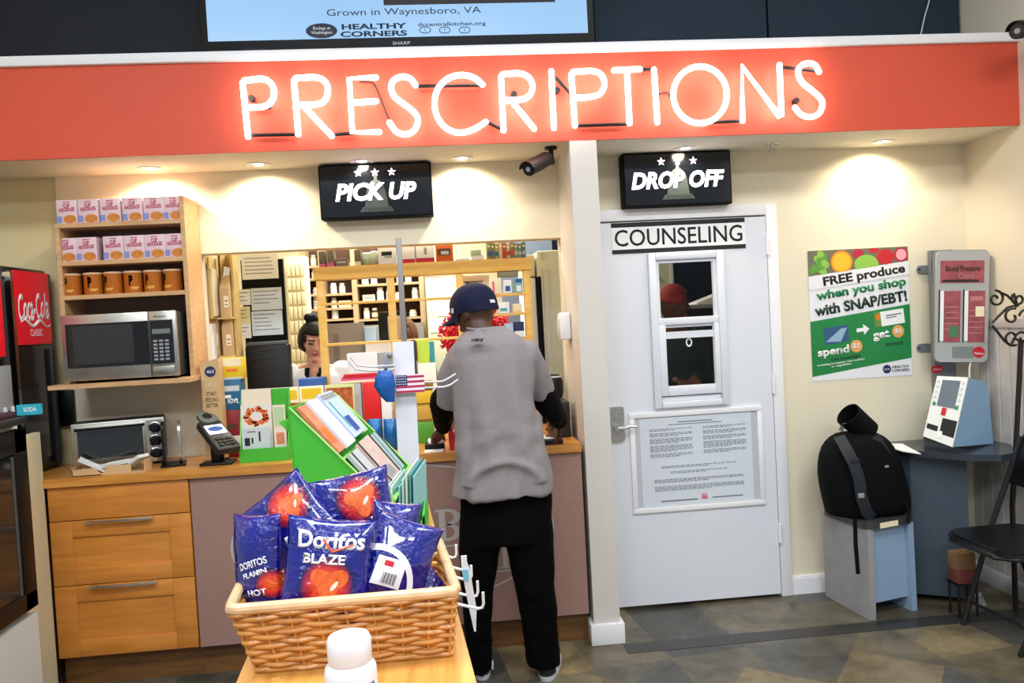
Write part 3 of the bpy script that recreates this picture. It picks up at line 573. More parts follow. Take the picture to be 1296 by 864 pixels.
for k in (0.055, 0.115): b.tube([fr.p(k, 1.16, 0.012), fr.p(k, 1.24, 0.014), fr.p(k-0.004, 1.32, 0.012)], [0.013, 0.01, 0.009])
b.build('tap', M_lgrey, t)
tag(MB().box(-2.69, -1.925, 3.305, 3.436, 0.0, 0.976, bev=0.003).build('side_cabinet', M_counter), 'oak base cabinet under the cropped cooler at the far left', 'cabinet')
# near glass-door merchandiser
t = thing('display_fridge', 'low white display fridge with a black framed glass door at the left edge', 'fridge', (-1.98, 2.7, 0)); X = -1.72; Y1 = 3.30
MB().box(-2.3, X-0.03, 2.1, Y1, 0, 1.27, bev=0.01).build('cabinet', mat('fridge_white', '#c9cac6', 0.4), t); fr = F((X, 0, 0), (0, 1, 0))
b = MB(); b.box(2.1, Y1-0.01, 0, 0.50, -0.032, 0.004, fr=fr); b.build('kick_panel', mat('fridge_white'), t)
b = MB(); b.box(2.12, Y1-0.012, 0.53, 0.60, -0.03, 0.012, bev=0.003, fr=fr); b.box(2.12, Y1-0.012, 1.16, 1.25, -0.03, 0.012, bev=0.003, fr=fr); b.box(Y1-0.10, Y1-0.012, 0.53, 1.25, -0.03, 0.012, bev=0.003, fr=fr); b.box(2.12, 2.2, 0.53, 1.25, -0.03, 0.012, bev=0.003, fr=fr)
d = b.build('door_frame', M_black, t); MB().box(2.2, Y1-0.1, 0.6, 1.16, -0.02, 0.0, fr=fr).build('door_glass', M_cglass, d); MB().box(Y1-0.112, Y1-0.1, 0.6, 1.15, -0.02, 0.004, fr=fr).build('door_seal', M_steel, d)
b = MB(); b.box(-2.3, X+0.03, 2.1, Y1-0.02, 1.272, 1.30, bev=0.006); b.build('top_board', M_dgrey, t)
p = at(40, 518, Y=3.285); b = MB(); b.box(p.x-0.05, p.x+0.042, 3.27, 3.285, p.z-0.02, p.z+0.022); tt = b.build('label_holder', mat('teal_label', '#2aa3b8', 0.4), t); text('SODA', F((p.x+0.002, 3.27, p.z+0.002)), 0.05, 0.018, M_paper, tt)
b = MB(); b.box(-2.2, X-0.01, 2.3, Y1-0.03, 1.3005, 1.322, bev=0.004); tag(b.build('serving_tray', mat('maroon_tray', '#4a1420', 0.4)), 'flat dark maroon tray lying on top of the display fridge', 'tray')
p = at(83, 516, Y=YW); b = MB(); b.box(p.x-0.05, p.x+0.05, YW-0.03, YW-0.001, p.z-0.09, p.z+0.09, bev=0.004); o = b.build('wall_box', M_black); tag(o, 'black wall-mounted box behind the toaster oven, left of it', 'wall box'); MB().box(p.x-0.056, p.x+0.056, YW-0.01, YW, p.z-0.097, p.z-0.09).build('box_ledge', M_lgrey, o)

# ---------------------------------------------------------------- shelf unit
YS = 3.84; zs = lambda x, y: at(x, y, Y=YS).z
SX0, SX1 = -1.80, -1.207; B1, B2, B3 = zs(152, 280), zs(152, 328), zs(152, 371)
t = thing('shelf_unit', 'beech wall-hung shelf unit holding noodle boxes, snack cans and the microwave', 'shelf', (-1.5, 4.07, 1.39))
for x in (SX0, SX1-0.02): MB().box(x, x+0.02, YS, YW-0.002, 1.39, B1 if x < -1.5 else B1+0.11).build('side_panel', M_shelf, t)
MB().box(SX0+0.02, SX1-0.02, YW-0.012, YW-0.002, 1.40, B1-0.02).build('back_panel', mat('shelf_back', '#7d6456', 0.7), t)
for z, y0 in ((B1, YS), (B2, YS), (B3, YS)): MB().box(SX0+(0.0 if z == B1 else 0.02), SX1-0.02, y0-0.004, YW-0.012, z-0.02, z).build('shelf_board', M_shelf, t)
MB().box(-1.815, -1.19, 3.70, YW-0.002, 1.372, 1.392).build('base_board', M_shelf, t)
# noodle boxes
M_nb = mat('noodle_box_pink', '#d9bcc4', 0.5); M_nr = mat('noodle_red', '#b8324e', .5); M_nbowl = mat('noodle_orange', '#c47a2c', .5, var=.3, vscale=60); M_nblue = mat('noodle_blue', '#7c86c0', .5)
def noodle(label):
    t = thing('noodle_box', label, 'box', (0, 0, 0)); b = MB(); b.box(-0.047, 0.047, 0, 0.085, 0, 0.112, bev=0.002); b.build('carton', M_nb, t); fr = F((0, 0, 0.056))
    b = MB(); b.disc(fr, 0.012, -0.034, 0.03, 0, 0.001, n=14, ry=0.02); b.box(-0.006, 0.04, -0.05, -0.036, 0, 0.0012, fr=fr); bo = b.build('bowl_print', M_nbowl, t)
    MB().box(-0.048, -0.024, -0.05, -0.02, 0, 0.0008, fr=fr).build('corner_print', M_nblue, t)
    text('CUP\nNOODLES', fr.sub(0.0, 0.02, 0, R(3)), 0.07, 0.036, M_nr, t, bold=0.03, lines=0.8); MB().box(-0.016, 0.016, 0.043, 0.047, 0, 0.0008, fr=fr).build('top_print', M_nr, t)
    return t
od = ('first', 'second', 'third', 'fourth', 'fifth', 'sixth'); nb0 = None
for row, (xs, z, y, word) in enumerate((((85, 112, 140, 168, 195, 220), B1, 266, 'top row'), ((84, 110, 144, 170.5, 196.5, 222), B2, 314, 'second row'))):
    for i, px in enumerate(xs):
        lb = 'pink noodle box, %s from left in the %s of the shelf unit' % (od[i], word)
        c = at(px, y, Y=YS+0.02); y_ = YS+0.015; rz = R(random.uniform(-1.5, 1.5))
        n_ = noodle(lb) if nb0 is None else dup(nb0, label=lb); nb0 = nb0 or n_; n_.location = (c.x, y_, z+0.0005); n_.rotation_euler = (0, 0, rz); n_['group'] = 'noodle boxes on the shelf unit'
# snack cans
cn0 = None
for i, px in enumerate((91.5, 119, 144, 169, 194, 219)):
    lb = 'short orange snack can, %s from the left on the third shelf' % od[i]; c = at(px, 360, Y=YS+0.06)
    if cn0 is None:
        t = thing('snack_can', lb, 'can', (0, 0, 0)); MB().lathe([(0.0, 0), (0.041, 0), (0.0425, 0.003), (0.042, 0.097), (0.043, 0.1)], n=22).build('can_body', mat('can_orange', '#b5651d', 0.35), t)
        MB().lathe([(0.0445, 0.096), (0.0445, 0.104), (0.040, 0.106), (0, 0.105)], n=22).build('lid', mat('can_lid', '#d8b08c', 0.4), t)
        rim = MB(); fr = F((0, -0.0425, 0.05)); post = lambda x, y, z: V((0.043*math.sin((x-0.012)/0.043), -0.043*math.cos((x-0.012)/0.043), 0.06+y))
        def vt(x, y, z): q = (x+0.0)/0.0434; return V((0.0434*math.sin(q-0.3), -0.0434*math.cos(q-0.3), 0.06+y))
        text('P', None, 0.018, 0.05, M_ink, t, name='brand_mark', bold=0.06, post=vt); b = MB()
        for k in range(8): a = -0.2+k*0.09; b.ball((0.0415*math.sin(a), -0.0415*math.cos(a), 0.022+0.004*math.sin(k*2.1)), (0.006, 0.004, 0.005), n=6)
        b.build('crisp_print', mat('crisp_tan', '#d9a04e', .5), t); cn0 = t; n_ = t
    else: n_ = dup(cn0, label=lb, rz=R(random.uniform(-25, 25)))
    n_.location = (c.x, YS+0.055+0.01*random.random(), B3+0.0005); n_['group'] = 'snack cans on the shelf unit'
# ---------------------------------------------------------------- microwave
t = thing('microwave_oven', 'stainless microwave oven with a black glass door on the lowest shelf board', 'microwave', (-1.49, 3.9, 1.392)); mx0, mx1, mz0, mz1, my = -1.756, -1.243, 1.404, 1.708, 3.735; cx, cz = (mx0+mx1)/2, (mz0+mz1)/2; fr = F((cx, my, cz)); w2, h2 = (mx1-mx0)/2, (mz1-mz0)/2
MB().box(mx0+0.004, mx1-0.004, my+0.02, 4.05, mz0, mz1-0.004, bev=0.005).build('housing', M_dgrey, t)
for sx in (-0.22, 0.22): MB().cyl((cx+sx, my+0.06, 1.392), (cx+sx, my+0.06, mz0), 0.014).build('foot', M_black, t)
split = w2-0.125
d = MB().box(-w2, split, -h2, h2, -0.02, 0, bev=0.004, fr=fr).build('door', M_steel, t)
MB().box(-w2+0.02, split-0.001, -h2+0.06, h2-0.042, 0, 0.002, fr=fr).build('door_glass', mat('microwave_glass', '#0a0a0c', 0.1), d); MB().rprism(fr, -w2+0.05, split-0.07, -h2+0.075, h2-0.052, 0.002, 0.0026, 0.006).build('mesh_screen', mat('microwave_mesh', '#2a2c2b', 0.25), d)
p_ = MB().box(split+0.002, w2, -h2, h2, -0.02, 0, bev=0.004, fr=fr).build('control_panel', M_steel, t); k0, k1 = split+0.006, w2-0.016
MB().box(k0, k1, -h2+0.06, h2-0.042, 0, 0.002, fr=fr).build('keypad', mat('keypad_black', '#121216', 0.25), p_)
MB().box(k0+0.01, k1-0.012, h2-0.105, h2-0.083, 0.002, 0.003, fr=fr).build('display', mat('lcd_grey', '#6f7672', 0.3), p_); text('Panasonic', fr.sub((k0+k1)/2-0.004, h2-0.024), 0.055, 0.009, M_ink, p_)
for r_ in range(6):
    for q in range(3): MB().box(k0+0.012+q*0.026, k0+0.03+q*0.026, -h2+0.076+r_*0.017, -h2+0.086+r_*0.017, 0.002, 0.003, fr=fr).build('key', M_grey, p_)
MB().box(k0+0.004, k1-0.004, -h2+0.016, -h2+0.048, 0, 0.003, bev=0.001, fr=fr).build('open_button', M_steel, p_)
# ---------------------------------------------------------------- toaster oven
t = thing('toaster_oven', 'steel toaster oven with three round knobs on the counter below the microwave', 'toaster oven', (-1.58, 3.9, 0.974)); cx, my = -1.578, 3.845; w2, z0, z1 = 0.20, 0.986, 1.20; fr = F((cx, my, 0), (math.cos(R(17)), math.sin(R(17)), 0)); fmat = lambda f_, x, y, z: Matrix(((f_.R.x, f_.U.x, f_.N.x, f_.p(x, y, z).x), (f_.R.y, f_.U.y, f_.N.y, f_.p(x, y, z).y), (f_.R.z, f_.U.z, f_.N.z, f_.p(x, y, z).z), (0, 0, 0, 1)))
MB().box(-w2, w2, z0, z1, -0.155, -0.012, bev=0.012, fr=fr).build('housing', M_dgrey, t); MB().box(-w2, w2, z0, z1, -0.014, 0, bev=0.004, fr=fr).build('front_frame', M_steel, t)
d = MB().box(-w2+0.012, w2-0.085, z0+0.02, z1-0.012, 0, 0.008, bev=0.003, fr=fr).build('door', M_steel, t); MB().box(-w2+0.026, w2-0.096, z0+0.045, z1-0.035, 0.008, 0.0095, fr=fr).build('door_glass', mat('oven_glass', '#1c1f1d', 0.06, coat=0.4), d)
MB().tube([fr.p(-w2+0.02, z1-0.026, 0.01), fr.p(-w2+0.02, z1-0.026, 0.032), fr.p(w2-0.09, z1-0.026, 0.032), fr.p(w2-0.09, z1-0.026, 0.01)], 0.006).build('door_handle', M_blackm, d)
MB().box(w2-0.08, w2-0.008, z0+0.015, z1-0.012, 0, 0.002, fr=fr).build('control_panel', mat('oven_panel', '#8f8d88', .35), t)
for i in range(3):
    k = MB().lathe([(0.024, 0), (0.024, 0.006), (0.018, 0.008), (0.016, 0.02), (0, 0.021)], M=fmat(fr, w2-0.044, z0+0.042+i*0.062, 0.002)).build('knob', M_black, t)
    MB().lathe([(0.027, 0.0), (0.029, 0.003), (0.024, 0.005), (0.024, 0)], M=fmat(fr, w2-0.044, z0+0.042+i*0.062, 0.002)).build('knob_ring', M_chrome, k)
b = MB(); [b.tube([fr.p(-w2+0.03, z0+0.10, -0.005-0.0), fr.p(w2-0.1, z0+0.10, -0.005)], 0.002) for _ in (0,)]; b.build('wire_rack', M_chrome, t)
for sx in (-0.17, 0.17):
    for y in (0.03, 0.13): MB().cyl(fr.p(sx, 0.974, -y), fr.p(sx, z0, -y), 0.01).build('foot', M_black, t)
# napkin tray
t = thing('cardboard_tray', 'torn kraft cardboard tray in front of the toaster oven', 'tray', (-1.56, 3.74, 0.974)); b = MB(); tx0, tx1, ty0, ty1 = -1.725, -1.405, 3.675, 3.775
b.box(tx0, tx1, ty0, ty1, 0.9745, 0.978); b.box(tx0, tx0+0.003, ty0, ty1, 0.978, 1.015); b.box(tx1-0.003, tx1, ty0, ty1, 0.978, 1.03); b.box(tx0, tx1, ty1-0.003, ty1, 0.978, 1.01); b.build('tray_base', M_kraft, t)
b = MB(); fr = F(((tx0+tx1)/2, ty0, 0.9745)); b.prism(fr, [(-0.16, 0), (-0.03, 0), (-0.06, 0.035), (-0.16, 0.03)], -0.003, 0); b.prism(fr, [(-0.03, 0.0), (0.1, 0), (0.1, 0.04), (0.0, 0.042), (-0.015, 0.02)], -0.003, 0.001); b.build('torn_flap', M_kraft, t)
for i, (x, y, rz, ry, lb) in enumerate(((-1.66, 3.725, 20, -32, 'white folded napkin sticking out of the left of the cardboard tray'), (-1.54, 3.72, -10, 8, 'white folded napkin lying flat in the middle of the cardboard tray'), (-1.46, 3.72, -25, 30, 'white folded napkin tilted up at the right end of the cardboard tray'))):
    M = Matrix.Translation((x, y, 1.012)) @ Matrix.Rotation(R(rz), 4, 'Z') @ Matrix.Rotation(R(-ry), 4, 'Y'); b = MB()
    for k in range(3): b.hull8([M @ V(q) for q in ((-0.06, -0.032, k*0.005), (0.06, -0.032, k*0.005), (0.06, 0.032, k*0.005), (-0.06, 0.032, k*0.005))], [M @ V(q) for q in ((-0.06, -0.032, k*0.005+0.003), (0.06, -0.032, k*0.005+0.004), (0.06, 0.032, k*0.005+0.003), (-0.06, 0.032, k*0.005+0.004))])
    tag(b.build('napkin', M_paper), lb, 'napkin', 'napkins in the cardboard tray')
# napkin dispenser
c = at(222, 590, Z=0.974); t = thing('napkin_holder', 'black and silver upright napkin holder right of the toaster oven', 'napkin holder', (c.x, c.y+0.05, 0.974)); b = MB()
fr = F((c.x-0.012, c.y+0.03, 0.974), (-0.30, 1, 0), (0, 0, 1)); b.box(-0.05, 0.10, 0, 0.008, -0.06, 0.05, fr=fr); b.build('base', M_black, t)
for k, m_ in ((-0.05, M_black), (0.022, M_steel)): b = MB(); b.rprism(fr, -0.035, 0.085, 0.008, 0.21, k, k+0.012, 0.05 if k > 0 else 0.03); b.build('side_plate', m_, t)
# payment terminal
def slab(M, w, h, d, bev, m): 
    b = MB(); b.box(-w/2, w/2, -h/2, h/2, 0, d, bev=bev, m=m); b.bm.transform(M); return b
c = at(275, 590, Z=0.974); t = thing('payment_terminal', 'black card payment terminal on a tilted stand at the left of the counter', 'card reader', (c.x, c.y+0.06, 0.974))
x, y = c.x-0.0, c.y+0.07; b = MB(); b.box(x-0.09, x+0.06, y-0.05, y+0.06, 0.9742, 0.986, bev=0.006); b.cyl((x-0.02, y+0.02, 0.98), (x-0.02, y+0.01, 1.08), 0.03); b.build('stand', M_black, t)
M = Matrix.Translation((x-0.01, y-0.005, 1.085)) @ Matrix.Rotation(R(42), 4, 'Z') @ Matrix.Rotation(R(30), 4, 'X') @ Matrix.Scale(1.12, 4)
bd = slab(M, 0.105, 0.21, 0.035, 0.012, 0).build('terminal_body', M_dgrey, t)
b = MB(); b.rprism(F((0, 0, 0), (1, 0, 0), (0, 1, 0)), -0.04, 0.04, -0.0, 0.065, 0.035, 0.037, 0.004); b.bm.transform(M); so = b.build('screen', mat('terminal_screen', '#dbe6f2', .3, emit=0.35), bd)
b = MB(); b.disc(F((0, 0, 0), (1, 0, 0), (0, 1, 0)), 0, 0.035, 0.032, 0.037, 0.0375, ry=0.017); b.bm.transform(M); b.build('logo_oval', M_blue, so)
b = MB(); b.rprism(F((0, 0, 0), (1, 0, 0), (0, 1, 0)), -0.038, 0.038, 0.075, 0.16, 0.03, 0.046, 0.03); b.bm.transform(M); b.build('contactless_pad', mat('terminal_pad', '#59605c', .4), bd)
b = MB(); b.disc(F((0, 0, 0), (1, 0, 0), (0, 1, 0)), 0, 0.12, 0.02, 0.046, 0.0465); b.bm.transform(M); b.build('contactless_mark', M_black, bd)
b = MB(); [b.box(-0.033+i*0.024, -0.015+i*0.024, -0.085+k*0.02, -0.072+k*0.02, 0.035, 0.04) for i in range(3) for k in range(3)]; b.bm.transform(M); b.build('keypad', M_black, bd)
b = MB(); b.tube([(x+0.02, y+0.06, 0.99), (x-0.02, y+0.09, 0.98), (x-0.06, y+0.10, 0.979)], 0.004); b.build('cable', M_black, t)
# cardboard dispenser and stacked medicine boxes
pa, pb = at(262, 545, Y=3.86), at(262, 455, Y=3.86); t = thing('cardboard_dispenser', 'tall slim kraft dispenser reading START FEELING BETTER beside the card terminal', 'dispenser', (pa.x, 3.9, 0.974))
fr = F((at(268, 500, Y=3.86).x, 3.86, 0)); b = MB(); zt = at(268, 453, Y=3.86).z
b.prism(fr, [(-0.045, 0.9745), (0.042, 0.9745), (0.042, zt), (0.0, zt-0.012), (-0.045, zt-0.022)], -0.07, 0); b.build('carton', M_kraft, t)
MB().disc(fr, 0, zt-0.065, 0.026, 0, 0.001).build('badge', M_navy, t); text('463', fr.sub(0, zt-0.065), 0.034, 0.016, M_paper, t, d=0.0013); text('HELP', fr.sub(0, zt-0.13), 0.05, 0.018, mat('pale_print', '#e2c9a2', .6), t)
text('START\nFEELING\nBETTER', fr.sub(0, zt-0.20), 0.06, 0.075, M_brown, t)
def carton(name, label, px0, py0, px1, py1, Y, dp, body, prints=(), words=(), group=None, cat='box', rz=0, zbase=None):
    """an upright carton whose front spans two photo corners at depth Y; prints = rectangles in 0..1 of the front"""
    a, c = at((px0+px1)/2, py1, Y=Y), at((px0+px1)/2, py0, Y=Y); l_, r_ = at(px0, (py0+py1)/2, Y=Y), at(px1, (py0+py1)/2, Y=Y); w_ = r_.x-l_.x; z0_ = a.z if zbase is None else zbase; h_ = c.z-z0_
    t = thing(name, label, cat, (a.x, Y, z0_), group); fr = F((a.x, Y, z0_), (math.cos(rz), math.sin(rz), 0))
    MB().box(-w_/2, w_/2, 0, h_, -dp, 0, bev=0.0015, fr=fr).build('carton', body, t)
    for i, (x0, x1, y0, y1, m_) in enumerate(prints): MB().box((x0-0.5)*w_, (x1-0.5)*w_, y0*h_, y1*h_, 0, 0.0006+0.0002*i, fr=fr).build('print', m_, t)
    for s_, x, y, w2_, h2_, m_ in words: text(s_, fr.sub((x-0.5)*w_, y*h_), w2_*w_, h2_*h_, m_, t, bold=0.02, d=0.0018)
    return t, fr, w_, h_
carton('medicine_box', 'red medicine carton at the bottom of the stack beside the green card rack', 284, 518, 306, 549, 3.93, 0.09, mat('red_carton', '#8e1f28', .45), ((0.1, .9, .3, .45, M_paper), (.1, .7, .6, .7, M_brown)), group='stacked medicine cartons', zbase=0.9745)
carton('medicine_box', 'blue medicine carton above the red one in the counter stack', 281, 480, 306, 519, 3.93, 0.09, mat('blue_carton', '#1f5f86', .45), ((0.05, .95, .62, .8, M_lgrey), (.1, .5, .4, .5, M_paper)), (('ADVIL', 0.6, .3, .6, .16, M_paper),), group='stacked medicine cartons')
carton('medicine_box', 'yellow medicine carton topmost in the stack on the counter', 279, 453, 307, 480, 3.93, 0.09, mat('yellow_carton', '#e2bc1c', .45), ((0.03, .97, .62, .98, M_cream), (.3, .8, .36, .5, M_orange), (.02, .98, .0, .1, M_lgrey)), group='stacked medicine cartons')

# ================================================================ blood pressure kiosk, right
M_kgrey = mat('kiosk_grey_plastic', '#a9aaa6', 0.5); M_kdark = mat('kiosk_post_grey', '#73777c', 0.5); M_kblue = mat('kiosk_console_blue', '#86a9c8', 0.5); M_kwhite = mat('kiosk_white', '#e4e6e2', 0.45); M_kbase = mat('kiosk_base_slate', '#3e4a56', 0.5, var=.06, vscale=20); M_kdesk = mat('kiosk_desk_dark', '#31383f', 0.25)
ZD_ = 0.80
t = thing('health_kiosk', 'grey blood pressure kiosk with a desk, screen console and leaflet board in the corner', 'kiosk', (2.5, 3.8, 0))
# slatted base cabinet
fp = [at(1135, 575, Z=ZD_), at(1176, 590, Z=ZD_), at(1240, 600, Z=ZD_)]
A, B_, C_ = V((2.28, 4.02, 0)), V((2.36, 3.83, 0)), V((2.58, 3.70, 0))
loop = [A, B_, C_, V((2.78, 4.05, 0)), V((2.28, 4.05, 0))]
b = MB(); b.hull8([p+V((0, 0, 0.04)) for p in loop], [p+V((0, 0, ZD_-0.03)) for p in loop]); kb = b.build('base_cabinet', M_kbase, t, ang=20)
dirAB = (B_-A).normalized(); fb = F((A+B_)/2+V((0, 0, 0.62)), (B_-A), (0, 0, 1))
patches(F(fb.O-V((0, 0, 0)), fb.R, fb.U), [(0.02, 0.07, 0.0, 0.05, 0), (0.02, 0.075, -0.035, -0.006, 0), (-0.005, 0.07, -0.075, -0.042, 0), (0.025, 0.06, 0.01, 0.014, 1), (0.03, 0.065, -0.055, -0.05, 1)]).build('base_sticker', [mat('sticker_grey', '#9aa1a8', .6), M_ink], kb)
def smoothloop(pts, n=5):
    k = len(pts); out = []
    for i in range(k):
        a, b_, c, d = pts[i-1], pts[i], pts[(i+1) % k], pts[(i+2) % k]
        for j in range(n):
            s = j/n; out.append(0.5*((2*b_)+(c-a)*s+(2*a-5*b_+4*c-d)*s*s+(3*b_-a-3*c+d)*s**3))
    return out
dk = [at(1112, 562, Z=ZD_), at(1150, 579, Z=ZD_), at(1210, 590, Z=ZD_), at(1262, 586, Z=ZD_)]
lp = [V((2.25, 4.05, 0)), V((2.27, 3.92, 0)), V((2.36, 3.76, 0)), V((2.50, 3.60, 0)), V((2.64, 3.53, 0)), V((2.74, 3.56, 0)), V((2.86, 3.75, 0)), V((2.87, 4.05, 0))]
b = MB(); sl = lp[:1]+[q for i in range(1, 6) for q in [lp[i].lerp(lp[i+1], s) for s in (0, .5)]]+lp[6:]
b.hull8([p+V((0, 0, ZD_-0.032)) for p in sl], [p+V((0, 0, ZD_)) for p in sl]); b.build('desk_top', M_kdesk, t, ang=25)
# console
BL, BR = at(1169, 552, Z=ZD_+0.035), at(1206, 566, Z=ZD_+0.03); BL, BR = at(1169, 552, Y=3.80), at(1206, 566, Y=3.63)
TL, TR = at(1187, 476, Y=3.86), at(1226, 478, Y=3.71); SR, SBR = at(1250, 484, Y=3.80), at(1259, 578, Y=3.80); TB = TL+(SR-TR); BB = BL+(SBR-BR)
b = MB(); b.hull8([BL, BR, SBR, BB], [TL, TR, SR, TB]); co = b.build('console', M_kblue, t, smooth=False); zc = min(BL.z, BR.z)
b = MB(); lo = [BL, BR, SBR, BB]; b.hull8([V((p.x, p.y, ZD_)) for p in lo], [p+V((0, 0, 0.002)) for p in lo]); b.build('console_foot', M_kdesk, t)
ux = (BR-BL+TR-TL)/2; uy = (TL-BL+TR-BR)/2; O_ = (BL+BR+TL+TR)/4; fc = F(O_, ux, uy); W_, H_ = ux.length, uy.length
if fc.N.y > 0: fc.N = -fc.N
b = MB(); b.hull8([BL, BR, TR, TL], [p+fc.N*0.006 for p in (BL, BR, TR, TL)]); fp_ = b.build('console_face', M_kwhite, co, smooth=False)
def cq(x0, x1, y0, y1, d0, d1, m, name, par):
    """rectangle in 0..1 of the tapering console face"""
    g = lambda x, y: (BL.lerp(BR, x)).lerp(TL.lerp(TR, x), y); b = MB(); q = [g(x0, y0), g(x1, y0), g(x1, y1), g(x0, y1)]
    b.hull8([p+fc.N*d0 for p in q], [p+fc.N*d1 for p in q]); return b.build(name, m, par, smooth=False)
cq(.22, .8, .53, .94, .006, .008, mat('kiosk_lcd', '#65707c', .2), 'screen', co)
for i in range(5):
    for x in (.06, .86): cq(x, x+.08, .55+i*.085, .59+i*.085, .006, .008, M_lgrey, 'key', co)
cq(.08, .17, .52, .57, .008, .0095, M_green, 'green_key', co); cq(.82, .92, .52, .57, .008, .0095, M_green, 'green_key', co); cq(.42, .56, .40, .51, .006, .009, M_red, 'start_button', co)
cq(.5, .98, .12, .36, .006, .0065, M_ink, 'printer_slot', co); cq(.05, .42, .14, .22, .006, .0065, M_ink, 'card_slot', co); cq(.48, .6, .06, .16, .0065, .009, M_paper, 'slot_tag', co)
# post and leaflet board
px0, px1 = at(1181, 400, Y=4.03).x, at(1201, 400, Y=4.03).x
b = MB(); b.box(px0, px1+0.03, 4.03, 4.06, ZD_, 1.83); b.build('post', M_kdark, t)
for y in (341, 440): p = at(1166, y, Y=4.06); b = MB(); b.rprism(F((p.x, 4.065, p.z)), -0.025, 0.06, -0.022, 0.022, 0, 0.006, 0.02); b.disc(F((p.x, 4.065, p.z)), -0.012, 0, 0.006, 0.006, 0.008, m=1); b.build('wall_bracket', [M_kdark, M_ink], t)
q = at(1186, 467, Y=4.03); b = MB(); b.disc(F((q.x, 4.03, q.z)), 0, 0, 0.035, 0, 0.0015, ry=0.022); st_ = b.build('red_sticker', M_red, t); text('Wellness', F((q.x, 4.03, q.z)), 0.05, 0.012, M_paper, st_, d=0.002)
# board faces slightly left
c4 = [at(1181, 318, Y=3.92), at(1248, 317, Y=3.86), at(1255, 459, Y=3.86), at(1187, 456, Y=3.92)]; O_ = (c4[0]+c4[1]+c4[2]+c4[3])/4; fr = F(O_, (c4[1]-c4[0]), (0, 0, 1)); W2 = ((c4[1]-c4[0]).length)/2; H2 = (c4[0].z-c4[3].z)/2+0.005
b = MB(); b.rprism(fr, -W2, W2, -H2, H2, -0.03, 0, 0.03); bd = b.build('leaflet_board', M_kgrey, t)
b = MB(); b.rprism(fr, -W2-0.004, W2+0.008, -H2-0.004, H2+0.004, -0.04, -0.02, 0.03); b.build('board_backing', M_kdark, t)
M_kred = mat('leaflet_red', '#9a4a50', .6, var=.3, vscale=25); M_kpnk = mat('leaflet_pink', '#b8777a', .6)
hp = MB(); hp.box(-W2+0.02, W2-0.025, H2*0.42, H2*0.82, 0, 0.002, fr=fr); hp = hp.build('header_card', M_kred, bd); text('Blood Pressure', fr.sub(0.0, H2*0.68), W2*1.3, 0.03, M_ink, hp, bold=.02, d=.0025); text('Check', fr.sub(0.02, H2*0.55), 0.08, 0.03, M_kpnk, hp, d=.0025)
MB().box(-W2+0.03, W2-0.05, H2*0.44, H2*0.48, .002, .003, fr=fr).build('header_print', M_ink, hp)
for k, x0 in enumerate((-W2+0.02, 0.01)):
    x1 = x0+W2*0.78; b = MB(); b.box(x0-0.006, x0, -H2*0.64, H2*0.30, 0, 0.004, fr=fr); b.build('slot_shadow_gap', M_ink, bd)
    lf = MB().box(x0+0.018, x1, -H2*0.64, H2*0.28, 0, 0.003, fr=fr).build('leaflet', M_kred, bd); MB().box(x0, x0+0.018, -H2*0.62, H2*0.28, 0, 0.005, fr=fr).build('leaflet_edge', M_paper, bd)
    for j in range(5): MB().box(x0+0.026, x1-0.01, -H2*0.1*j-0.005-0.02*k, -H2*0.1*j+0.001-0.02*k, .003, .0036, fr=fr).build('leaflet_print', M_kpnk, lf)
    if k == 0: MB().box(x0+0.045, x1-0.008, -H2*0.55, -H2*0.35, .003, .0042, fr=fr).build('leaflet_photo', mat('leaf_green', '#4b7a52', .6), lf)
    else: MB().box(x0+0.055, x1-0.004, -H2*0.18, -H2*0.0, .003, .0048, fr=fr).build('leaflet_photo', M_cream, lf); MB().box(x0+0.028, x1-0.01, H2*0.1, H2*0.18, .003, .004, fr=fr).build('leaflet_title', M_kpnk, lf)
MB().box(-0.045, 0.06, -H2*0.93, -H2*0.72, 0, 0.001, fr=fr).build('grey_label', mat('label_grey', '#7c8580', .5), bd)
b = MB(); b.disc(fr, W2-0.045, -H2*0.82, 0.03, 0, 0.0015); s_ = b.build('red_sticker', M_red, bd); text('Wellness', fr.sub(W2-0.045, -H2*0.84), 0.045, 0.012, M_paper, s_, d=.002)
b = MB(); b.tube([fr.p(-W2*0.4, 0.0, -0.04), fr.p(-W2*0.4, 0, -0.10)], 0.02); b.build('board_arm', M_kdark, t)
b = MB(); b.tube([at(1229, 456, Y=3.9), at(1227, 466, Y=3.86), at(1227, 478, Y=3.80)], 0.005); b.build('board_cable', M_lgrey, t)
# papers on the desk
z = ZD_+0.001
for i, (pts, lb) in enumerate(((((1098, 562), (1142, 562), (1166, 575), (1110, 574)), 'white sheet of paper lying on the kiosk desk beside the backpack'),)):
    b = MB(); q = [at(x, y, Z=z) for x, y in pts]; 
    for p in q: p.x = max(p.x, 2.28); p.y = min(p.y, 4.04)
    b.hull8(q, [p+V((0, 0, 0.004)) for p in q]); tag(b.build('paper_sheet', M_paper), lb, 'paper')
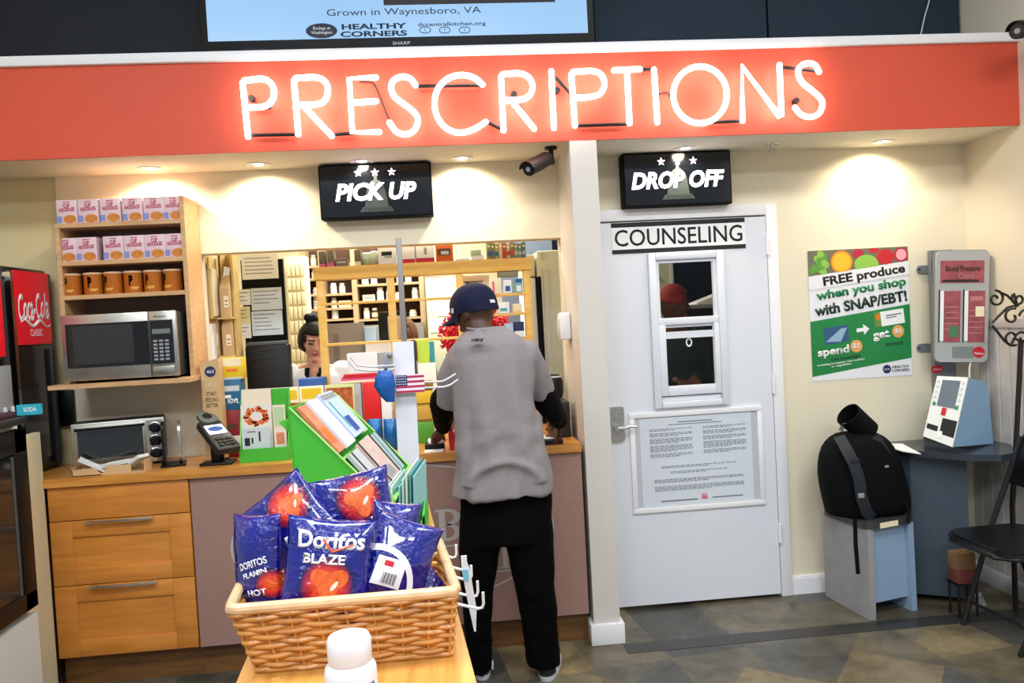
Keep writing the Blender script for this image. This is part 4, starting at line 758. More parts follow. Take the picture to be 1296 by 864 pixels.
# ---------------------------------------------------------------- kiosk seat box
t = thing('kiosk_seat', 'grey box seat with a dark top standing before the kiosk', 'seat', (2.13, 3.82, 0)); zt = 0.455
ft = [V((1.945, 3.965, zt)), V((2.005, 3.625, zt)), V((2.285, 3.70, zt)), V((2.225, 4.0, zt))]; fb_ = [V((1.96, 4.0, 0)), V((2.01, 3.64, 0)), V((2.30, 3.715, 0)), V((2.25, 4.02, 0))]
M_seat = mat('seat_grey_panel', '#99999a', 0.6, var=.1, vscale=10); M_seatb = mat('seat_blue_panel', '#8fa9c4', 0.55)
ins = lambda L, k: [p+( (sum(L, V((0, 0, 0)))/4)-p)*k for p in L]
b = MB(); a0, a1 = fb_, ft; nx = (a0[1]-a0[0]).normalized(); th = (a0[2]-a0[1]).normalized()*0.035
b.hull8([a0[0], a0[1], a0[1]+th, a0[0]+th], [a1[0], a1[1], a1[1]+th, a1[0]+th]); b.build('side_panel', M_seat, t, smooth=False)
b = MB(); b.hull8([a0[3]-th, a0[2]-th, a0[2], a0[3]], [a1[3]-th, a1[2]-th, a1[2], a1[3]]); b.build('side_panel', M_seatb, t, smooth=False)
bk = V((0, 0.025, 0)); zl = V((0, 0, 0.07)); b = MB(); b.hull8([a0[1]+th+bk+zl, a0[2]-th+bk+zl, a0[3]-th+zl, a0[0]+th+zl], [a1[1]+th+bk, a1[2]-th+bk, a1[3]-th, a1[0]+th]); b.build('front_panel', M_seatb, t, smooth=False)
ctr = sum(ft, V((0, 0, 0)))/4; rim = [ctr+(p-ctr)*1.06 for p in ft]; lp = []
for i in range(4):
    p, q, r_ = rim[i-1], rim[i], rim[(i+1) % 4]
    for s in range(6): s_ = s/5; a_ = q+(p-q)*0.18; c_ = q+(r_-q)*0.18; lp.append(a_*(1-s_)**2+q*2*s_*(1-s_)+c_*s_**2)
b = MB(); b.hull8(lp, [p+V((0, 0, 0.03)) for p in lp]); b.build('seat_top', mat('seat_top_dark', '#3a3a3c', .35), t)
b = MB(); p0, p1 = rim[1].lerp(rim[2], .25)+V((0, -0.003, 0.002)), rim[1].lerp(rim[2], .62)+V((0, -0.003, 0.002)); b.hull8([p0, p1, p1+V((0, 0.01, 0)), p0+V((0, 0.01, 0))], [p+V((0, 0, 0.026)) for p in (p0, p1, p1+V((0, 0.01, 0)), p0+V((0, 0.01, 0)))]); b.build('edge_tape', M_cream, t)
# ---------------------------------------------------------------- backpack
ZT = zt+0.0305; M_bag = mat('backpack_black', '#050608', 0.8, bump=.3, bscale=200, spec=.15); M_web = mat('webbing_slate', '#1a2027', 0.6, bump=.2, bscale=400)
t = thing('backpack', 'black backpack slumped on the kiosk seat', 'backpack', (2.1, 3.82, ZT)); bx = lambda px, py, Y=3.80: at(px, py, Y=Y)
b = MB(); rings = []
prof = [(663, 1060, 1140, .06), (655, 1050, 1150, .115), (640, 1049, 1152, .135), (610, 1041, 1146, .135), (585, 1040, 1138, .13), (565, 1044, 1130, .12), (552, 1055, 1118, .10), (546, 1068, 1104, .06)]
for y, xl, xr, dp in prof:
    l_, r_ = bx(xl, y), bx(xr, y); c_ = (l_+r_)/2; hw = (r_.x-l_.x)/2; z_ = max(c_.z, ZT+0.001) if y < 663 else ZT+0.001
    rings.append([V((c_.x+hw*math.copysign(abs(math.cos(a))**0.8, math.cos(a)), 3.82+dp*math.copysign(abs(math.sin(a))**0.75, math.sin(a)), z_)) for a in [2*PI*i/28 for i in range(28)]])
b.loft(rings); o = b.build('bag_body', M_bag, t, ang=60); o.modifiers.new('sub', 'SUBSURF').render_levels = 1
def strap(pts, w_, m=M_web, name='strap'):
    """flat ribbon through points, facing the room"""
    b = MB(); L = []; k = len(pts)
    for i, p in enumerate(pts):
        d = (pts[min(i+1, k-1)]-pts[max(i-1, 0)]).normalized(); s = d.cross(V((0, 1, 0))).normalized()*w_/2; L.append([p-s+V((0, -0.004, 0)), p+s+V((0, -0.004, 0)), p+s+V((0, 0.004, 0)), p-s+V((0, 0.004, 0))])
    b.loft(L); return b.build(name, m, t)
def onbag(px, py, off=0.012):
    # front skin of the bag at that height
    for j in range(len(prof)-1):
        if prof[j][0] >= py >= prof[j+1][0]:
            k = (prof[j][0]-py)/(prof[j][0]-prof[j+1][0]); xl = prof[j][1]+(prof[j+1][1]-prof[j][1])*k; xr = prof[j][2]+(prof[j+1][2]-prof[j][2])*k; dp = prof[j][3]+(prof[j+1][3]-prof[j][3])*k
            u = max(-1, min(1, (px-(xl+xr)/2)/((xr-xl)/2))); yy = 3.82-dp*max(0, 1-abs(u)**2.2)**0.45-off; return at(px, py, Y=yy)
    return at(px, py, Y=3.8)
strap([onbag(x, y) for x, y in ((1062, 552), (1072, 570), (1080, 585), (1087, 605), (1090, 628), (1097, 648), (1104, 656))], 0.058)
strap([onbag(x, y) for x, y in ((1108, 552), (1120, 572), (1130, 592), (1136, 615), (1143, 635))], 0.045)
strap([at(x, y, Y=Y) for x, y, Y in ((1143, 633, 3.72), (1150, 645, 3.68), (1149, 662, 3.62))], 0.012, M_bag, 'loose_strap'); strap([at(x, y, Y=3.60) for x, y in ((1082, 656), (1083, 690), (1086, 726))], 0.018, M_bag, 'hanging_strap')
b = MB(); c = onbag(1090, 627, 0.02); b.box(-0.016, 0.016, -0.012, 0.012, -0.003, 0.003, bev=.002, fr=F(c)); b.build('buckle', M_grey, t); b = MB(); c = onbag(1083, 583, 0.02); b.box(-0.02, 0.02, -0.006, 0.006, -0.003, 0.003, fr=F(c)); b.build('buckle', M_dgrey, t)
b = MB(); c = onbag(1122, 590, 0.02); b.box(-0.01, 0.01, -0.005, 0.005, -0.003, 0.003, fr=F(c)); b.build('reflective_tab', M_grey, t); b = MB(); b.tube([bx(x, y) for x, y in cv([(1064, 545), (1068, 538), (1080, 541), (1092, 552)])], 0.011); b.build('grab_loop', mat('loop_grey', '#5d5d68', .7), t)
# open black cylinder leaning on top
p0, p1 = at(1073, 524, Y=3.80), at(1101, 549, Y=3.81); p1 = at(1098, 546, Y=3.82); d = (p0-p1).normalized(); b = MB(); e = d.cross(V((0, 1, 0))).normalized(); h = e.cross(d); L = []
for s, r_ in ((0, .062), (1, .066), (1, .060), (0.12, .056)):
    q = p1+(p0-p1)*s; L.append([q+(e*math.cos(2*PI*i/26)+h*math.sin(2*PI*i/26))*r_ for i in range(26)])
b.loft(L); tag(b.build('cylinder_case', M_bag), 'black open-ended cylinder case leaning on top of the backpack', 'case')
# ---------------------------------------------------------------- folding chairs
M_vinyl = mat('black_vinyl', '#0a0d10', 0.35, coat=.1); M_ctube = mat('chair_tube_black', '#0b0b0d', 0.4)
def chair(label, loc, rz):
    t = thing('folding_chair', label, 'chair', loc, None, rz); M = WM[t.name]
    def put(b, n, m): b.bm.transform(M); return b.build(n, m, t)
    b = MB(); fr = F((0, -0.10, 0.44), (1, 0, 0), (0, 1, 0)); b.rprism(fr, -0.205, 0.205, -0.21, 0.20, 0, 0.012, 0.07); b.rprism(fr, -0.195, 0.195, -0.20, 0.19, 0.012, 0.026, 0.07); put(b, 'seat', M_vinyl)
    b = MB(); b.tube([(-0.2, 0.08, 0.432), (-0.2, -0.25, 0.432), (-0.14, -0.31, 0.432), (0.14, -0.31, 0.432), (0.2, -0.25, 0.432), (0.2, 0.08, 0.432)], 0.012); put(b, 'seat_frame', M_ctube)
    for s in (-1, 1):
        b = MB(); b.tube([(s*0.18, -0.235, 0.0), (s*0.218, -0.04, 0.45), (s*0.215, 0.07, 0.72), (s*0.212, 0.13, 0.88)], 0.0125); put(b, 'leg', M_ctube)
        b = MB(); b.tube([(s*0.185, 0.22, 0.0), (s*0.19, 0.02, 0.44)], 0.0125); put(b, 'leg', M_ctube); b = MB(); b.tube([(s*0.205, 0.08, 0.74), (s*0.2, 0.06, 0.43)], 0.007); put(b, 'brace', M_ctube)
    b = MB(); b.tube([(-0.19, -0.19, 0.11), (0.19, -0.19, 0.11)], 0.008); put(b, 'front_stretcher', M_ctube); b = MB(); b.tube([(-0.19, 0.18, 0.09), (0.19, 0.18, 0.09)], 0.008); put(b, 'rear_stretcher', M_ctube)
    L = []
    for z, y, r_ in ((0.66, 0.055, .006), (0.68, 0.06, .016), (0.80, 0.11, .018), (0.88, 0.14, .016), (0.90, 0.15, .006)): L.append([V((0.215*math.cos(a), y+r_*math.sin(a)-0.02*(1-abs(math.cos(a))), z)) for a in [2*PI*i/24 for i in range(24)]])
    b = MB(); b.loft(L); put(b, 'backrest', M_vinyl); return t
chair('black folding chair with a padded seat right of the health kiosk', (2.635, 3.33, 0), R(-88))
xa, xb = at(1214, 720, Y=3.57).x, at(1237, 720, Y=3.57).x; za, zm_, zb = at(1225, 739, Y=3.57).z, at(1225, 722, Y=3.57).z, at(1225, 701, Y=3.57).z
b = MB(); [b.tube([(x, y, 0), (x, y, za)], .006, n=6) for x in (xa, xb) for y in (3.58, 3.65)]; b.box(xa-.008, xb+.008, 3.572, 3.66, za-.008, za-.0005); tag(b.build('low_rack', M_ctube), 'low black wire stand behind the folding chair carrying two small cartons', 'stand')
b = MB(); b.box(xa, xb, 3.575, 3.655, za, zm_-.0005, bev=.002); tag(b.build('carton', mat('red_brown_carton', '#7a3b34', .7)), 'small dark red carton on the low black stand behind the chair', 'box')
b = MB(); b.box(xa-.004, xb, 3.578, 3.655, zm_, zb, bev=.002); tag(b.build('carton', mat('dull_brown_carton', '#8a6a45', .7)), 'small brown carton on top of the dark red one behind the chair', 'box')
b = MB(); q = [at(x, y, Z=0.001) for x, y in ((1232, 752), (1241, 750), (1249, 766), (1240, 767))]; b.hull8(q, [p+V((0, 0, 0.002)) for p in q]); tag(b.build('paper_scrap', M_paper), 'white scrap of paper on the floor under the folding chair', 'paper')
# iron scroll stand
M_iron = mat('wrought_iron', '#231a14', 0.5, .3); Y_ = 3.60; ip = lambda x, y: at(x, y, Y=Y_)
t = thing('iron_stand', 'black wrought iron scroll stand at the right edge', 'iron stand', (ip(1284, 640).x, Y_, 0)); zf = ip(1283, 640)
for pts in ([(1292, 432), (1290, 480), (1286, 560), (1281, 640)],):
    b = MB(); q = [ip(x, y) for x, y in pts]; q.append(V((q[-1].x, Y_, 0.0))); b.tube(q, 0.012); b.build('post', M_iron, t)
def spiral(cx, cy, r0, r1, a0, a1, n=22): return [(cx+(r0+(r1-r0)*i/n)*math.cos(R(a0+(a1-a0)*i/n)), cy-(r0+(r1-r0)*i/n)*math.sin(R(a0+(a1-a0)*i/n))) for i in range(n+1)]
for pts in (spiral(1260, 378, 2, 11, 0, 450)+[(1275, 374), (1288, 387)], spiral(1289, 378, 2, 10, 180, -270)[:-2]+[(1288, 388)], [(1256, 408), (1275, 389), (1286, 386)]+spiral(1281, 401, 11, 3, 70, 400)[::1], [(1256, 412), (1272, 432), (1279, 437)]+spiral(1281, 427, 11, 2, -60, -430), spiral(1300, 400, 10, 2, 180, -200), spiral(1294, 428, 9, 2, 160, -200)+[]):
    MB().tube([ip(x, y) for x, y in pts], 0.006, n=6).build('scroll', M_iron, t)
b = MB(); b.tube([ip(1292, 432), ip(1284, 428), ip(1279, 437)], 0.007); b.build('scroll_tie', M_iron, t); b = MB(); q = ip(1292, 432); b.tube([q, V((XR-.002, Y_, q.z))], 0.008); b.build('wall_arm', M_iron, t)

# ================================================================ pharmacy interior
YH = 4.30   # hutch on the back of the counter
t = thing('display_hutch', 'open yellow pine display hutch standing on the counter behind the window', 'shelf', (-0.1, YH, 0.974)); zt0, zt1 = at(540, 348, Y=YH).z, at(540, 332, Y=YH).z
hz = lambda px, py: at(px, py, Y=YH).z; hx = lambda px, py=400: at(px, py, Y=YH).x
posts = [hx(408), hx(497), hx(584), hx(669)]
for i, x in enumerate(posts): MB().box(x-0.02, x+0.02, YH-0.02, YH+0.02, 0.9745, zt0, bev=.002).build('post', M_hutch, t)
MB().box(posts[0]-0.03, posts[3]+0.03, YH-0.03, YH+0.10, zt0, zt1, bev=.003).build('top_board', M_hutch, t)
for k, (z, x0, x1) in enumerate(((hz(500, 379), posts[0], posts[2]), (hz(500, 430), posts[0], posts[2]), (hz(625, 372), posts[2], posts[3]), (hz(625, 397), posts[2], posts[3]), (hz(625, 428), posts[2], posts[3]))):
    MB().box(x0-0.0, x1+0.0, YH-0.022, YH+(0.02 if k < 2 else 0.09), z-0.014, z, bev=.002).build('shelf_rail' if k < 2 else 'shelf_board', M_hutch, t)
ZH1, ZH2, ZH3 = hz(625, 372), hz(625, 397), hz(625, 428); zH = zt1+0.0005
# --- goods on top of the hutch
def oncarton(name, label, px0, px1, py0, body, prints=(), words=(), z=None, Y=YH-0.025, dp=0.09, group=None, cat='box'):
    yb = 430
    # rests on height z: find the pixel row of that height
    x_ = (px0+px1)/2; lo, hi = 0, 864
    for _ in range(40):
        m_ = (lo+hi)/2
        if at(x_, m_, Y=Y).z > z: lo = m_
        else: hi = m_
    return carton(name, label, px0, py0, px1, hi, Y, dp, body, prints, words, group, cat, zbase=z)
M_pat = mat('patterned_carton', '#6f6250', .6, var=.6, vscale=90)
oncarton('goods_box', 'slim patterned carton at the left end on top of the hutch', 404, 412, 318, M_pat, ((0, 1, 0, .2, M_pink),), z=zH)
oncarton('goods_box', 'second slim patterned carton from the left on top of the hutch', 415, 423, 317, M_pat, ((0, 1, 0, .25, M_pink),), z=zH)
oncarton('goods_box', 'low taupe carton between the slim patterned cartons on the hutch', 425, 440, 327, mat('taupe_carton', '#7d6c60', .7), ((.1, .9, .4, .6, M_lgrey),), z=zH)
oncarton('goods_box', 'slim patterned carton right of the low taupe carton on the hutch', 449, 457, 316, M_pat, ((0, 1, 0, .25, M_cream),), z=zH)
for i, (x, r_, lb) in enumerate(((463, .042, 'pale green plastic bag of goods on top of the hutch'), (473, .045, 'pale mint plastic bag beside the white printer carton on the hutch'))):
    c = at(x, 330, Y=YH+0.03); b = MB(); rn2 = random.Random(i); b.ball((c.x, c.y, zH+r_*0.85), (r_, r_*.8, r_*.85), n=12, fn=lambda p: p*(1+0.14*noise.noise(p*45)) ); tag(b.build('plastic_bag', mat('mint_bag', '#c5d6c2', .35)), lb, 'bag')
oncarton('goods_box', 'large white carton with dark print on the hutch', 479, 501, 313, M_paper, ((.2, .8, .5, .75, M_ink), (.35, .8, .38, .46, M_grey)), z=zH)
oncarton('goods_box', 'white carton with a red foot, left of its twin on the hutch', 504, 525, 311, M_paper, ((0, 1, 0, .22, M_red),), z=zH)
oncarton('goods_box', 'white carton with a red foot and black figure, beside the orange box', 527, 550, 310, M_paper, ((0, 1, 0, .24, M_red), (.45, .6, .45, .85, M_grey)), z=zH)
oncarton('goods_box', 'orange device carton on top of the hutch above the cap', 552, 574, 309, mat('orange_carton', '#d9641e', .5), ((.1, .85, .35, .75, M_brown), (.3, .75, .4, .6, M_lgrey)), z=zH)
oncarton('goods_box', 'low white carton right of the orange carton on the hutch', 577, 594, 327, M_paper, (), z=zH)
q = oncarton('goods_box', 'white carton under the small pale green carton on the hutch', 597, 612, 323, M_paper, (), z=zH)
oncarton('goods_box', 'small pale green carton stacked on a white one on the hutch', 596, 609, 316, mat('pale_green_carton', '#b9c9a4', .6), (), z=zH+q[3]+0.001)
bk = (('#8a8250', '#2f5f9a'), ('#7d7a52', '#2d6fa5'), ('#a59b62', '#1e6b8a'), ('#c9b48c', '#d9cdb0'), ('#b0563c', '#d02828'), ('#c3ad84', '#c8281e'), ('#8a7450', '#d0322a'), ('#7f8d7c', '#c0c8b8'), ('#6f7f78', '#b9c4c0'), ('#5b6a70', '#a9b4b8'))
ordn = ('first', 'second', 'third', 'fourth', 'fifth', 'sixth', 'seventh', 'eighth', 'ninth', 'tenth')
for i, (a, c_) in enumerate(bk):
    x0 = 617+i*4.9; m1, m2 = mat('book_%d' % i, a, .6), mat('book_band_%d' % i, c_, .6)
    oncarton('book', 'thin upright book, %s from the left in the row on the hutch' % ordn[i], x0, x0+4.6, 306+(i % 3), m1, ((.1, .9, .2, .45, m2), (.2, .8, .7, .8, M_cream)), z=zH, group='books on the hutch', cat='book', dp=.1)
# --- goods in the right bay of the hutch
oncarton('goods_box', 'white carton showing blue pills on the top shelf of the hutch', 638, 648, 354, M_paper, ((.2, .8, .15, .55, M_blue),), z=ZH1, dp=.07)
oncarton('goods_box', 'teal and white carton at the right end of the top hutch shelf', 652, 662, 352, mat('teal_carton', '#7fb3b0', .5), ((.1, .9, .7, .95, M_blue), (.2, .8, .1, .5, M_paper)), z=ZH1, dp=.07)
oncarton('goods_box', 'cream carton with a pink edge behind the cap on the hutch shelf', 624, 632, 356, M_cream, ((.0, .3, 0, 1, M_pink),), z=ZH1, dp=.07)
oncarton('goods_box', 'white carton with teal print on the middle hutch shelf', 631, 645, 382, M_paper, ((.15, .8, .2, .45, M_teal),), z=ZH2, dp=.07)
oncarton('goods_box', 'small cream carton at the right end of the middle hutch shelf', 650, 661, 384, M_cream, ((.1, .9, .1, .2, M_yellow),), z=ZH2, dp=.07)
oncarton('goods_box', 'navy and white carton on the lowest hutch shelf by the post', 652, 664, 407, M_navy, ((0, 1, 0, .4, M_paper),), z=ZH3, dp=.07)
oncarton('goods_box', 'pale blue carton beside the navy one on the lowest hutch shelf', 640, 650, 409, mat('pale_blue', '#a9c3dc', .6), (), z=ZH3, dp=.07)
p = at(641, 344, Y=YH+0.04); b = MB(); b.box(p.x-0.05, p.x+0.06, YH-0.02, YH+0.08, zt0-0.03, zt0-0.001, bev=.002); tag(b.build('binder', mat('olive_binder', '#8a8468', .6)), 'olive binder slid under the top board of the hutch', 'binder')
t = thing('wall_notice', 'large white printed notice seen through the right bay of the hutch', 'notice', at(600, 372, Y=YH+0.12)); fr = F(at(601, 373, Y=YH+0.12)); MB().box(-0.085, 0.085, -0.11, 0.11, 0, .002, fr=fr).build('sheet', M_paper, t)
patches(fr, [(-.06, .05, .07, .078, 0), (-.06, .06, .045, .05, 0), (-.06, .03, .02, .025, 0)], d=.003).build('print', M_inkg, t)
b = MB(); b.tube([fr.p(0, 0.11, 0), fr.p(0, zt0-fr.O.z, 0)], .002); b.build('hanging_tab', M_paper, t)

# --- back shelves with bottles
YB = 6.28; M_bs = mat('brown_shelf_back', '#4a2e1c', .7); M_bboard = mat('tan_shelf_board', '#b39a76', .6)
sx = lambda px, py=370: at(px, py, Y=YB).x; sz = lambda px, py: at(px, py, Y=YB).z
t = thing('medicine_shelving', 'brown backed shelving full of medicine bottles along the rear pharmacy wall', 'shelving', ((sx(384)+sx(535))/2, YB, 0)); ztop = sz(460, 318)+0.04
MB().box(sx(384), sx(535), YB+0.20, YB+0.22, 0, ztop).build('back_panel', M_bs, t)
ups = [sx(385), sx(408), sx(449), sx(534)]
for x in ups: MB().box(x-0.02, x+0.02, YB, YB+0.20, 0, ztop).build('upright', M_bboard, t)
rowsA = [336, 352, 372, 391, 406]; rowsB = [333, 371, 389, 403]; rowsC = [333, 358, 379, 402]
shelfz = []
for (i0, rows) in ((0, rowsA), (1, rowsB), (2, rowsC)):
    xm = ((385+408)/2, 428, 492)[i0]
    for r_ in rows: z = sz(xm, r_); shelfz.append((ups[i0]+0.02, ups[i0+1]-0.02, z)); MB().box(ups[i0]+0.02, ups[i0+1]-0.02, YB+0.005, YB+0.20, z-0.018, z).build('shelf_board', M_bboard, t)
MB().box(ups[0], ups[3], YB-0.05, YB+0.2, 0, sz(460, 407)-0.03).build('base_counter', mat('grey_counter', '#8e8a86', .6), t)
# bottle prototypes
def bott(h, r_, m):
    b = MB(); b.lathe([(0, 0), (r_, 0.002), (r_, h*.66), (r_*.72, h*.76), (r_*.72, h*.79)], n=12, m=0); b.lathe([(r_*.8, h*.78), (r_*.82, h*.98), (0, h)], n=12, m=1); b.lathe([(r_*1.015, h*.15), (r_*1.015, h*.55)], n=12, m=2); return b.build('medicine_bottle', m)
def sbox(w_, h, m): b = MB(); b.box(-w_/2, w_/2, -.03, .03, 0, h, m=0); b.box(-w_*.35, w_*.35, -.0315, -.03, h*.35, h*.6, m=1); return b.build('medicine_carton', m)
kinds = [('plain white medicine bottle on the rear shelving', bott(.095, .028, [M_paper, M_paper, M_lgrey])), ('cream medicine bottle with a grey cap on the rear shelving', bott(.082, .024, [M_cream, M_lgrey, M_paper])), ('brown medicine bottle with a white cap on the rear shelving', bott(.092, .026, [M_brown, M_paper, M_cream])),
         ('squat white medicine jar on the rear shelving', bott(.06, .032, [M_paper, M_cream, M_lgrey])), ('white medicine carton on the rear shelving', sbox(.06, .09, [M_paper, M_lgrey])), ('low cream medicine carton on the rear shelving', sbox(.10, .05, [M_cream, M_grey]))]
for k, (lb, o) in enumerate(kinds): tag(o, lb, 'bottle' if k < 4 else 'box', lb.replace(' on the rear shelving', 's on the rear shelving').replace('a grey cap', 'grey caps').replace('a white cap', 'white caps').replace('bottle', 'bottles', 1).replace('bottles with grey capss', 'bottles with grey caps'))
for lb, o in kinds: o['group'] = {'p': 'plain white bottles', 'cr': 'cream bottles', 'br': 'brown bottles', 'sq': 'squat white jars', 'wh': 'white medicine cartons', 'lo': 'low cream cartons'}[[k for k in ('p', 'cr', 'br', 'sq', 'wh', 'lo') if lb.startswith(k)][0]]
used = set(); rn = random.Random(11)
for (x0, x1, z) in shelfz:
    x = x0+0.05
    while x < x1-0.04:
        k = rn.choices(range(6), (6, 4, 1, 3, 2, 2))[0]; wd = (.062, .054, .058, .07, .066, .106)[k]
        if x+wd > x1+0.02: k = 1; wd = .054
        o = kinds[k][1]
        if k in used: o = o.copy(); COL.objects.link(o)
        used.add(k); o.location = (x+wd/2-0.02, YB+0.06+rn.uniform(-.01, .02), z+0.0005); s = rn.uniform(.9, 1.12); o.scale = (min(s, 1.0), min(s, 1.0), s)
        x += wd+0.008+(0.06 if rn.random() < .25 else 0)
# white panel door at the back, right
a, c = at(538, 352, Y=6.0), at(581, 424, Y=6.0); t = thing('storage_cabinet', 'pale grey-green tall storage cabinet behind the right side of the hutch', 'cabinet', ((a.x+c.x)/2, 6.1, 0)); M_pg = mat('pale_green_metal', '#c9cdb4', .5)
MB().box(a.x, c.x+0.25, 6.0, 6.25, 0, a.z, bev=.004).build('body', M_pg, t); MB().box(a.x+0.01, c.x-0.03, 5.985, 6.0, 0.1, a.z-0.03, bev=.003).build('door', M_pg, t)
for i, (px, py, w_, h_) in enumerate(((560, 390, .09, .12), (570, 372, .12, .07), (556, 412, .14, .10))):
    p = at(px, py, Y=5.984); o = MB().box(p.x-w_/2, p.x+w_/2, 5.98, 5.984, p.z-h_/2, p.z+h_/2).build('taped_note', M_paper); tag(o, ('white note taped highest but one on the storage cabinet door', 'wide white note taped at the top of the storage cabinet door', 'large white note taped lowest on the storage cabinet door')[i], 'note')
# refrigerator at the right of the window
a, c = at(672, 316, Y=4.62), at(700, 316, Y=4.62); xL, xM = a.x, at(679.5, 330, Y=4.62).x
t = thing('refrigerator', 'tall cream refrigerator with a dark door gasket right of the hutch', 'refrigerator', (0.72, 4.85, 0)); M_fr = mat('fridge_cream', '#c9c8b0', .5)
zt = at(688, 317, Y=4.62).z; b = MB(); b.box(xM, 0.86, 4.62, 5.2, 0, zt, bev=.01); b.build('cabinet', M_fr, t); zm = at(680, 350, Y=4.62).z
b = MB(); b.box(xM-0.065, xM-0.012, 4.64, 5.16, 0.1, zm-0.004, bev=.006); b.build('lower_door', mat('fridge_door_white', '#d3dade', .4), t); b = MB(); b.box(xM-0.065, xM-0.012, 4.64, 5.16, zm+0.004, zt-0.02, bev=.006); b.build('freezer_door', M_fr, t); b = MB(); b.box(xM-0.012, xM, 4.625, 5.15, 0.1, zm, bev=0); b.box(xM, xM+0.028, 4.615, 4.62, 0.1, zm, bev=0); b.build('gasket', M_blackm, t)
p = at(687, 323, Y=4.615); b = MB(); b.tube([p+V((.018*math.cos(2*PI*i/16), -.004, .018*math.sin(2*PI*i/16))) for i in range(16)], .004, n=6, closed=True); b.build('ring_hook', M_lgrey, t)
for x_ in (685, 693): p = at(x_, 340, Y=4.615); b = MB(); b.box(p.x-.004, p.x+.004, 4.61, 4.62, 0.3, p.z+.0); b.build('seam_strip', M_lgrey, t)
# white wall intercom on pillar side
a = at(703, 398, X=0.63); b = at(712, 398, X=0.63); t = thing('wall_intercom', 'white plastic dispenser fixed to the side of the pillar', 'dispenser', (0.60, a.y-0.03, at(706, 425, X=0.63).z)); yc = 3.92; z0, z1 = at(706, 427, X=0.63).z, at(706, 396, X=0.63).z
MB().box(0.575, 0.6295, yc-0.05, yc+0.05, z0, z1, bev=.012).build('housing', M_trim, t); MB().box(0.568, 0.576, yc-0.03, yc+0.03, z0+0.02, z1-0.03, bev=.004).build('front_cover', M_lgrey, t)
# pigeonhole rack and bags at the left of the window
M_pine = wood('pale_plywood', '#c8a55c', '#dcc07c', (2, 8, 8), .6, 0); YR = 4.36
rx = lambda px: at(px, 380, Y=YR).x; rz_ = lambda py, px=280: at(px, py, Y=YR).z
t = thing('pigeonhole_rack', 'pale plywood pigeonhole rack of paper bags left of the window', 'rack', (rx(285), YR, 0.974)); X0, X1 = -1.205, rx(298); zr = 2.02
MB().box(X0, X1, YR+0.08, YR+0.092, 0.975, zr).build('back_panel', M_pine, t)
xs = [X0+0.01, rx(264), rx(281), rx(297)]
for x in xs: MB().box(x-0.006, x+0.006, YR-0.02, YR+0.08, 0.975, zr).build('divider', M_pine, t)
ZR = [rz_(y) for y in (402, 450)]
for z in ZR: MB().box(X0, X1, YR-.10, YR+0.08, z-0.01, z).build('shelf_board', M_pine, t)
bn = ('left', 'middle', 'right'); 
for r_ in range(2):
    for k in range(3):
        x0, x1 = xs[k]+0.009, xs[k+1]-0.009
        if x1-x0 < 0.03: continue
        h = (0.20, 0.24, 0.22)[k]; z = ZR[r_]+0.0005; b = MB(); y0 = YR-.075
        b.loft([[V((x0, y0, z)), V((x1, y0, z)), V((x1, y0+.11, z)), V((x0, y0+.11, z))], [V((x0, y0, z+h*.7)), V((x1, y0, z+h*.7)), V((x1, y0+.11, z+h*.7)), V((x0, y0+.11, z+h*.7))], [V((x0+.004, y0+.05, z+h)), V((x1-.004, y0+.04, z+h*1.04)), V((x1-.004, y0+.055, z+h*1.04)), V((x0+.004, y0+.065, z+h))]])
        o = b.build('paper_bag', M_kraft, smooth=False); tag(o, 'kraft paper prescription bag in the %s bay, %s row of the pigeonhole rack' % (bn[k], ('upper', 'lower')[r_]), 'bag', 'prescription bags in the rack')
        fr = F(((x0+x1)/2+.008, y0, z+h*.38)); patches(fr, [(-.012, .014, -.03, .03, 0), (-.008, .010, -.02, -.015, 1), (-.008, .010, 0, .006, 1)], d=.001).build('bag_label', [M_cream, M_inkg], o)
        b = MB(); b.prism(F(((x0+x1)/2, y0+.05, z+h*.8), (1, 0.3, 0)), [(-.02, 0), (.012, 0), (.025, .09), (-.005, .10)], 0, .002); b.build('receipt', M_paper, o)
# small hanging file case at the window's left jamb
b0 = at(249, 326, Y=4.25); t = thing('hanging_file_case', 'pale wooden file case hung inside the left edge of the service window', 'file case', (-1.17, 4.24, 1.65)); b = MB(); x0, x1 = -1.222, at(262, 360, Y=4.22).x; z0, z1 = at(250, 404, Y=4.22).z, at(250, 326, Y=4.22).z
b.box(x0, x1, 4.20, 4.34, z0, z0+.012); b.box(x0, x0+.01, 4.20, 4.34, z0, z1); b.box(x1-.008, x1, 4.20, 4.34, z0, z1-.03); b.box(x0, x1, 4.33, 4.34, z0, z1); b.build('case', M_pine, t); b = MB(); b.box(x0+.018, x1-.014, 4.215, 4.32, z0+.0125, z1-.06); b.build('file_stack', M_cream, t)
b = MB(); z0, z1 = at(256, 462, Y=4.22).z, at(256, 410, Y=4.22).z; b.box(x0, x1-.02, 4.21, 4.33, 0.9745, z1, bev=.003); tag(b.build('white_file_box', M_paper), 'white upright file box standing below the hung file case', 'file box')
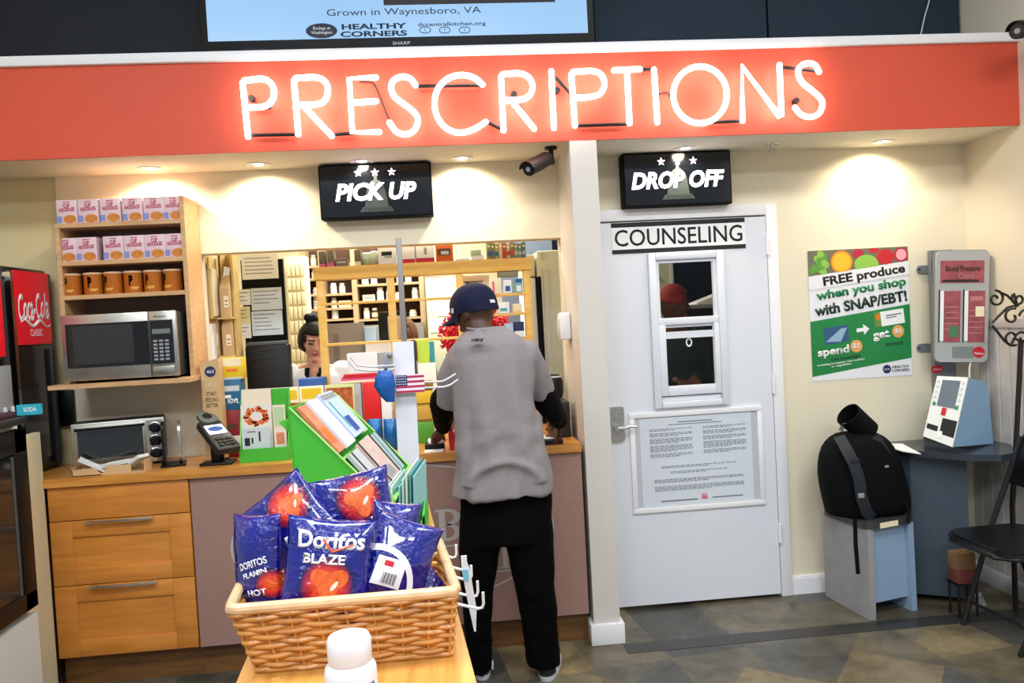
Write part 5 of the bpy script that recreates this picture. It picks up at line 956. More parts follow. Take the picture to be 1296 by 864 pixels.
# black notice board with documents, left of centre
YN_ = 4.62; a, c = at(304, 330, Y=YN_), at(364, 432, Y=YN_); t = thing('notice_board', 'black framed notice board covered with printed sheets behind the window', 'notice board', ((a.x+c.x)/2, YN_, 1.3))
zb = at(330, 440, Y=YN_).z; b = MB(); b.box(a.x, c.x, YN_, YN_+.03, zb, 2.0, bev=.002); b.build('board', M_blackm, t); rr = random.Random(5)
def sheet(x0, y0, x1, y1, k):
    p, q = at(x0, (y0+y1)/2, Y=YN_), at(x1, (y0+y1)/2, Y=YN_); u, v_ = at((x0+x1)/2, y0, Y=YN_), at((x0+x1)/2, y1, Y=YN_); fr = F(((p.x+q.x)/2, YN_, (u.z+v_.z)/2)); w_, h_ = (q.x-p.x)/2, (u.z-v_.z)/2
    o = MB().box(-w_, w_, -h_, h_, 0, .002+.0006*k, fr=fr).build('pinned_sheet', (M_paper, mat('pale_yellow_sheet', '#e8e0ae', .8), mat('pale_blue_sheet', '#cfdbe6', .8))[k % 3], t)
    b = MB(); n = max(3, int(h_*2/.022))
    for i in range(n-1): b.box(-w_*.85, w_*(.1+.75*rr.random()), h_-.022*(i+1), h_-.022*(i+1)+.004, .002+.0006*k, .0032+.0006*k, fr=fr)
    b.build('print', M_inkg, o)
for k, q in enumerate(((306, 322, 352, 353), (301, 366, 317, 386), (318, 364, 357, 392), (300, 388, 317, 410), (319, 393, 358, 424), (301, 410, 318, 428))): sheet(*q, (0, 0, 2, 1, 2, 0)[k])
a, c = at(309, 430, Y=4.43), at(364, 430, Y=4.43); t = thing('office_printer', 'black office printer below the notice board behind the counter', 'printer', ((a.x+c.x)/2, 4.6, 0.0)); zt = at(340, 432, Y=4.43).z
MB().box(a.x, c.x, 4.43, 4.52, 0, zt-.02, bev=.01).build('cabinet', M_black, t); MB().box(a.x+.01, c.x-.01, 4.43, 4.52, zt-.02, zt, bev=.004).build('lid', mat('printer_lid', '#4a4f50', .4), t)
for y in (443, 453, 464): p = at(335, y, Y=4.428); b = MB(); b.box(a.x+.03, c.x-.08, 4.426, 4.43, p.z-.003, p.z+.003); b.build('tray_seam', M_dgrey, t)
# monitor seen from behind, papers, trays on the rear work counter
tag(MB().box(-1.2, 0.55, 4.98, 5.5, 0.90, 0.94, bev=.003).build('work_counter', mat('work_counter_tan', '#b9a27c', .5)), 'tan work counter behind the pharmacy window', 'counter')
Y5 = 5.05
def slabbox(name, label, px0, py0, px1, py1, Y, dp, m, cat, prints=(), zb=None):
    return carton(name, label, px0, py0, px1, py1, Y, dp, m, prints, (), None, cat, zbase=zb)
t = thing('computer_monitor', 'black computer monitor standing behind the hutch', 'monitor', at(495, 440, Y=Y5)); a, c = at(478, 395, Y=Y5), at(516, 428, Y=Y5)
MB().box(a.x, c.x, Y5, Y5+.04, c.z-.02, a.z, bev=.005).build('housing', M_black, t); MB().box((a.x+c.x)/2-.03, (a.x+c.x)/2+.03, Y5+.01, Y5+.03, 0.955, c.z-.02).build('stand', M_black, t); MB().box((a.x+c.x)/2-.11, (a.x+c.x)/2+.11, Y5-.06, Y5+.1, 0.9405, 0.955, bev=.004).build('foot', M_black, t)
MB().box((a.x+c.x)/2-.03, (a.x+c.x)/2+.05, Y5-.012, Y5, c.z, a.z-.03, bev=.003).build('rear_cover', mat('monitor_back', '#c2b49c', .6), t)
slabbox('cork_panel', 'grey-brown partition panel with pinned slips behind the hutch', 412, 409, 462, 436, Y5-.01, .02, mat('grey_felt', '#8d8177', .8), 'panel', ((.2, .35, .1, .9, mat('felt_dark', '#7d7167', .8)), (.35, .9, .15, .85, mat('felt_light', '#9b8e80', .8))), zb=.9405)
slabbox('carton', 'pale blue carton left of the black monitor', 462, 414, 476, 431, Y5-.06, .08, mat('pale_blue', '#a9c3dc', .6), 'box', ((0, 1, .42, .5, M_grey),), zb=.9405)
slabbox('letter_tray', 'white paper tray below the pale blue carton', 463, 432, 494, 445, Y5-.16, .08, M_paper, 'tray', ((0, 1, .1, .2, M_grey),), zb=.9405)
# --- goods standing on the counter's inner edge (behind the chip display)
zc = 0.9745; YG = 4.10
M_food = mat('food_photo', '#b05c2a', .5, var=.6, vscale=45); M_tan = mat('tan_print', '#e6cfa0', .6)
def mag(label, px0, py0, px1, py1, Y, blocks, base, tilt=0):
    t, fr, w_, h_ = carton('magazine', label, px0, py0, px1, py1, Y, .006, base, blocks, (), 'food magazines on the counter', 'magazine', zbase=zc); return t
mag('food magazine with noodles on its cover, at the left of the front row', 347, 490, 382, 566, 4.02, ((.3, 1, .2, .75, M_food), (.0, .25, .1, .9, M_tan), (.4, .95, .8, .95, M_yellow)), M_cream)
mag('food magazine with sausages on a yellow cover, behind the green card rack', 383, 488, 414, 566, 4.03, ((0, 1, .35, .75, M_food), (.1, .9, .8, .96, M_yellow), (.1, .7, .1, .3, M_red)), M_cream)
mag('food magazine with fried chicken on its cover, right of the others', 415, 486, 452, 560, 4.04, ((0.05, .95, .25, .95, M_food), (.1, .9, .05, .2, M_cream)), mat('mag_green', '#c9d18a', .6))
t = thing('folder_tray', 'pink-red folders lying on a white tray behind the food magazines', 'folders', (at(456, 480, Y=4.17).x, 4.17, zc)); fa, fb2, zt_, zb_ = at(431, 478, Y=4.105), at(482, 478, Y=4.105), at(456, 473, Y=4.105).z, at(456, 484, Y=4.105).z
MB().box(fa.x, fb2.x, 4.105, 4.165, zb_, zb_+.012, bev=.002).build('tray_board', M_cream, t); MB().box(fa.x+.02, fa.x+.10, 4.11, 4.16, zc, zb_).build('tray_foot', M_lgrey, t)
for k in range(3): z_ = zb_+.0125+k*(zt_-zb_-.012)/3; MB().box(fa.x+.008*k, fb2.x-.01+.008*k, 4.107, 4.165, z_, z_+(zt_-zb_-.012)/3-.0008).build('folder', (M_pink, M_red, M_red)[k], t)
slabbox('blue_tray', 'flat blue plastic tray in front of the pharmacist', 378, 479, 410, 487, 4.16, .12, M_blue, 'tray', (), zb=zc)
# stacked kraft envelopes tied with cords and the blue packs below the flag pole
st = None
for i, (y0, y1) in enumerate(((0, .028), (.029, .056), (.057, .085))):
    a, c = at(456, 530, Y=4.05), at(496, 530, Y=4.05); b = MB(); b.box(a.x, c.x+.02, 4.05, 4.19, zc+y0, zc+y1, bev=.003); o = b.build('envelope_bundle', mat('envelope_tan', '#c9ac70', .7, var=.05)); tag(o, '%s bundle of tan envelopes in the stack behind the flag' % ('lowest', 'middle', 'topmost')[i], 'envelopes', 'envelope bundles')
    b = MB(); b.box((a.x+c.x)/2-.004, (a.x+c.x)/2+.004, 4.0485, 4.05, zc+y0+.002, zc+y1-.002); b.build('cord', M_brown, o)
a, c = at(459, 488, Y=4.07), at(480, 488, Y=4.07); b = MB(); z0 = zc+.0855; zt = at(470, 484, Y=4.07).z; b.box(a.x, c.x, 4.07, 4.14, z0, zt, bev=.002); o = b.build('red_carton', mat('bright_red', '#d81414', .5)); tag(o, 'bright red carton standing on the tan envelope bundles', 'box'); MB().box(a.x, c.x, 4.068, 4.07, z0+.001, z0+.012).build('yellow_edge', M_yellow, o)
a, c = at(480, 488, Y=4.07), at(494, 488, Y=4.07); b = MB(); b.box(a.x+.004, c.x, 4.075, 4.14, z0, at(487, 497, Y=4.07).z, bev=.002); tag(b.build('white_carton', M_paper), 'small white carton beside the bright red one on the envelopes', 'box')
for i, (x0, x1) in enumerate(((464, 484), (485, 503))):
    b = MB(); p = at(x0, 550, Y=3.80); q = at(x1, 550, Y=3.80); h = at((x0+x1)/2, 531, Y=3.8).z-zc; cx = (p.x+q.x)/2; w_ = (q.x-p.x)/2
    b.loft([[V((cx+w_*k*math.cos(2*PI*j/20), 3.84+.03*k2*math.sin(2*PI*j/20), zc+h*s)) for j in range(20)] for s, k, k2 in ((0.003, .8, .5), (.15, 1, 1), (.6, 1, 1.1), (.9, .97, .4), (1, .95, .08))]); tag(b.build('foil_pouch', mat('blue_foil', '#14609e', .25, .2, bump=.4, bscale=50)), ('left', 'right')[i]+' of two glossy blue foil pouches below the envelopes', 'pouch', 'blue foil pouches')
# cartons between flag pole and customer
for i, (y0, y1, c_, lb) in enumerate(((534, 513, '#c79c3f', 'lower tan-yellow carton in the stack left of the customer'), (513, 494, '#e6b82c', 'upper yellow carton in the stack left of the customer'), (493, 483, '#8a6a14', 'flat ochre carton on top of the stack left of the customer'))):
    p, q = at(524, y0, Y=4.0), at(548, y0, Y=4.0); zz = [at(536, y, Y=4.0).z for y in (y0, y1)]; b = MB(); b.box(p.x, q.x, 4.0, 4.1, zz[0]-(0 if i else 0), zz[1]-.001, bev=.002); 
    if i == 0: ZST = zz[0]
    o = b.build('stock_carton', mat('stock_%d' % i, c_, .6)); tag(o, lb, 'box', 'stacked stock cartons'); MB().box(p.x+.004, q.x-.004, 3.999, 4.0, zz[0]+.006, zz[0]+.012).build('label_strip', M_brown, o)
p, q = at(520, 550, Y=3.98), at(549, 550, Y=3.98); b = MB(); b.box(p.x-.03, q.x, 3.98, 4.12, zc, ZST-.002, bev=.003); tag(b.build('green_box', mat('grass_green', '#4f9a2e', .5)), 'grass green box carrying the yellow cartons left of the customer', 'box')
# coloured files above them
for i, (x0, x1, y0, y1, Y, c_, lb, nm) in enumerate(((528, 543, 430, 458, 4.22, '#b5cc3a', 'lime green folder standing behind the flag pole', 'folder'), (544, 550, 432, 460, 4.23, '#1f8f92', 'teal folder standing beside the lime green one', 'folder'), (521, 526, 430, 470, 4.21, '#15171c', 'black binder standing right of the white display pole', 'binder'), (529, 552, 459, 478, 4.2, '#e9e6d8', 'white carton in front of the lime green folder', 'carton'))):
    a, c = at(x0, (y0+y1)/2, Y=Y), at(x1, (y0+y1)/2, Y=Y); zt = at((x0+x1)/2, y0, Y=Y).z; b = MB(); b.box(a.x, c.x, Y, Y+(.008 if i == 3 else .03), zc, at((x0+x1)/2, y0, Y=Y).z if i < 3 else zt, bev=.002); tag(b.build(nm, mat('file_%d' % i, c_, .6)), lb, nm)
# white label printer and papers near the pharmacist
t = thing('label_printer', 'white label printer with grey trim right of the pharmacist', 'printer', at(462, 470, Y=4.24)); a, c = at(440, 458, Y=4.24), at(486, 458, Y=4.24); zt = at(462, 446, Y=4.24).z
MB().box(a.x, c.x-.03, 4.21, 4.27, zc+.112, zt, bev=.006).build('housing', mat('printer_white', '#dcdcdc', .5), t); MB().box(c.x-.03, c.x+.01, 4.21, 4.27, zc+.112, zt-.005, bev=.004).build('side_module', M_grey, t); MB().box(a.x+.02, c.x-.05, 4.22, 4.26, zc, zc+.112).build('pedestal', M_tan, t); MB().box(a.x-.02, c.x, 4.185, 4.21, zc+.10, zc+.118, bev=.003).build('paper_guide', M_lgrey, t)
# black card machine at the right end of the counter
p = at(712, 545, Z=0.974); t = thing('receipt_machine', 'black box machine at the right end of the counter by the pillar', 'machine', (0.545, 3.95, zc)); b = MB(); b.box(0.50, 0.60, 3.86, 4.03, zc, at(716, 508, Y=3.86).z, bev=.008); b.build('body', M_dgrey, t)
t = thing('barcode_scanner', 'black round-headed scanner standing behind the box machine', 'scanner', (0.60, 4.12, zc)); p = at(704, 488, Y=4.14); b = MB(); b.lathe([(0, -.09), (.045, -.085), (.058, -.03), (.058, .03), (.04, .06), (0, .065)], (p.x-.02, p.y, p.z)); b.build('head', M_black, t); b = MB(); b.cyl((p.x-.02, p.y, zc), (p.x-.02, p.y, p.z-.07), .02); b.cyl((p.x-.02, p.y, zc), (p.x-.02, p.y, zc+.01), .05); b.build('stand', M_black, t); b = MB(); b.tube([(p.x-.02+.045*math.cos(R(a)), p.y+.045*math.sin(R(a)), p.z+.05) for a in range(200, 341, 14)], .005); b.build('light_ring', M_lgrey, t)
# room behind the counselling door
a, c = at(834, 334, Y=5.61), at(853, 364, Y=5.61); t = thing('steel_cabinet', 'pale steel cabinet seen through the upper door pane', 'cabinet', (a.x-.15, 5.7, 0)); MB().box(0.90, c.x, 5.62, 5.9, 0, 2.2, bev=.004).build('body', M_pg, t); p = at(838, 351, Y=5.5); MB().cyl((p.x, 5.62, p.z), (p.x, 5.605, p.z), .012).build('lock', M_black, t); MB().box(c.x-.02, c.x+.0, 5.61, 5.62, .1, 2.15).build('edge', M_lgrey, t)
t = thing('desk_shelf', 'dark desk with a grey shelf in the counselling room', 'desk', (2.0, 5.4, 0)); zz = at(885, 385, Y=5.2).z; MB().box(1.62, 2.6, 5.2, 5.6, zz-.03, zz, bev=.003).build('shelf_board', M_grey, t); MB().box(1.64, 2.6, 5.35, 5.6, 0, zz-.03).build('cabinet', mat('dark_cabinet', '#10181c', .5), t)
p = at(893, 374, Y=5.3); b = MB(); b.hull8([V((p.x-.08, 5.25, zz+.0005)), V((p.x+.1, 5.25, zz+.0005)), V((p.x+.1, 5.45, zz+.0005)), V((p.x-.08, 5.45, zz+.0005))], [V((p.x-.08, 5.25, zz+.01)), V((p.x+.1, 5.25, zz+.07)), V((p.x+.1, 5.45, zz+.07)), V((p.x-.08, 5.45, zz+.01))]); tag(b.build('paper_stack', M_paper), 'slanted stack of white paper in the counselling room', 'paper')
p = at(884, 466, Y=5.0); t = thing('side_cabinet', 'small dark cabinet behind the right half of the lower door pane', 'cabinet', (p.x, 5.05, 0)); MB().box(p.x-.13, p.x+.2, 4.98, 5.14, 0, p.z-.07, bev=.004).build('body', mat('dark_green_cabinet', '#0c1f1e', .4), t); MB().box(p.x-.12, p.x+.19, 4.972, 4.98, .1, p.z-.09).build('door', M_dgrey, t)
b = MB(); b.ball((p.x, 5.05, p.z), (.07, .06, .0695)); tag(b.build('green_ball', mat('vivid_green', '#2fae2a', .5)), 'vivid green ball behind the lower door pane', 'cushion')  # plain green ball shape set behind the lower pane
p = at(872, 433, Y=4.045); b = MB(); fr = F((p.x, 4.0455, p.z)); b.loft([[fr.p(.017*k*math.cos(2*PI*i/24), .024*k*math.sin(2*PI*i/24), d) for k, d in ((1, 0), (1, .001), (.62, .001), (.62, 0))] for i in range(24)], closed=True); tag(b.build('pane_ring', M_paper), 'white ring on the lower door pane', 'sticker')  # thin white ring laid flat on the lower pane
t = thing('file_bins', 'cream wall of small file bins behind the pharmacist', 'bins', (at(377, 400, Y=5.6).x, 5.65, 0)); MB().box(at(364, 380, Y=5.6).x, at(389, 380, Y=5.6).x, 5.6, 5.75, 0, 2.1).build('cabinet', M_cream, t); 
for i in range(4):
    for k in range(11): MB().box(at(366+i*5.5, 380, Y=5.6).x, at(370.6+i*5.5, 380, Y=5.6).x, 5.58, 5.6, .96+k*.1, 1.045+k*.1, bev=.002).build('bin_front', mat('bin_cream', '#d8cda6', .6), t)

# ================================================================ foreground table with the chip basket
ZT_ = 1.0; M_table = wood('table_oak', '#c07f36', '#e0a858', (14, 1.2, 14), .3, .4, staves=0); M_tedge = wood('table_edge', '#d09a50', '#ecc27e', (14, 1.2, 14), .35, .3)
TA, TBk = V((-.35, .8, 0)), V((-.475, 2.62, 0)); TR0, TR1 = V((.056, .8, 0)), V((-.094, 2.62, 0))
t = thing('gondola_table', 'narrow oak-topped display table in the foreground carrying the basket', 'table', (-.2, 1.7, 0))
b = MB(); q = [TA, TR0, TR1, TBk]; b.hull8([p+V((0, 0, ZT_-.03)) for p in q], [p+V((0, 0, ZT_)) for p in q]); b.build('table_top', M_table, t)
b = MB(); q2 = [TA+V((.03, 0.03, 0)), TR0+V((-.03, .03, 0)), TR1+V((-.03, -.03, 0)), TBk+V((.03, -.03, 0))]; b.hull8([p+V((0, 0, .08)) for p in q2], [p+V((0, 0, ZT_-.031)) for p in q2]); b.build('table_body', mat('gondola_white', '#c9c4ba', .6), t); b = MB(); b.hull8([p for p in q2], [p+V((0, 0, .08)) for p in q2]); b.build('kick_base', M_dgrey, t)
edge = lambda Y: TR0.x+(TR1.x-TR0.x)*(Y-.8)/1.82
for (tx, ty, Y) in ((577, 688, 2.05), (589, 702, 1.94), (596, 714, 1.84), (604, 734, 1.74), (611, 748, 1.65)):
    q = at(tx, ty, Y=Y); x = edge(Y)-.03; z = q.z-.035; b = MB(); b.tube([(x, Y, z+.025), (x+.03, Y, z+.014), (q.x-.012, Y-.004, z), (q.x-.003, Y-.005, z+.002), (q.x, Y-.005, z+.010), (q.x, Y-.005, q.z)], .0032, n=7); b.build('wire_hook', M_trim, t)
q = at(583, 700, Y=1.72); b = MB(); b.loft([[V((q.x+dx, 1.70, q.z-k)), V((q.x+dx+w_, 1.70, q.z-k)), V((q.x+dx+w_, 1.703, q.z-k)), V((q.x+dx, 1.703, q.z-k))] for k, dx, w_ in ((0, 0, .008), (.03, 0, .018), (.12, .012, .016), (.17, .02, .004))]); o = b.build('hang_strip', M_trim); tag(o, 'white plastic hang strip dangling from the hooks beside the table', 'strip')
MB().box(q.x+.002, q.x+.015, 1.698, 1.70, q.z-.055, q.z-.03).build('strip_label', mat('strip_blue', '#7ec3dc', .5), o)
# ---------------------------------------------------------------- basket
M_wick = mat('wicker', '#c8893f', .45, var=.25, vscale=30, coat=.15); M_rim = mat('wicker_rim', '#dcb488', .45, var=.15, vscale=25, coat=.2)
t = thing('wicker_basket', 'rectangular woven wicker basket full of blue chip bags on the table', 'basket', (-.2, 1.5, ZT_))
bot = [V((-.360, 1.368, 0)), V((-.020, 1.368, 0)), V((-.050, 1.635, 0)), V((-.39, 1.635, 0))]; top = [V((-.392, 1.343, 0)), V((-.006, 1.343, 0)), V((-.040, 1.664, 0)), V((-.426, 1.664, 0))]; ZB0, ZB1 = ZT_+.006, ZT_+.120
nst = [8, 7, 8, 7]
def perim(k, per=6):
    """points round the basket wall at height fraction k with stake phase"""
    C = [bot[i].lerp(top[i], k) for i in range(4)]; out = []; ph = 0
    for i in range(4):
        a, c = C[i], C[(i+1) % 4]; n = nst[i]*per; d = (c-a).normalized(); nrm = V((d.y, -d.x, 0))
        for j in range(n): 
            s = j/n; e = min(s, 1-s)*(c-a).length; pull = max(0, 1-e/.02)**2*.006
            out.append((a.lerp(c, s)-nrm*pull, nrm, ph+s*nst[i]))
        ph += nst[i]
    return out
b = MB(); NR = 13
for r_ in range(NR):
    k = r_/(NR-1)*.94; z = ZB0+(ZB1-ZB0)*k; P_ = perim(k)
    b.tube([p+n_*(.0042*math.cos(PI*ph+PI*(r_ % 2)))+V((0, 0, z+.0012*math.sin(ph*2.3+r_))) for p, n_, ph in P_], .0044, n=6, closed=True)
b.build('weave', M_wick, t)
b = MB(); tot = sum(nst)
for s in range(tot):
    p0 = [q for q in perim(0, 6)][s*6]; p1 = [q for q in perim(1, 6)][s*6]; b.tube([p0[0]+V((0, 0, ZT_+.002)), p1[0]+V((0, 0, ZB1))], .003, n=5)
b.build('stakes', M_wick, t)
b = MB(); P_ = perim(1.0, 4); b.tube([p+V((0, 0, ZB1+.004)) for p, n_, ph in P_], .0095, n=10, closed=True); b.build('rim', M_rim, t)
b = MB(); P_ = perim(0.0, 4); b.tube([p+V((0, 0, ZT_+.005)) for p, n_, ph in P_], .005, n=8, closed=True); b.build('base_rope', M_wick, t)
b = MB(); b.hull8([p+V((0, 0, ZT_+.001)) for p in bot], [p+V((0, 0, ZT_+.004)) for p in bot]); b.build('base', M_wick, t)
# ---------------------------------------------------------------- chip bags
def bagmat(key, cx, cy, rad):
    m = bpy.data.materials.new(key); m.use_nodes = True; n = m.node_tree.nodes; l = m.node_tree.links; bs = n['Principled BSDF']
    uv = n.new('ShaderNodeUVMap'); uv.uv_map = 'uv'; mp = n.new('ShaderNodeMapping'); mp.inputs['Location'].default_value = (-cx/rad, -cy/rad, 0); mp.inputs['Scale'].default_value = (1/rad, 1/rad, 1)
    l.new(uv.outputs[0], mp.inputs[0]); g = n.new('ShaderNodeTexGradient'); g.gradient_type = 'SPHERICAL'; l.new(mp.outputs[0], g.inputs[0])
    r = n.new('ShaderNodeValToRGB'); e = r.color_ramp.elements; e[0].position = 0; e[0].color = lin('#050f78'); e[1].position = 1; e[1].color = lin('#f06a2a')
    for p, c in ((.12, '#100b50'), (.32, '#a31233'), (.55, '#e23a1c')): x = e.new(p); x.color = lin(c)
    l.new(g.outputs['Fac'], r.inputs[0]); t_ = n.new('ShaderNodeTexNoise'); t_.inputs['Scale'].default_value = 9; l.new(uv.outputs[0], t_.inputs['Vector'])
    l.new(r.outputs[0], bs.inputs['Base Color']); bs.inputs['Roughness'].default_value = .16; bs.inputs['Coat Weight'].default_value = 1.0; bs.inputs['Coat Roughness'].default_value = .04
    t2 = n.new('ShaderNodeTexNoise'); t2.inputs['Scale'].default_value = 5.5; t2.inputs['Detail'].default_value = 3; t2.inputs['Distortion'].default_value = 1.2; l.new(uv.outputs[0], t2.inputs['Vector'])
    bn = n.new('ShaderNodeBump'); bn.inputs['Strength'].default_value = .55; bn.inputs['Distance'].default_value = .012; l.new(t2.outputs['Fac'], bn.inputs['Height']); l.new(bn.outputs[0], bs.inputs['Normal'])
    return m
def chipbag(label, M, w_, h_, T, seed, glow, words=(), chip=None, extra=None):
    def surf(x, y):
        u, v_ = min(1, abs(2*x/w_)), min(1, abs(2*y/h_)); f_ = (1-u**2.6)**.75*(1-v_**3.2)**.7
        wr = noise.noise(V((x*26+seed, y*20, seed*1.7)))*.0045 + .003*math.sin(x*90/(.3+v_)+seed)*v_**3
        return T*f_ + wr*(.35+.65*f_)
    def pinch(x, y): v_ = abs(2*y/h_); return x*(1-.07*(1-v_**2)), y*(1-.04*(1-abs(2*x/w_)**2))
    def wp(x, y, z): return M @ V((*pinch(x, y), z))
    root = thing('chip_bag', label, 'chip bag', M.translation, 'blue chip bags'); bm = bmesh.new(); ul = bm.loops.layers.uv.new('uv'); NX, NY = 26, 32; G = {}
    for sd in (1, -1):
        for i in range(NX+1):
            for j in range(NY+1):
                if sd == -1 and (i in (0, NX) or j in (0, NY)): continue
                x, y = (i/NX-.5)*w_, (j/NY-.5)*h_; zz = surf(x, y)*sd if not (i in (0, NX) or j in (0, NY)) else noise.noise(V((x*30, y*30, seed)))*.004
                G[sd, i, j] = (bm.verts.new(wp(x, y, zz)), x, y)
    gv = lambda sd, i, j: G.get((sd, i, j)) or G[1, i, j]
    for sd in (1, -1):
        for i in range(NX):
            for j in range(NY):
                q = [gv(sd, i, j), gv(sd, i+1, j), gv(sd, i+1, j+1), gv(sd, i, j+1)]; q = q if sd > 0 else q[::-1]
                f_ = bm.faces.new([k[0] for k in q])
                for lp_, k in zip(f_.loops, q): lp_[ul].uv = (k[1]/w_, k[2]/w_) if sd > 0 else (5, 5)
    bd = link('bag_body', bm, bagmat('chip_foil_%d' % seed, glow[0]/w_, glow[1]/w_, glow[2]/w_), root, ang=180)
    for s_, x, y, ww, hh, m_, rot, bold in words:
        c, sn = math.cos(R(rot)), math.sin(R(rot)); post = lambda a, b_, z, x=x, y=y, c=c, sn=sn: wp(x+a*c-b_*sn, y+a*sn+b_*c, max(0, surf(x+a*c-b_*sn, y+a*sn+b_*c))+.0008+z)
        text(s_, None, ww, hh, m_, bd, bold=bold, post=post, d=0, ext=.0006)
    def blob(x, y, fr_, m_, nm, lift=.0006):
        b = MB(); rings = []
        for k in range(1, 6): rings.append([wp(x+r_[0]*k/5, y+r_[1]*k/5, max(0, surf(x+r_[0]*k/5, y+r_[1]*k/5))+lift) for r_ in fr_])
        b.loft(rings, cap=False); b.face(rings[0]); return b.build(nm, m_, bd, ang=180)
    if chip:
        x, y, r_, rot = chip; pts = [(r_*(1+.32*math.cos(3*(a-R(rot))))*math.cos(a), r_*(1+.32*math.cos(3*(a-R(rot))))*math.sin(a)) for a in [2*PI*i/30 for i in range(30)]]; blob(x, y, pts, mat('chip_print', '#e2622a', .4, var=.35, vscale=120), 'chip_print', .0009)
        blob(x+r_*.35, y-r_*.1, [(r_*.16*math.cos(a)+r_*.3*math.sin(a)*.6, r_*.3*math.sin(a)) for a in [2*PI*i/14 for i in range(14)]], mat('chip_gleam', '#f3d9c2', .4), 'chip_gleam', .0014)
    if extra: extra(root, bd, wp, surf, blob)
    return root
def pose(px, py, Y, rz=0, tilt=0, yaw=0): return Matrix.Translation(at(px, py, Y=Y)) @ Matrix.Rotation(R(yaw), 4, 'Z') @ Matrix.Rotation(R(90-tilt), 4, 'X') @ Matrix.Rotation(R(rz), 4, 'Z')
W_ = mat('bag_white_ink', '#eceaf2', .4)
def tri(root, bd, wp, surf, blob): 
    b = MB(); P_ = [(-.012, .058), (0.008, .036), (.046, .05)]
    for a, c in ((P_[0], P_[1]), (P_[1], P_[2])): b.tube([wp(a[0]+(c[0]-a[0])*k/6, a[1]+(c[1]-a[1])*k/6, max(0, surf(a[0]+(c[0]-a[0])*k/6, a[1]+(c[1]-a[1])*k/6))+.001) for k in range(7)], .0022, n=5)
    b.build('triangle_mark', mat('tri_red', '#d8542a', .4), bd)
chipbag('front chip bag facing out, reading Doritos BLAZE over an orange chip', pose(414, 722, 1.425, -9, 14, 4), .162, .19, .026, 1, (.004, -.024, .056), (('Doritos', .004, .056, .125, .032, W_, 0, .03), ('BLAZE', -.006, .022, .08, .018, W_, 0, .03)), (.008, -.022, .030, -90), tri)
chipbag('chip bag turned sideways at the left end of the basket', pose(327, 715, 1.47, 4, 6, -30), .115, .19, .03, 2, (.045, -.03, .03), (('DORITOS', .012, .008, .06, .014, W_, 14, .02), ('FLAMIN', .016, -.010, .05, .010, W_, 14, .02), ('HOT', .02, -.045, .035, .012, W_, 6, .02)))
chipbag('chip bag with one corner pointing up at the back left of the basket', pose(372, 663, 1.585, 38, 10, -6), .150, .17, .026, 3, (.02, .035, .052), (('Doritos', .02, -.035, .10, .028, W_, -10, .03),), (.028, .03, .022, 10))
chipbag('chip bag lying upside down with its wide top edge at the back middle', pose(449, 648, 1.60, 9, 12, 3), .165, .16, .026, 4, (.015, .025, .055), (('Doritos', .03, -.030, .11, .03, W_, 6, .03),), (.02, .022, .028, 40))
def backlabel(root, bd, wp, surf, blob):
    for (r0, r1, m_, nm) in ((.062, .074, W_, 'white_band'),):
        b = MB(); L = []
        for i in range(17):
            a = R(-30+i*9); row = [(-.035+r_*math.cos(a), -.055+r_*math.sin(a)) for r_ in (r0, (r0+r1)/2, r1)]; L.append([wp(x, y, max(0, surf(x, y))+.0009) for x, y in row])
        vs = [[b.bm.verts.new(p) for p in r_] for r_ in L]
        for i in range(16):
            for k in range(2): b.bm.faces.new((vs[i][k], vs[i+1][k], vs[i+1][k+1], vs[i][k+1]))
        b.build(nm, m_, bd)
    def rect(x0, x1, y0, y1, m_, nm, lift):
        b = MB(); vs = [[b.bm.verts.new(wp(x0+(x1-x0)*i/8, y0+(y1-y0)*j/8, max(0, surf(x0+(x1-x0)*i/8, y0+(y1-y0)*j/8))+lift)) for j in range(9)] for i in range(9)]
        for i in range(8):
            for j in range(8): b.bm.faces.new((vs[i][j], vs[i+1][j], vs[i+1][j+1], vs[i][j+1]))
        return b.build(nm, m_, bd)
    rect(-.045, .012, -.055, -.002, W_, 'nutrition_label', .0012)
    rect(-.03, -.012, -.018, -.008, M_red, 'label_mark', .0016)
    for k in range(9): rect(-.026+k*.0032, -.0248+k*.0032+.0008*(k % 2), -.05, -.03, M_ink, 'barcode_bar', .0016)
chipbag('chip bag showing its back with white band and barcode at the right', pose(506, 708, 1.46, -24, 16, 12), .128, .155, .024, 5, (.5, .5, .01), (), None, backlabel)
chipbag('chip bag standing behind the barcode one at the back right corner', pose(497, 684, 1.565, -14, 8, 22), .10, .155, .026, 6, (-.4, .4, .01), (('HOT', .0, -.01, .04, .014, mat('bag_pink', '#e080a0', .4), -14, .02),))
chipbag('chip bag lying low in the right end of the basket', pose(535, 747, 1.49, -60, 40, 10), .07, .09, .018, 7, (.4, .4, .01))
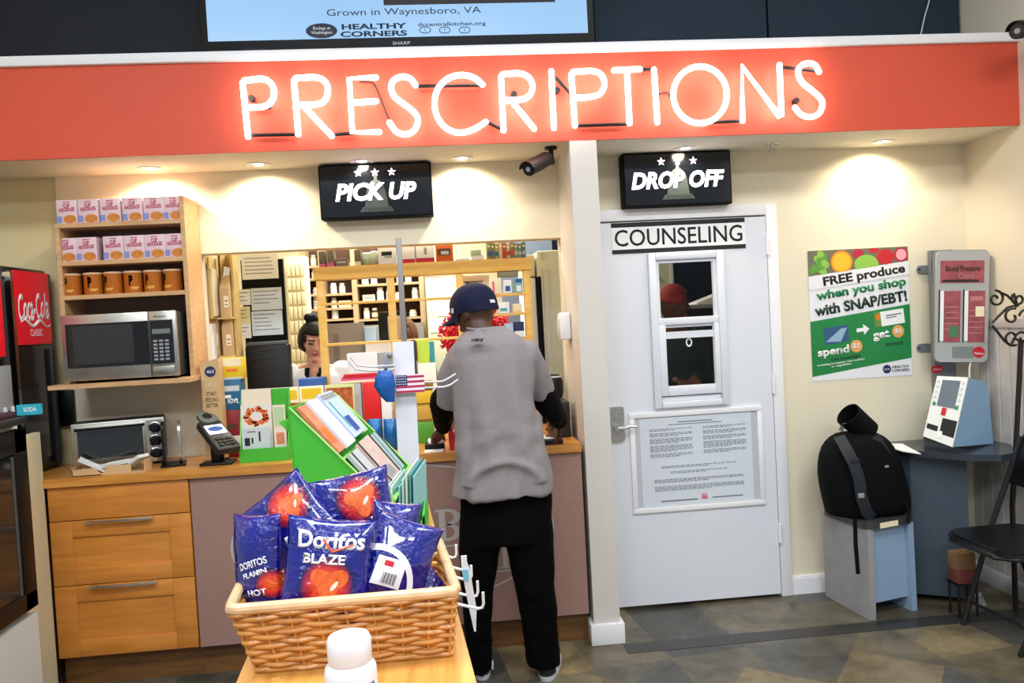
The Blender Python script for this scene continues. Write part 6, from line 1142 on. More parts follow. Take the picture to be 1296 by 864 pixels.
# pill bottle
c = at(444, 850, Y=1.17); c.z = ZT_; t = thing('supplement_bottle', 'white plastic supplement bottle with a blue label in the foreground', 'bottle', c)
MB().lathe([(0, 0), (.036, 0), (.039, .004), (.039, .078), (.0375, .086), (.031, .094), (.029, .098)], c, n=36).build('bottle_body', mat('bottle_white', '#e3e3e8', .3), t)
b = MB(); L = []
for r_, z in ((.0315, .094), (.0325, .096), (.0325, .126), (.030, .131), (.0, .132)): L.append([V((c.x+r_*(1+(.012 if (j % 2 and .095 < z < .127) else 0))*math.cos(2*PI*j/60), c.y+r_*(1+(.012 if (j % 2 and .095 < z < .127) else 0))*math.sin(2*PI*j/60), c.z+z)) for j in range(60)])
b.loft(L); b.build('cap', mat('bottle_white'), t)
b = MB(); b.loft([[V((c.x+.0394*math.sin(a), c.y-.0394*math.cos(a), c.z+z)) for a in [R(-62+i*8) for i in range(17)]] for z in (.012, .068)], cap=False); lb = b.build('label', mat('label_blue', '#3f76b4', .4, var=.12, vscale=30), t)
post = lambda x, y, z: V((c.x+.0398*math.sin(x/.0398), c.y-.0398*math.cos(x/.0398), c.z+.055+y)); text('SUPPLEMENT', None, .05, .009, M_paper, lb, bold=.02, post=post, d=0)
b = MB(); b.loft([[V((c.x+.0396*math.sin(a), c.y-.0396*math.cos(a), c.z+z)) for a in [R(8+i*6) for i in range(8)]] for z in (.02, .04)], cap=False); b.build('label_leaf', mat('label_green', '#3f8a5a', .4), lb)
# candy bag behind basket
p = at(517, 684, Y=1.86); b = MB(); p.z = ZT_; b.loft([[V((p.x+.03*k*math.cos(2*PI*j/20), 1.88+.016*k2*math.sin(2*PI*j/20), ZT_+z)) for j in range(20)] for z, k, k2 in ((.0006, .8, .6), (.02, 1, 1), (.06, 1, 1.1), (.085, .95, .5), (.10, 1, .1))]); o = b.build('candy_bag', mat('candy_white', '#d9d0d0', .4)); tag(o, 'small red and white candy bag on the table behind the chip basket', 'bag')
b = MB(); b.loft([[V((p.x+.0315*k*math.cos(2*PI*j/20), 1.88+.0175*k2*math.sin(2*PI*j/20), ZT_+z)) for j in range(20)] for z, k, k2 in ((.062, 1, 1.1), (.085, .96, .55), (.102, 1, .12))]); hd_ = b.build('red_header', mat('candy_red', '#b3152a', .35), o); text('RED', F((p.x, 1.859, ZT_+.078)), .04, .014, M_paper, hd_, bold=.02)
# ---------------------------------------------------------------- green card display
M_gr = mat('bright_green_card', '#3fae2e', .55); M_gr2 = mat('green_card_edge', '#8fd06a', .6); YN1, YN2 = 2.02, 2.40
t = thing('card_display', 'large bright green sloped cardboard card display on the far end of the table', 'display stand', (-.28, 2.2, ZT_))
near = [at(366, 516, Y=YN1), at(462, 608, Y=YN1), at(500, 640, Y=YN1)]; near += [V((near[2].x, YN1, ZT_+.001)), V((near[0].x+.01, YN1, ZT_+.001))]
far = [at(423, 497, Y=YN2), at(497, 568, Y=YN2), at(520, 592, Y=YN2)]; far += [V((far[2].x, YN2, ZT_+.001)), V((far[0].x+.005, YN2, ZT_+.001))]
th = V((0, .006, 0))
b = MB(); b.hull8(near, [p+th for p in near]); o = b.build('side_panel', M_gr, t, smooth=False); b = MB(); b.tube(near[:3], .0035, n=5); b.build('cut_edge', M_gr2, o)
b = MB(); b.hull8(far, [p+th for p in far]); o = b.build('side_panel', M_gr, t, smooth=False); b = MB(); b.tube(far[:3], .0035, n=5); b.build('cut_edge', M_gr2, o)
b = MB(); q = [near[0]+th, far[0], far[4], near[4]+th]; b.hull8(q, [p+V((-.006, 0, 0)) for p in q]); b.build('back_panel', M_gr, t, smooth=False)
sl_n, sl_f = [near[0], near[2]], [far[0], far[2]]
def sp(s, d, up=0):
    a = sl_n[0].lerp(sl_n[1], s); c = sl_f[0].lerp(sl_f[1], s); n_ = (sl_f[0]-sl_n[0]).cross(sl_n[1]-sl_n[0]).normalized(); n_ = n_ if n_.z > 0 else -n_
    return a.lerp(c, d)+n_*up
b = MB(); q = [sp(0.02, .02, -.05), sp(1, .02, -.05), sp(1, .98, -.05), sp(.02, .98, -.05)]; b.hull8(q, [p+V((0, 0, .004)) for p in q]); b.build('slope_board', M_gr, t, smooth=False)
b = MB(); q = [sp(.50, .03, -.045), sp(.50, .97, -.045), sp(.50, .97, -.012), sp(.50, .03, -.012)]; b.hull8(q, [p+(sp(.52, 0)-sp(.5, 0)) for p in q]); b.build('tier_front', M_gr2, t, smooth=False)
b = MB(); q = [sp(.96, .03, -.045), sp(.96, .97, -.045), sp(.96, .97, .01), sp(.96, .03, .01)]; b.hull8(q, [p+(sp(.98, 0)-sp(.96, 0)) for p in q]); b.build('tier_front', M_gr2, t, smooth=False)
# low front tray at the right
tx0, tx1 = near[2].x-.045, at(536, 615, Y=2.1).x-.03; b = MB()
b.prism(F((0, YN1+.03, 0)), [(tx0, ZT_+.001), (tx1+.03, ZT_+.001), (tx1+.03, ZT_+.085), (tx1-.01, ZT_+.02), (tx0, ZT_+.02)], -.006, 0); b.prism(F((0, YN2-.03, 0)), [(tx0, ZT_+.001), (tx1+.03, ZT_+.001), (tx1+.03, ZT_+.085), (tx0, ZT_+.085)], -.006, 0); b.box(tx1+.024, tx1+.03, YN1+.03, YN2-.03, ZT_+.001, ZT_+.085); b.build('front_tray', M_gr, t, smooth=False)
def slopecard(label, s0, s1, d0, d1, up, base, deco, grp):
    b = MB(); q = [sp(s0, d0, up), sp(s1, d0, up-.012), sp(s1, d1, up-.012), sp(s0, d1, up)]; n_ = sp(0, 0, 1)-sp(0, 0, 0); b.hull8([p-n_*.010 for p in q], q); o = b.build('greeting_card', base, smooth=False); tag(o, label, 'card', grp)
    g = lambda x, y, k: q[3].lerp(q[0], x).lerp(q[2].lerp(q[1], x), 1-y)+n_*k
    for i, (x0, x1, y0, y1, m_) in enumerate(deco): b = MB(); r_ = [(x0, y0), (x1, y0), (x1, y1), (x0, y1)]; b.hull8([g(x, y, .0003) for x, y in r_], [g(x, y, .0012+.0003*i) for x, y in r_]); b.build('card_print', m_, o, smooth=False)
M_cw = mat('card_white', '#dfe4ee', .5); M_cb = mat('card_pale_blue', '#bccbe2', .5)
slopecard('orange patterned card nearest the front in the upper tier', .03, .46, .04, .20, .012, mat('card_orange', '#d9825a', .5, var=.3, vscale=40), ((.2, .8, .2, .5, M_orange),), 'upper tier cards')
slopecard('plain white card beside the orange one in the upper tier', .02, .47, .22, .44, .018, M_cw, (), 'upper tier cards')
slopecard('pale blue card with a dark blue bottle picture in the upper tier', .0, .45, .46, .80, .022, M_cb, ((.3, .65, .08, .42, mat('bottle_blue', '#2f4f9e', .4)), (.05, .95, .86, .96, M_grey), (.72, .78, .2, .8, M_teal)), 'upper tier cards')
slopecard('green edged card at the back of the upper tier', .05, .46, .82, .96, .010, mat('card_lime', '#b9cfa0', .5), (), 'upper tier cards')
slopecard('grey-white card at the front of the lower tier', .52, .93, .04, .28, .012, mat('card_grey', '#b9bec0', .5), ((.2, .8, .3, .35, M_red), (.7, .8, 0, 1, M_ink)), 'lower tier cards')
slopecard('card with a pinkish winter landscape photo in the lower tier', .50, .92, .30, .68, .018, mat('card_pinkish', '#cfb4a8', .4, var=.15, vscale=30), ((.3, .8, .1, .3, M_grey), (.0, .07, 0, 1, M_ink), (.93, 1, 0, 1, M_ink)), 'lower tier cards')
slopecard('pale grey card at the back of the lower tier', .52, .93, .70, .95, .012, mat('card_grey2', '#a8b4b4', .5), ((.0, .12, 0, 1, M_ink), (.5, .56, 0, 1, M_teal)), 'lower tier cards')
M_ct = [mat('card_teal_a', '#8fc4c4', .5), mat('card_teal_b', '#b9d9d4', .5), mat('card_mint', '#cfe0cf', .5), mat('card_teal_d', '#4f9a9c', .5)]
for i in range(9):
    x = tx0+.006+i*.0098; y0 = YN1+.045+.006*i; z1 = ZT_+.165+.010*math.sin(i*1.3)+.005*i; b = MB(); q = [V((x, y0, ZT_+.0215)), V((x+.030, y0+.14, ZT_+.0215)), V((x+.036, y0+.14, z1)), V((x+.006, y0, z1-.02))]; b.hull8(q, [p+V((.003, -.001, 0)) for p in q])
    o = b.build('greeting_card', M_ct[i % 4], smooth=False); tag(o, 'teal greeting card, %s from the left in the low front tray of the green display' % ordn[i], 'card', 'teal cards in the front tray')
# small green card rack on the counter
t = thing('card_rack', 'small green card rack standing on the counter left of the big green display', 'rack', (at(333, 580, Y=3.76).x, 3.8, .974)); gx0, gx1 = at(303, 575, Y=3.74).x, at(366, 575, Y=3.74).x; zf = at(333, 567, Y=3.74).z; zk = at(330, 490, Y=3.84).z
b = MB(); b.box(gx0, gx1, 3.74, 3.746, .9745, zf); b.build('front_board', M_gr, t, smooth=False); MB().box(gx0, gx1, 3.84, 3.846, .9745, zk-.01).build('back_board', M_gr, t); MB().box(gx0, gx1, 3.746, 3.84, .9745, .979).build('base_board', M_gr, t)
for x, m_ in ((gx0, M_gr2), (gx1-.005, M_gr)): b = MB(); b.prism(F((x, 0, 0), (0, 1, 0)), [(3.746, .979), (3.84, .979), (3.84, zk-.02), (3.746, zf)], 0, .005); b.build('side_board', m_, t, smooth=False)
def rackcard(label, px0, py0, px1, py1, Y, base, deco):
    l_, r_ = at(px0, (py0+py1)/2, Y=Y), at(px1, (py0+py1)/2, Y=Y); zt = at((px0+px1)/2, py0, Y=Y).z; zb = .9795; b = MB(); b.box(l_.x, r_.x, Y, Y+.003, zb, zt); o = b.build('greeting_card', base); tag(o, label, 'card', 'cards in the small green rack'); fr = F((l_.x, Y, at((px0+px1)/2, py1, Y=Y).z)); w_, h_ = r_.x-l_.x, zt-fr.O.z
    deco(o, fr, w_, h_)
def wreath(o, fr, w_, h_):
    b = MB(); rn = random.Random(2)
    for i in range(150): a = rn.uniform(0, 2*PI); q = rn.uniform(.55, 1); b.disc(fr, w_/2+w_*.4*q*math.cos(a), h_*.5+h_*.42*q*math.sin(a), .006, 0, .0006+.0001*(i % 4), n=7)
    b.build('wreath_print', mat('wreath_orange', '#e0682a', .5, var=.4, vscale=120), o)
def bw(o, fr, w_, h_):
    patches(fr, [(w_*.1, w_*.28, h_*.1, h_*.5, 0), (w_*.34, w_*.4, h_*.2, h_*.5, 0), (w_*.2, w_*.5, h_*.78, h_*.82, 0), (w_*.6, w_*.66, h_*.3, h_*.8, 0)]).build('sketch_print', M_dgrey, o)
def colr(o, fr, w_, h_): patches(fr, [(w_*.1, w_*.9, h_*.5, h_*.95, 0), (w_*.2, w_*.8, h_*.08, h_*.35, 1)]).build('leaf_print', [mat('card_lime'), mat('card_orange')], o)
rackcard('cream card backing at the rear left of the small green rack', 306, 492, 343, 515, 3.825, mat('card_cream', '#ead9c2', .6), lambda o, fr, w_, h_: None)
rackcard('card with an orange leaf wreath in the small green rack', 305, 512, 344, 541, 3.79, mat('card_ivory', '#e4ddd0', .5), wreath)
rackcard('card with black sketches in front of the wreath card', 306, 541, 342, 566, 3.765, mat('card_silver', '#c9cfcf', .5), bw)
rackcard('narrow card with lime and orange print at the right of the rack', 346, 512, 362, 566, 3.78, mat('card_cream'), colr)
# ---------------------------------------------------------------- flag pole stand
YP = 2.53; t = thing('display_pole', 'white merchandising pole with a thin grey post on the far end of the table', 'pole', (at(510, 560, Y=YP).x, YP, ZT_)); x0, x1 = at(498, 500, Y=YP).x, at(524, 500, Y=YP).x; zt = at(510, 432, Y=YP).z
pf = lambda px, py, y=YP: at(px, py, Y=y)
b = MB(); q0, q1 = pf(496.5, 433), pf(523, 431); xb0, xb1 = q0.x-.03, q1.x-.03; lean = .0
b.hull8([V((q0.x-.004, YP, ZT_+.0005)), V((q1.x-.004, YP, ZT_+.0005)), V((q1.x-.004, YP+.02, ZT_+.0005)), V((q0.x-.004, YP+.02, ZT_+.0005))], [q0, V((q1.x, YP, q0.z)), V((q1.x, YP+.02, q0.z)), V((q0.x, YP+.02, q0.z))]); b.build('white_panel', mat('pole_white', '#d6d4de', .45), t)
p0, p1 = pf(511, 300), pf(511.5, 432); b = MB(); b.box(p1.x-.009, p1.x+.009, YP+.005, YP+.02, zt-.02, p0.z, bev=.002); b.build('post', mat('post_grey', '#8a8480', .5, .3), t)
for pts in ([(524, 484), (560, 482.5), (567, 479), (577, 473)], [(524, 491), (562, 489.5), (570, 487), (580, 480)]): b = MB(); b.tube([pf(x, y, YP-.01) for x, y in pts], .0032, n=8); b.build('peg_hook', mat('hook_grey', '#c8c4c8', .4, .2), t)
for pts in ([(444, 452), (452, 462), (470, 464), (499, 462)], [(441, 456), (450, 467), (470, 469), (499, 467)]): b = MB(); b.tube([pf(x, y, YP-.01) for x, y in pts], .0032, n=8); b.build('peg_hook', mat('hook_grey'), t)
b = MB(); c = pf(492, 455, YP+.004); b.box(c.x-.016, c.x+.012, YP-.012, YP+.01, c.z-.03, c.z+.02, bev=.004); b.ball((c.x+.006, YP-.016, c.z+.018), .010, n=10); b.build('clamp', M_grey, t)
# flag
a, c = pf(501, 486, YP-.022), pf(537, 484, YP-.022); zt_, zb_ = pf(519, 474, YP-.022).z, pf(519, 497, YP-.022).z; t = thing('flag_card', 'small stars and stripes flag hung on the white pole', 'flag', (a.x, YP-.022, zb_)); fr = F((a.x, YP-.022, zb_)); w_, h_ = c.x-a.x, zt_-zb_
MB().box(0, w_, 0, h_, -.010, 0, fr=fr).build('flag_sheet', mat('flag_white', '#e2d2dc', .6), t)
b = MB(); 
for i in range(4): b.box(0, w_, h_*(.02+i*.27), h_*(.14+i*.27), 0, .0008, fr=fr)
b.build('stripes', mat('flag_red', '#a81e4a', .6), t); cn = MB().box(0, w_*.40, h_*.42, h_, .0008, .0014, fr=fr).build('canton', mat('flag_blue', '#1a1f55', .6), t)
b = MB(); [b.disc(fr, w_*(.04+.075*i), h_*(.5+.14*j), .0018, .0014, .0018, n=6) for i in range(5) for j in range(4)]; b.build('stars', M_paper, cn)
# blue pouch hanging left
q = pf(487, 488, YP-.03); b = MB(); b.loft([[V((q.x+rx_*math.cos(2*PI*j/18)+dx, YP-.035+.018*k*math.sin(2*PI*j/18), q.z+z)) for j in range(18)] for z, rx_, dx, k in ((-.052, .014, .016, .3), (-.03, .024, .006, .7), (0, .034, 0, 1), (.03, .03, .002, .9), (.05, .018, .004, .3))]); o = b.build('blue_pouch', mat('pouch_blue', '#13539c', .25, .1, bump=.4, bscale=40)); tag(o, 'crumpled shiny blue pouch hanging from the left hooks of the pole', 'pouch'); b = MB(); b.tube([V((q.x+.004, YP-.035, q.z+.045)), V((q.x+.006, YP-.025, pf(487, 467).z))], .006, n=8); b.build('hang_tab', M_dgrey, o)

# ================================================================ people
def remesh(mb, vox, smooth=2, fac=.5):
    me = bpy.data.meshes.new('tmp'); mb.bm.to_mesh(me); mb.bm.free(); o = bpy.data.objects.new('tmp', me); COL.objects.link(o)
    m = o.modifiers.new('r', 'REMESH'); m.mode = 'VOXEL'; m.voxel_size = vox; m.adaptivity = 0
    bpy.context.view_layer.update(); dg = bpy.context.evaluated_depsgraph_get(); me2 = bpy.data.meshes.new_from_object(o.evaluated_get(dg))
    bpy.data.objects.remove(o); bpy.data.meshes.remove(me); r_ = MB(); r_.bm.from_mesh(me2); bpy.data.meshes.remove(me2)
    for _ in range(smooth): bmesh.ops.smooth_vert(r_.bm, verts=r_.bm.verts, factor=fac, use_axis_x=True, use_axis_y=True, use_axis_z=True)
    return r_
def limb(b, pts, rs, n=12):
    """tapered limb with rounded ends"""
    b.tube(pts, rs, n=n); b.ball(pts[0], rs[0]*.99, n=8); b.ball(pts[-1], rs[-1]*.99, n=8)
    for p, r_ in zip(pts[1:-1], rs[1:-1]): b.ball(p, r_*.995, n=8)
def head(b, M, s=1.0):
    """skull, jaw, nose, brow, lips and ears; local axes x right, y face, z up, origin mid-head"""
    def f_(p):
        x, y, z = p; t = max(0, -z/.115)
        x *= 1-.30*t**1.5; y = y*(1-.10*t) if y > 0 else y*(1-.38*t)
        if y > .06: y = .06+(y-.06)*.75
        return V((x*s, y*s, z*s))
    b.ball((0, 0, 0), (.074, .096, .115), n=20, M=M, fn=f_)
    P = lambda x, y, z: M @ V((x*s, y*s, z*s))
    b.tube([P(0, .078, .022), P(0, .094, -.006), P(0, .099, -.020)], [.007*s, .010*s, .013*s], n=8); b.ball(P(0, .098, -.020), .0125*s, n=7)
    for k in (-1, 1):
        b.ball(P(k*.010, .090, -.024), .009*s, n=6); b.tube([P(k*.012, .082, .030), P(k*.032, .078, .034), P(k*.052, .062, .028)], .008*s, n=6); b.ball(P(k*.030, .074, .014), .0135*s, n=8)
        b.tube([P(k*.040, .058, -.012), P(k*.046, .040, -.030)], .022*s, n=8)
        b.ball((0, 0, 0), (.010*s, .020*s, .031*s), n=10, M=M @ Matrix.Translation((k*.074*s, -.006*s, -.006*s)) @ Matrix.Rotation(k*R(18), 4, 'Z'))
    b.tube([P(-.022, .079, -.054), P(0, .087, -.051), P(.022, .079, -.054)], [.004*s, .0062*s, .004*s], n=7); b.tube([P(-.019, .078, -.061), P(0, .086, -.062), P(.019, .078, -.061)], [.004*s, .0068*s, .004*s], n=7)
    b.ball(P(0, .070, -.094), .021*s, n=8)
def hand(b, W, fwd, up, s=1.0, curl=.5, side=1):
    """palm, four unequal bent fingers and a thumb; W wrist, fwd finger direction, up back of the hand, side +1 thumb on the right of fwd"""
    W, f_, u = V(W), V(fwd).normalized(), V(up); u = (u-f_*u.dot(f_)).normalized(); r_ = f_.cross(u)*side
    P = lambda x, y, z: W + r_*x*s + f_*y*s + u*z*s
    b.hull8([P(-.030, .0, -.010), P(.028, .0, -.010), P(.040, .085, -.011), P(-.040, .085, -.011)], [P(-.027, .0, .011), P(.025, .0, .012), P(.038, .085, .010), P(-.038, .085, .009)])
    limb(b, [P(0, -.03, 0), P(0, .03, 0)], [.024*s, .024*s], 10)
    for x, L, sp_ in ((.030, .074, .10), (.010, .082, .02), (-.011, .076, -.05), (-.031, .060, -.13)):
        a = [P(x, .078, 0)]; ang = curl*.35
        for seg in (.45, .32, .23):
            d = (f_*math.cos(ang)-u*math.sin(ang)+r_*sp_*.6).normalized(); a.append(a[-1]+d*L*seg*s*1.05); ang += curl*.75
        limb(b, a, [.0098*s, .0092*s, .0085*s, .0074*s], 8)
    a = [P(.026, .020, -.004), P(.052, .045, -.012), P(.060, .075, -.020), P(.058, .098, -.026)]; limb(b, a, [.014*s, .0115*s, .010*s, .0082*s], 8)
def superring(c, hx, hy, n=36, p=2.4, yaw=0, fn=None):
    out = []
    for i in range(n):
        a = 2*PI*i/n; x = hx*math.copysign(abs(math.cos(a))**(2/p), math.cos(a)); y = hy*math.copysign(abs(math.sin(a))**(2/p), math.sin(a))
        out.append(V((c[0]+x*math.cos(yaw)-y*math.sin(yaw), c[1]+x*math.sin(yaw)+y*math.cos(yaw), c[2])))
    return out
M_skin = mat('dark_brown_skin', '#4a2a1e', .5, var=.06, vscale=25); M_skl = mat('light_skin', '#c8937a', .5); M_brow = mat('dark_brow', '#2a1712', .7); M_lip = mat('lip_red', '#a24a4a', .45)
def paintface(o, M, s, mats):
    """eyes, brows and lips take their own colour on the body's own faces"""
    Mi = (WM[o.name].inverted() @ M).inverted() if o.name in WM else M.inverted(); me = o.data
    for m_ in mats: me.materials.append(m_)
    for pl in me.polygons:
        c = Mi @ pl.center; x, y, z = abs(c.x)/s, c.y/s, c.z/s
        if y < .05: continue
        if .012 < x < .05 and abs(z-.034-.06*(x-.03)*-1) < .005: pl.material_index = 1
        elif abs(x-.030) < .014 and abs(z-.014) < .0055: pl.material_index = 1
        elif x < .023 and -.067 < z < -.047 and y > .07: pl.material_index = 2
# ---------------------------------------------------------------- customer
YM = 3.30; mp = lambda x, y, Y=YM: at(x, y, Y=Y)
cust = thing('person', 'person in a grey T-shirt, navy cap and black trousers leaning on the counter, back turned', 'person', (.2, YM, 0))
hc = mp(600, 394, 3.34); HM = Matrix.Translation(hc) @ Matrix.Rotation(R(52), 4, 'Z') @ Matrix.Rotation(R(-14), 4, 'X') @ Matrix.Scale(1.02, 4)
b = MB(); head(b, HM, 1.0)
neck = mp(612, 424, 3.30); chest = mp(627, 470); waist = mp(634, 570); hip = mp(640, 630, 3.32)
limb(b, [hc+V((.012, -.025, -.06)), neck+V((0, 0, -.03))], [.058, .062])
shL, shR = mp(590, 453), mp(663, 453); elL, elR = mp(560, 508, 3.46), mp(692, 508, 3.43); wrL, wrR = mp(561, 541, 3.66), mp(709, 534, 3.62)
limb(b, [neck+V((0, 0, -.06)), chest, waist, hip], [.08, .10, .10, .085]); limb(b, [shL+V((.03, 0, 0)), neck+V((0, 0, -.09)), shR+V((-.03, 0, 0))], [.045, .065, .045])
limb(b, [shL+V((.02, 0, -.01)), elL, wrL], [.042, .038, .028]); limb(b, [shR+V((-.02, 0, -.01)), elR, wrR], [.042, .038, .028])
hand(b, wrL, (at(551, 553, Y=3.78)-wrL), (-.3, -.1, 1), 1.0, .55, 1); hand(b, wrR, (at(703, 556, Y=3.70)-wrR), (.55, -.5, .6), 1.0, .6, -1)
kL, kR, aL, aR = mp(604, 748, 3.38), mp(682, 748, 3.33), mp(608, 838, 3.46), mp(693, 836, 3.39)
limb(b, [hip+V((-.09, 0, -.02)), kL, V((aL.x, aL.y, .09))], [.07, .05, .04]); limb(b, [hip+V((.09, 0, -.02)), kR, V((aR.x, aR.y, .09))], [.07, .05, .04])
o = remesh(b, .0055, 3).build('body', M_skin, cust, ang=180); 
# trousers
M_tr = mat('black_trousers', '#050507', .9, bump=.2, bscale=90, spec=.08); b = MB()
def outl(rows, Y, dp, yaw=0): 
    R_ = []
    for y, xl, xr, *e in rows:
        YY = e[0] if e else Y; d = e[1] if len(e) > 1 else dp; l_, r_ = at(xl, y, Y=YY), at(xr, y, Y=YY); c = (l_+r_)/2; R_.append(superring((c.x, YY, c.z), (r_.x-l_.x)/2, d, 30))
    return R_
b.loft(outl([(604, 583, 697), (640, 581, 699), (668, 581, 699), (684, 582, 698)], 3.32, .115))
L1 = outl([(650, 581, 641, 3.32, .10), (690, 581, 634, 3.32, .09), (740, 583, 626, 3.36, .08), (790, 588, 622, 3.40, .075), (830, 592, 622, 3.44, .078), (848, 594, 624, 3.455, .08)], 3.35, .08); zl = min(p.z for p in L1[-1]); c0 = L1[-1]
L1.append([V((p.x, p.y+.005, .045)) for p in c0]); b.loft(L1)
L2 = outl([(650, 638, 699, 3.32, .10), (690, 640, 700, 3.32, .09), (740, 652, 702, 3.33, .08), (790, 660, 705, 3.35, .075), (825, 665, 708, 3.37, .078)], 3.33, .08); c0 = L2[-1]; L2.append([V((p.x, p.y+.008, .055)) for p in c0]); b.loft(L2)
rb = remesh(b, .009, 4)
for v in rb.bm.verts: n_ = v.normal if v.normal.length else V((0, 1, 0)); v.co += n_*(.006*noise.noise(V((v.co.x*14, v.co.y*14, v.co.z*9)))+.004*noise.noise(V((v.co.x*8+3, v.co.y*8, v.co.z*30)))*(1 if v.co.z < .45 else .3))
rb.build('trousers', M_tr, cust, ang=180)
# shoes
for (c, yaw) in ((aL, 6), (aR, -14)):
    M = Matrix.Translation((c.x, c.y+.005, 0)) @ Matrix.Rotation(R(yaw), 4, 'Z'); b = MB(); L = []
    for z, y0, y1, w_ in ((.002, -.075, .205, .046), (.02, -.08, .21, .050), (.045, -.078, .20, .048), (.07, -.072, .13, .042), (.095, -.066, .05, .038)): L.append([M @ V((w_*math.copysign(abs(math.cos(a))**.8, math.cos(a))*(1-.12*max(0, math.sin(a))), (y0+y1)/2+(y1-y0)/2*math.sin(a), z)) for a in [2*PI*i/26 for i in range(26)]])
    b.loft(L); sh = b.build('shoe', mat('shoe_black', '#15171c', .5), cust, ang=70)
    b = MB(); b.loft([[M @ V((w_*math.copysign(abs(math.cos(a))**.8, math.cos(a)), .065+.148*k*math.sin(a), z)) for a in [2*PI*i/26 for i in range(26)]] for z, w_, k in ((.0005, .048, .97), (.022, .052, 1.0))]); b.build('sole', mat('sole_grey', '#c9ccd2', .5), sh)
    for k in range(3): b = MB(); b.tube([M @ V((s_*.046, -.055+k*.02, .035+.035*j)) for s_, j in ((1, 0), (1.04, 1))], .0045, n=6); b.build('side_stripe', mat('sole_grey'), sh)
# long black undersleeves
M_us = mat('black_undersleeve', '#050506', .85, bump=.2, bscale=120, spec=.1)
for sh_, el, wr in ((shL, elL, wrL), (shR, elR, wrR)):
    b = MB(); limb(b, [sh_.lerp(el, .6), el, el.lerp(wr, .5), wr.lerp(el, .06)], [.050, .060, .052, .040], 16); rb = remesh(b, .008, 2)
    for v in rb.bm.verts: v.co += v.normal*.004*noise.noise(v.co*28)
    rb.build('undersleeve', M_us, cust, ang=180)
# T-shirt
M_ts = mat('heather_grey_cotton', '#8a8486', .92, var=.05, vscale=60, bump=.08, bscale=300, spec=.15); b = MB()
b.loft(outl([(413, 594, 637, 3.31, .06), (419, 588, 646, 3.31, .075), (426, 578, 658, 3.30, .095), (436, 570, 668, 3.30, .112), (455, 567, 675, 3.30, .125), (480, 570, 676, 3.30, .132), (505, 572, 675, 3.30, .135), (541, 574, 685, 3.30, .137), (575, 574, 693, 3.305, .14), (598, 572, 698, 3.31, .143), (612, 571, 699, 3.31, .145), (624, 571, 699, 3.31, .145)], 3.3, .13))
for pts, rs in (([mp(587, 448), mp(575, 476, 3.36), mp(571, 509, 3.44)], [.066, .069, .073]), ([mp(664, 448), mp(674, 471, 3.36), mp(680, 495, 3.42)], [.068, .071, .074])):
    b.tube(pts, rs, n=20); b.ball(pts[0], rs[0]*.99, n=8); b.ball(pts[1], rs[1]*.985, n=10)
rb = remesh(b, .0075, 2)
cx0 = at(633, 540, Y=3.3).x
def fold(p):
    zz = (1.5-p.z)/.65; f1 = .016*noise.noise(V((p.x*14+p.z*2.2, 1.3, p.z*1.6)))+.012*noise.noise(V((p.x*27-p.z*3, 4.1, p.z*2.2)))
    dr = .009*math.exp(-((p.z-1.08)/.10)**2)*noise.noise(V((p.x*9, 7.7, p.z*17)))
    arcs = .016*math.exp(-((math.hypot((p.x-cx0)*1.0, (p.z-.87)*1.2)-.155)/.022)**2)*(1 if p.z > .9 else .2)
    return f1*(.4+.55*min(1, max(0, zz)))+dr+arcs
for v in rb.bm.verts: v.co += v.normal*fold(v.co)
ts = rb.build('tshirt', M_ts, cust, ang=180)
text('NIKE', F(mp(604, 430, 3.175)+V((0, 0, 0)), (1, 0, -.05)), .05, .012, M_ink, ts, bold=.03, shear=.2, name='neck_print', d=0, ext=.03)
b = MB(); b.tube([at(x, y, Y=Y) for x, y, Y in ((592, 415, 3.29), (598, 417, 3.262), (612, 418, 3.245), (628, 417, 3.258), (639, 414, 3.29))], .007, n=8); b.build('collar', M_ts, ts)
# cap
M_cap = mat('navy_cap', '#070f2e', .75, bump=.1, bscale=300, spec=.25); b = MB(); CM = HM @ Matrix.Translation((0, -.004, .030)); L = []
for k in range(9):
    a = R(k*90/8); r_ = math.cos(a); z = math.sin(a); L.append([CM @ V((.087*max(r_, .03)*math.cos(t_)*(1+.03*(1-z)), .108*max(r_, .03)*math.sin(t_), -.008+.098*z**.9)) for t_ in [2*PI*i/32 for i in range(32)]])
base = [CM @ V((.0875*math.cos(t_), .108*math.sin(t_), -.034-.016*max(0, -math.sin(t_)))) for t_ in [2*PI*i/32 for i in range(32)]]; b.loft([base]+L); cp = b.build('cap_crown', M_cap, cust, ang=60)
b = MB(); up_, dn = [], []
for i in range(13):
    t_ = R(20+i*140/12); ix, iy = .085*math.cos(t_), .104*math.sin(t_); ex, ey = .088*math.cos(t_), .104*math.sin(t_)+.075*math.sin(R(180*i/12))**.6; up_.append((CM @ V((ix, iy, -.026)), CM @ V((ex, ey, -.038-.02*abs(math.cos(t_)))))); 
for i in range(12):
    q = [up_[i][0], up_[i+1][0], up_[i+1][1], up_[i][1]]; b.hull8([p-V((0, 0, .004)) for p in q], q)
b.build('cap_brim', M_cap, cp); b = MB(); b.ball(CM @ V((0, 0, .092)), .007, n=8); b.build('cap_button', M_cap, cp)
b = MB(); q = at(624.5, 385, Y=3.2); 
def oncap(az, z, r_=1.02): t_ = R(az); return CM @ V((.0885*r_*math.cos(t_), .1095*r_*math.sin(t_), z))
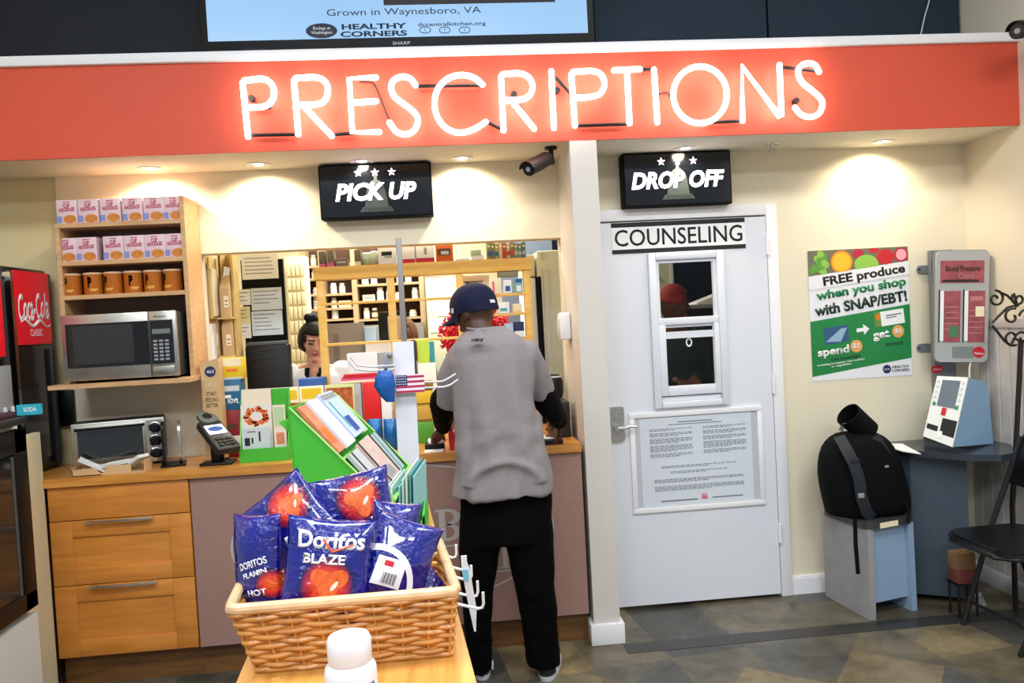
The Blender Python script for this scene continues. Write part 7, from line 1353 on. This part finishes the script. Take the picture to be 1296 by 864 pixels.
for (az, z, w_, h_, nm) in ((-100, -.026, 16, .014, 'cap_badge'), (150, -.02, 10, .02, 'cap_side_logo')):
    b = MB(); b.hull8([oncap(az-w_/2, z), oncap(az+w_/2, z), oncap(az+w_/2, z+h_, 1.0), oncap(az-w_/2, z+h_, 1.0)], [oncap(az-w_/2, z, 1.035), oncap(az+w_/2, z, 1.035), oncap(az+w_/2, z+h_, 1.015), oncap(az-w_/2, z+h_, 1.015)]); b.build(nm, M_lgrey, cp)
# things at his hands
q = at(552, 556, Y=3.80); t = thing('card_pin_pad', 'small white and black pin pad under the left hand of the customer', 'pin pad', (q.x, 3.80, .974)); b = MB(); b.box(q.x-.055, q.x+.04, 3.76, 3.84, .9745, 1.0, bev=.004); b.build('base', M_black, t); b = MB(); b.box(q.x-.04, q.x+.03, 3.77, 3.84, 1.0, 1.018, bev=.004); b.build('white_top', M_paper, t)
q = at(573, 552, Y=3.74); b = MB(); b.box(q.x-.02, q.x+.015, 3.72, 3.76, .9745, 1.06, bev=.006); o = b.build('phone_case', mat('coral_case', '#d8303a', .45)); tag(o, 'coral red upright case on the counter by the left hand of the customer', 'case')
q = at(695, 552, Y=3.72); t = thing('signature_pad', 'black signature pad with papers under the right hand of the customer', 'signature pad', (q.x, 3.72, .974)); b = MB(); b.box(q.x-.09, q.x+.06, 3.665, 3.80, .9745, 1.0, bev=.006); b.build('pad_base', M_black, t); b = MB(); b.box(q.x-.07, q.x+.02, 3.68, 3.79, 1.0, 1.004); b.build('paper_slip', M_paper, t)
b = MB(); q = at(547, 555, Y=3.70); b.box(q.x-.04, q.x+.05, 3.68, 3.75, .9745, .977); tag(b.build('receipt', M_paper), 'white receipt lying on the counter in front of the pin pad', 'paper')

# ---------------------------------------------------------------- pharmacy staff
def staff(label, hpx, hpy, Y, yaw, pitch, skin, top_m, coat_m, s=1.0, arms=True, shoulder=.19, face=True, vn=.0):
    t = thing('person', label, 'person', (at(hpx, hpy, Y=Y).x, Y, 0)); c = at(hpx, hpy, Y=Y); HM = Matrix.Translation(c) @ Matrix.Rotation(R(180+yaw), 4, 'Z') @ Matrix.Rotation(R(-pitch), 4, 'X')
    b = MB(); head(b, HM, s); nk = c+V((0, .02, -.13*s)); ch = nk+V((0, .02, -.20)); wa = nk+V((0, .02, -.42)); hp_ = nk+V((0, .02, -.60))
    limb(b, [c+V((0, .015, -.05)), nk+V((0, .01, -.05))], [.048*s, .050*s]); limb(b, [nk+V((0, .015, -.08)), ch, wa, hp_], [.07, .10, .09, .11])
    hands = []
    for k in (-1, 1):
        sh_ = nk+V((k*shoulder*.85, .015, -.075)); el = sh_+V((k*.05, -.02, -.27)); wr = el+V((-k*.15, -.17, .03)); limb(b, [nk+V((k*.05, .015, -.06)), sh_, el, wr], [.05, .046, .036, .025]); hand(b, wr, (-k*.35, -1, -.1), (0, 0, 1), .92, .5, k); hands.append((sh_, el, wr))
        lg = hp_+V((k*.08, 0, 0)); limb(b, [lg, V((lg.x, lg.y, .45)), V((lg.x, lg.y, .05))], [.085, .055, .04]); limb(b, [V((lg.x, lg.y, .035)), V((lg.x, lg.y-.12, .028))], [.035, .028])
    o = remesh(b, .0055, 2).build('body', skin, t, ang=180)
    if face: paintface(o, HM, s, [M_brow, M_lip])
    def cloth(nm, m_, sleeves, grow, vneck, z0):
        b = MB(); R_ = []
        for z, hx, hy in ((-.035, .075, .065), (-.06, shoulder*.75, .085), (-.085, shoulder*1.0, .10), (-.2, shoulder*.98, .125), (-.42, shoulder*.88, .12), (z0, shoulder*1.0, .135)): R_.append(superring((nk.x, nk.y+.02, nk.z+z), hx+grow, hy+grow, 32))
        b.loft(R_)
        if sleeves:
            for sh_, el, wr in hands: limb(b, [sh_+V((0, 0, -.0)), el, wr.lerp(el, .12)], [.066+grow, .056+grow, .046+grow], 14)
        rb = remesh(b, .009, 3)
        if vneck:
            d = [f_ for f_ in rb.bm.faces if (lambda p: p.y < nk.y+.02 and abs(p.x-nk.x) < max(0, vneck*(1-(nk.z-.02-p.z)/.26)) and p.z > nk.z-.30)(f_.calc_center_median())]; bmesh.ops.delete(rb.bm, geom=d, context='FACES')
        for v in rb.bm.verts: v.co += v.normal*.004*noise.noise(V((v.co.x*18, v.co.y*18, v.co.z*7)))
        return rb.build(nm, m_, t, ang=180)
    cloth('top', top_m, coat_m is None, 0.0, .03 if coat_m else vn, -.62)
    if coat_m: cloth('white_coat', coat_m, True, .012, .06, -.85)
    b = MB()
    for k in (-1, 1): lg = hp_+V((k*.085, 0, 0)); b.loft([superring((lg.x, lg.y, z), r_, r_, 20) for z, r_ in ((hp_.z+.02, .115), (.5, .085), (.06, .075))])
    remesh(b, .012, 2).build('trousers', M_blackm, t, ang=180)
    return t, HM, c, nk
def hair_shell(t, HM, s, m_, front=.055, low=-.05, thick=1.10, nz=0.0, freq=30, name='hair', holes=None):
    b = MB(); b.ball((0, 0, 0), (.078*s*thick, .10*s*thick, .118*s*thick), n=22); 
    d = [f_ for f_ in b.bm.faces if (lambda p: (p.y > front*s-.9*max(0, p.z-.05*s) and p.z < .075*s) or p.z < low*s)(f_.calc_center_median())]; bmesh.ops.delete(b.bm, geom=d, context='FACES')
    for v in b.bm.verts: v.co += v.co.normalized()*nz*noise.noise(v.co*freq)
    b.bm.transform(HM @ Matrix.Translation((0, -.004, .004))); geom = bmesh.ops.solidify(b.bm, geom=b.bm.faces[:], thickness=.008); return b.build(name, m_, t, ang=180)
M_coat = mat('white_lab_coat', '#e6e8ee', .75); M_hairb = mat('dark_brown_hair', '#0f0907', .6, var=.3, vscale=60, spec=.2)
t, HM, c, nk = staff('woman in a white coat over a black top looking down behind the counter', 396, 431, 4.72, 24, 22, M_skl, M_blackm, M_coat, .96, True, .185)
h = hair_shell(t, HM, .96, M_hairb, .060, -.055, 1.07); b = MB(); b.ball((0, 0, 0), (.045, .042, .034), n=14, M=HM @ Matrix.Translation((0, -.045, .125)), fn=lambda p: p*(1+.1*math.sin(p.x*160+p.z*120))); b.build('hair_bun', M_hairb, h)
# clerk with red curls behind the customer
t, HM, c, nk = staff('clerk with big bright red curly hair facing the customer across the counter', 603, 423, 4.72, 4, 6, M_skin, mat('clerk_red_top', '#a8283a', .8), None, 1.0, True, .19, False)
M_rh = mat('red_curls', '#d8142e', .5, var=.4, vscale=70); b = MB(); rr = random.Random(9)
b.ball((0, 0, 0), (.165, .12, .15), n=26, M=HM @ Matrix.Translation((0, -.05, .0)), fn=lambda p: p*(1+.10*noise.noise(p*42)+.05*noise.noise(p*110)))
for i in range(420):
    a, e_ = rr.uniform(0, 2*PI), rr.uniform(-1.2, 1.3); rad = rr.uniform(.15, .20); p = V((rad*1.12*math.cos(e_)*math.cos(a), rad*.85*math.cos(e_)*math.sin(a)-.03, rad*.95*math.sin(e_)-.01))
    if p.y > .05 and abs(p.x) < .075 and p.z < .08: continue
    q = []; ph = rr.uniform(0, 6); ax = V((rr.uniform(-.6, .6), rr.uniform(-.6, .6), -1)).normalized(); e1 = ax.orthogonal().normalized(); e2 = ax.cross(e1)
    for k in range(8): q.append(HM @ (p+ax*(k*.006-.02)+(e1*math.cos(ph+k*1.05)+e2*math.sin(ph+k*1.05))*.009))
    b.tube(q, .0065, n=5)
b.build('curly_hair', M_rh, t, ang=180)
# colleague half hidden behind monitor and pole
t, HM, c, nk = staff('brown-haired colleague mostly hidden behind the monitor and the grey post', 511, 424, 5.75, -35, 10, M_skl, mat('colleague_top', '#6d6a78', .8), None, 1.0, True, .18)
M_hb2 = mat('light_brown_hair', '#5f3c22', .5, var=.35, vscale=50); h = hair_shell(t, HM, 1.0, M_hb2, .045, -.16, 1.14)
b = MB()
for k in (-1, 1): b.tube([HM @ V((k*.07, .01, .09)), HM @ V((k*.092, .005, .02)), HM @ V((k*.095, .0, -.08)), HM @ V((k*.085, .0, -.19))], [.02, .032, .034, .012], n=10)
b.build('hair_lengths', M_hb2, h)
# colleague behind the door window
t, HM, c, nk = staff('person with cropped red hair seen in profile through the door window', 852, 385, 4.62, 84, 8, mat('warm_brown_skin', '#55301e', .5), mat('dark_green_top', '#10241c', .8), None, 1.0, True, .19)
hair_shell(t, HM, 1.0, mat('cropped_red_hair', '#8f1616', .7, var=.3, vscale=120, bump=.4, bscale=300), .055, .005, 1.04)
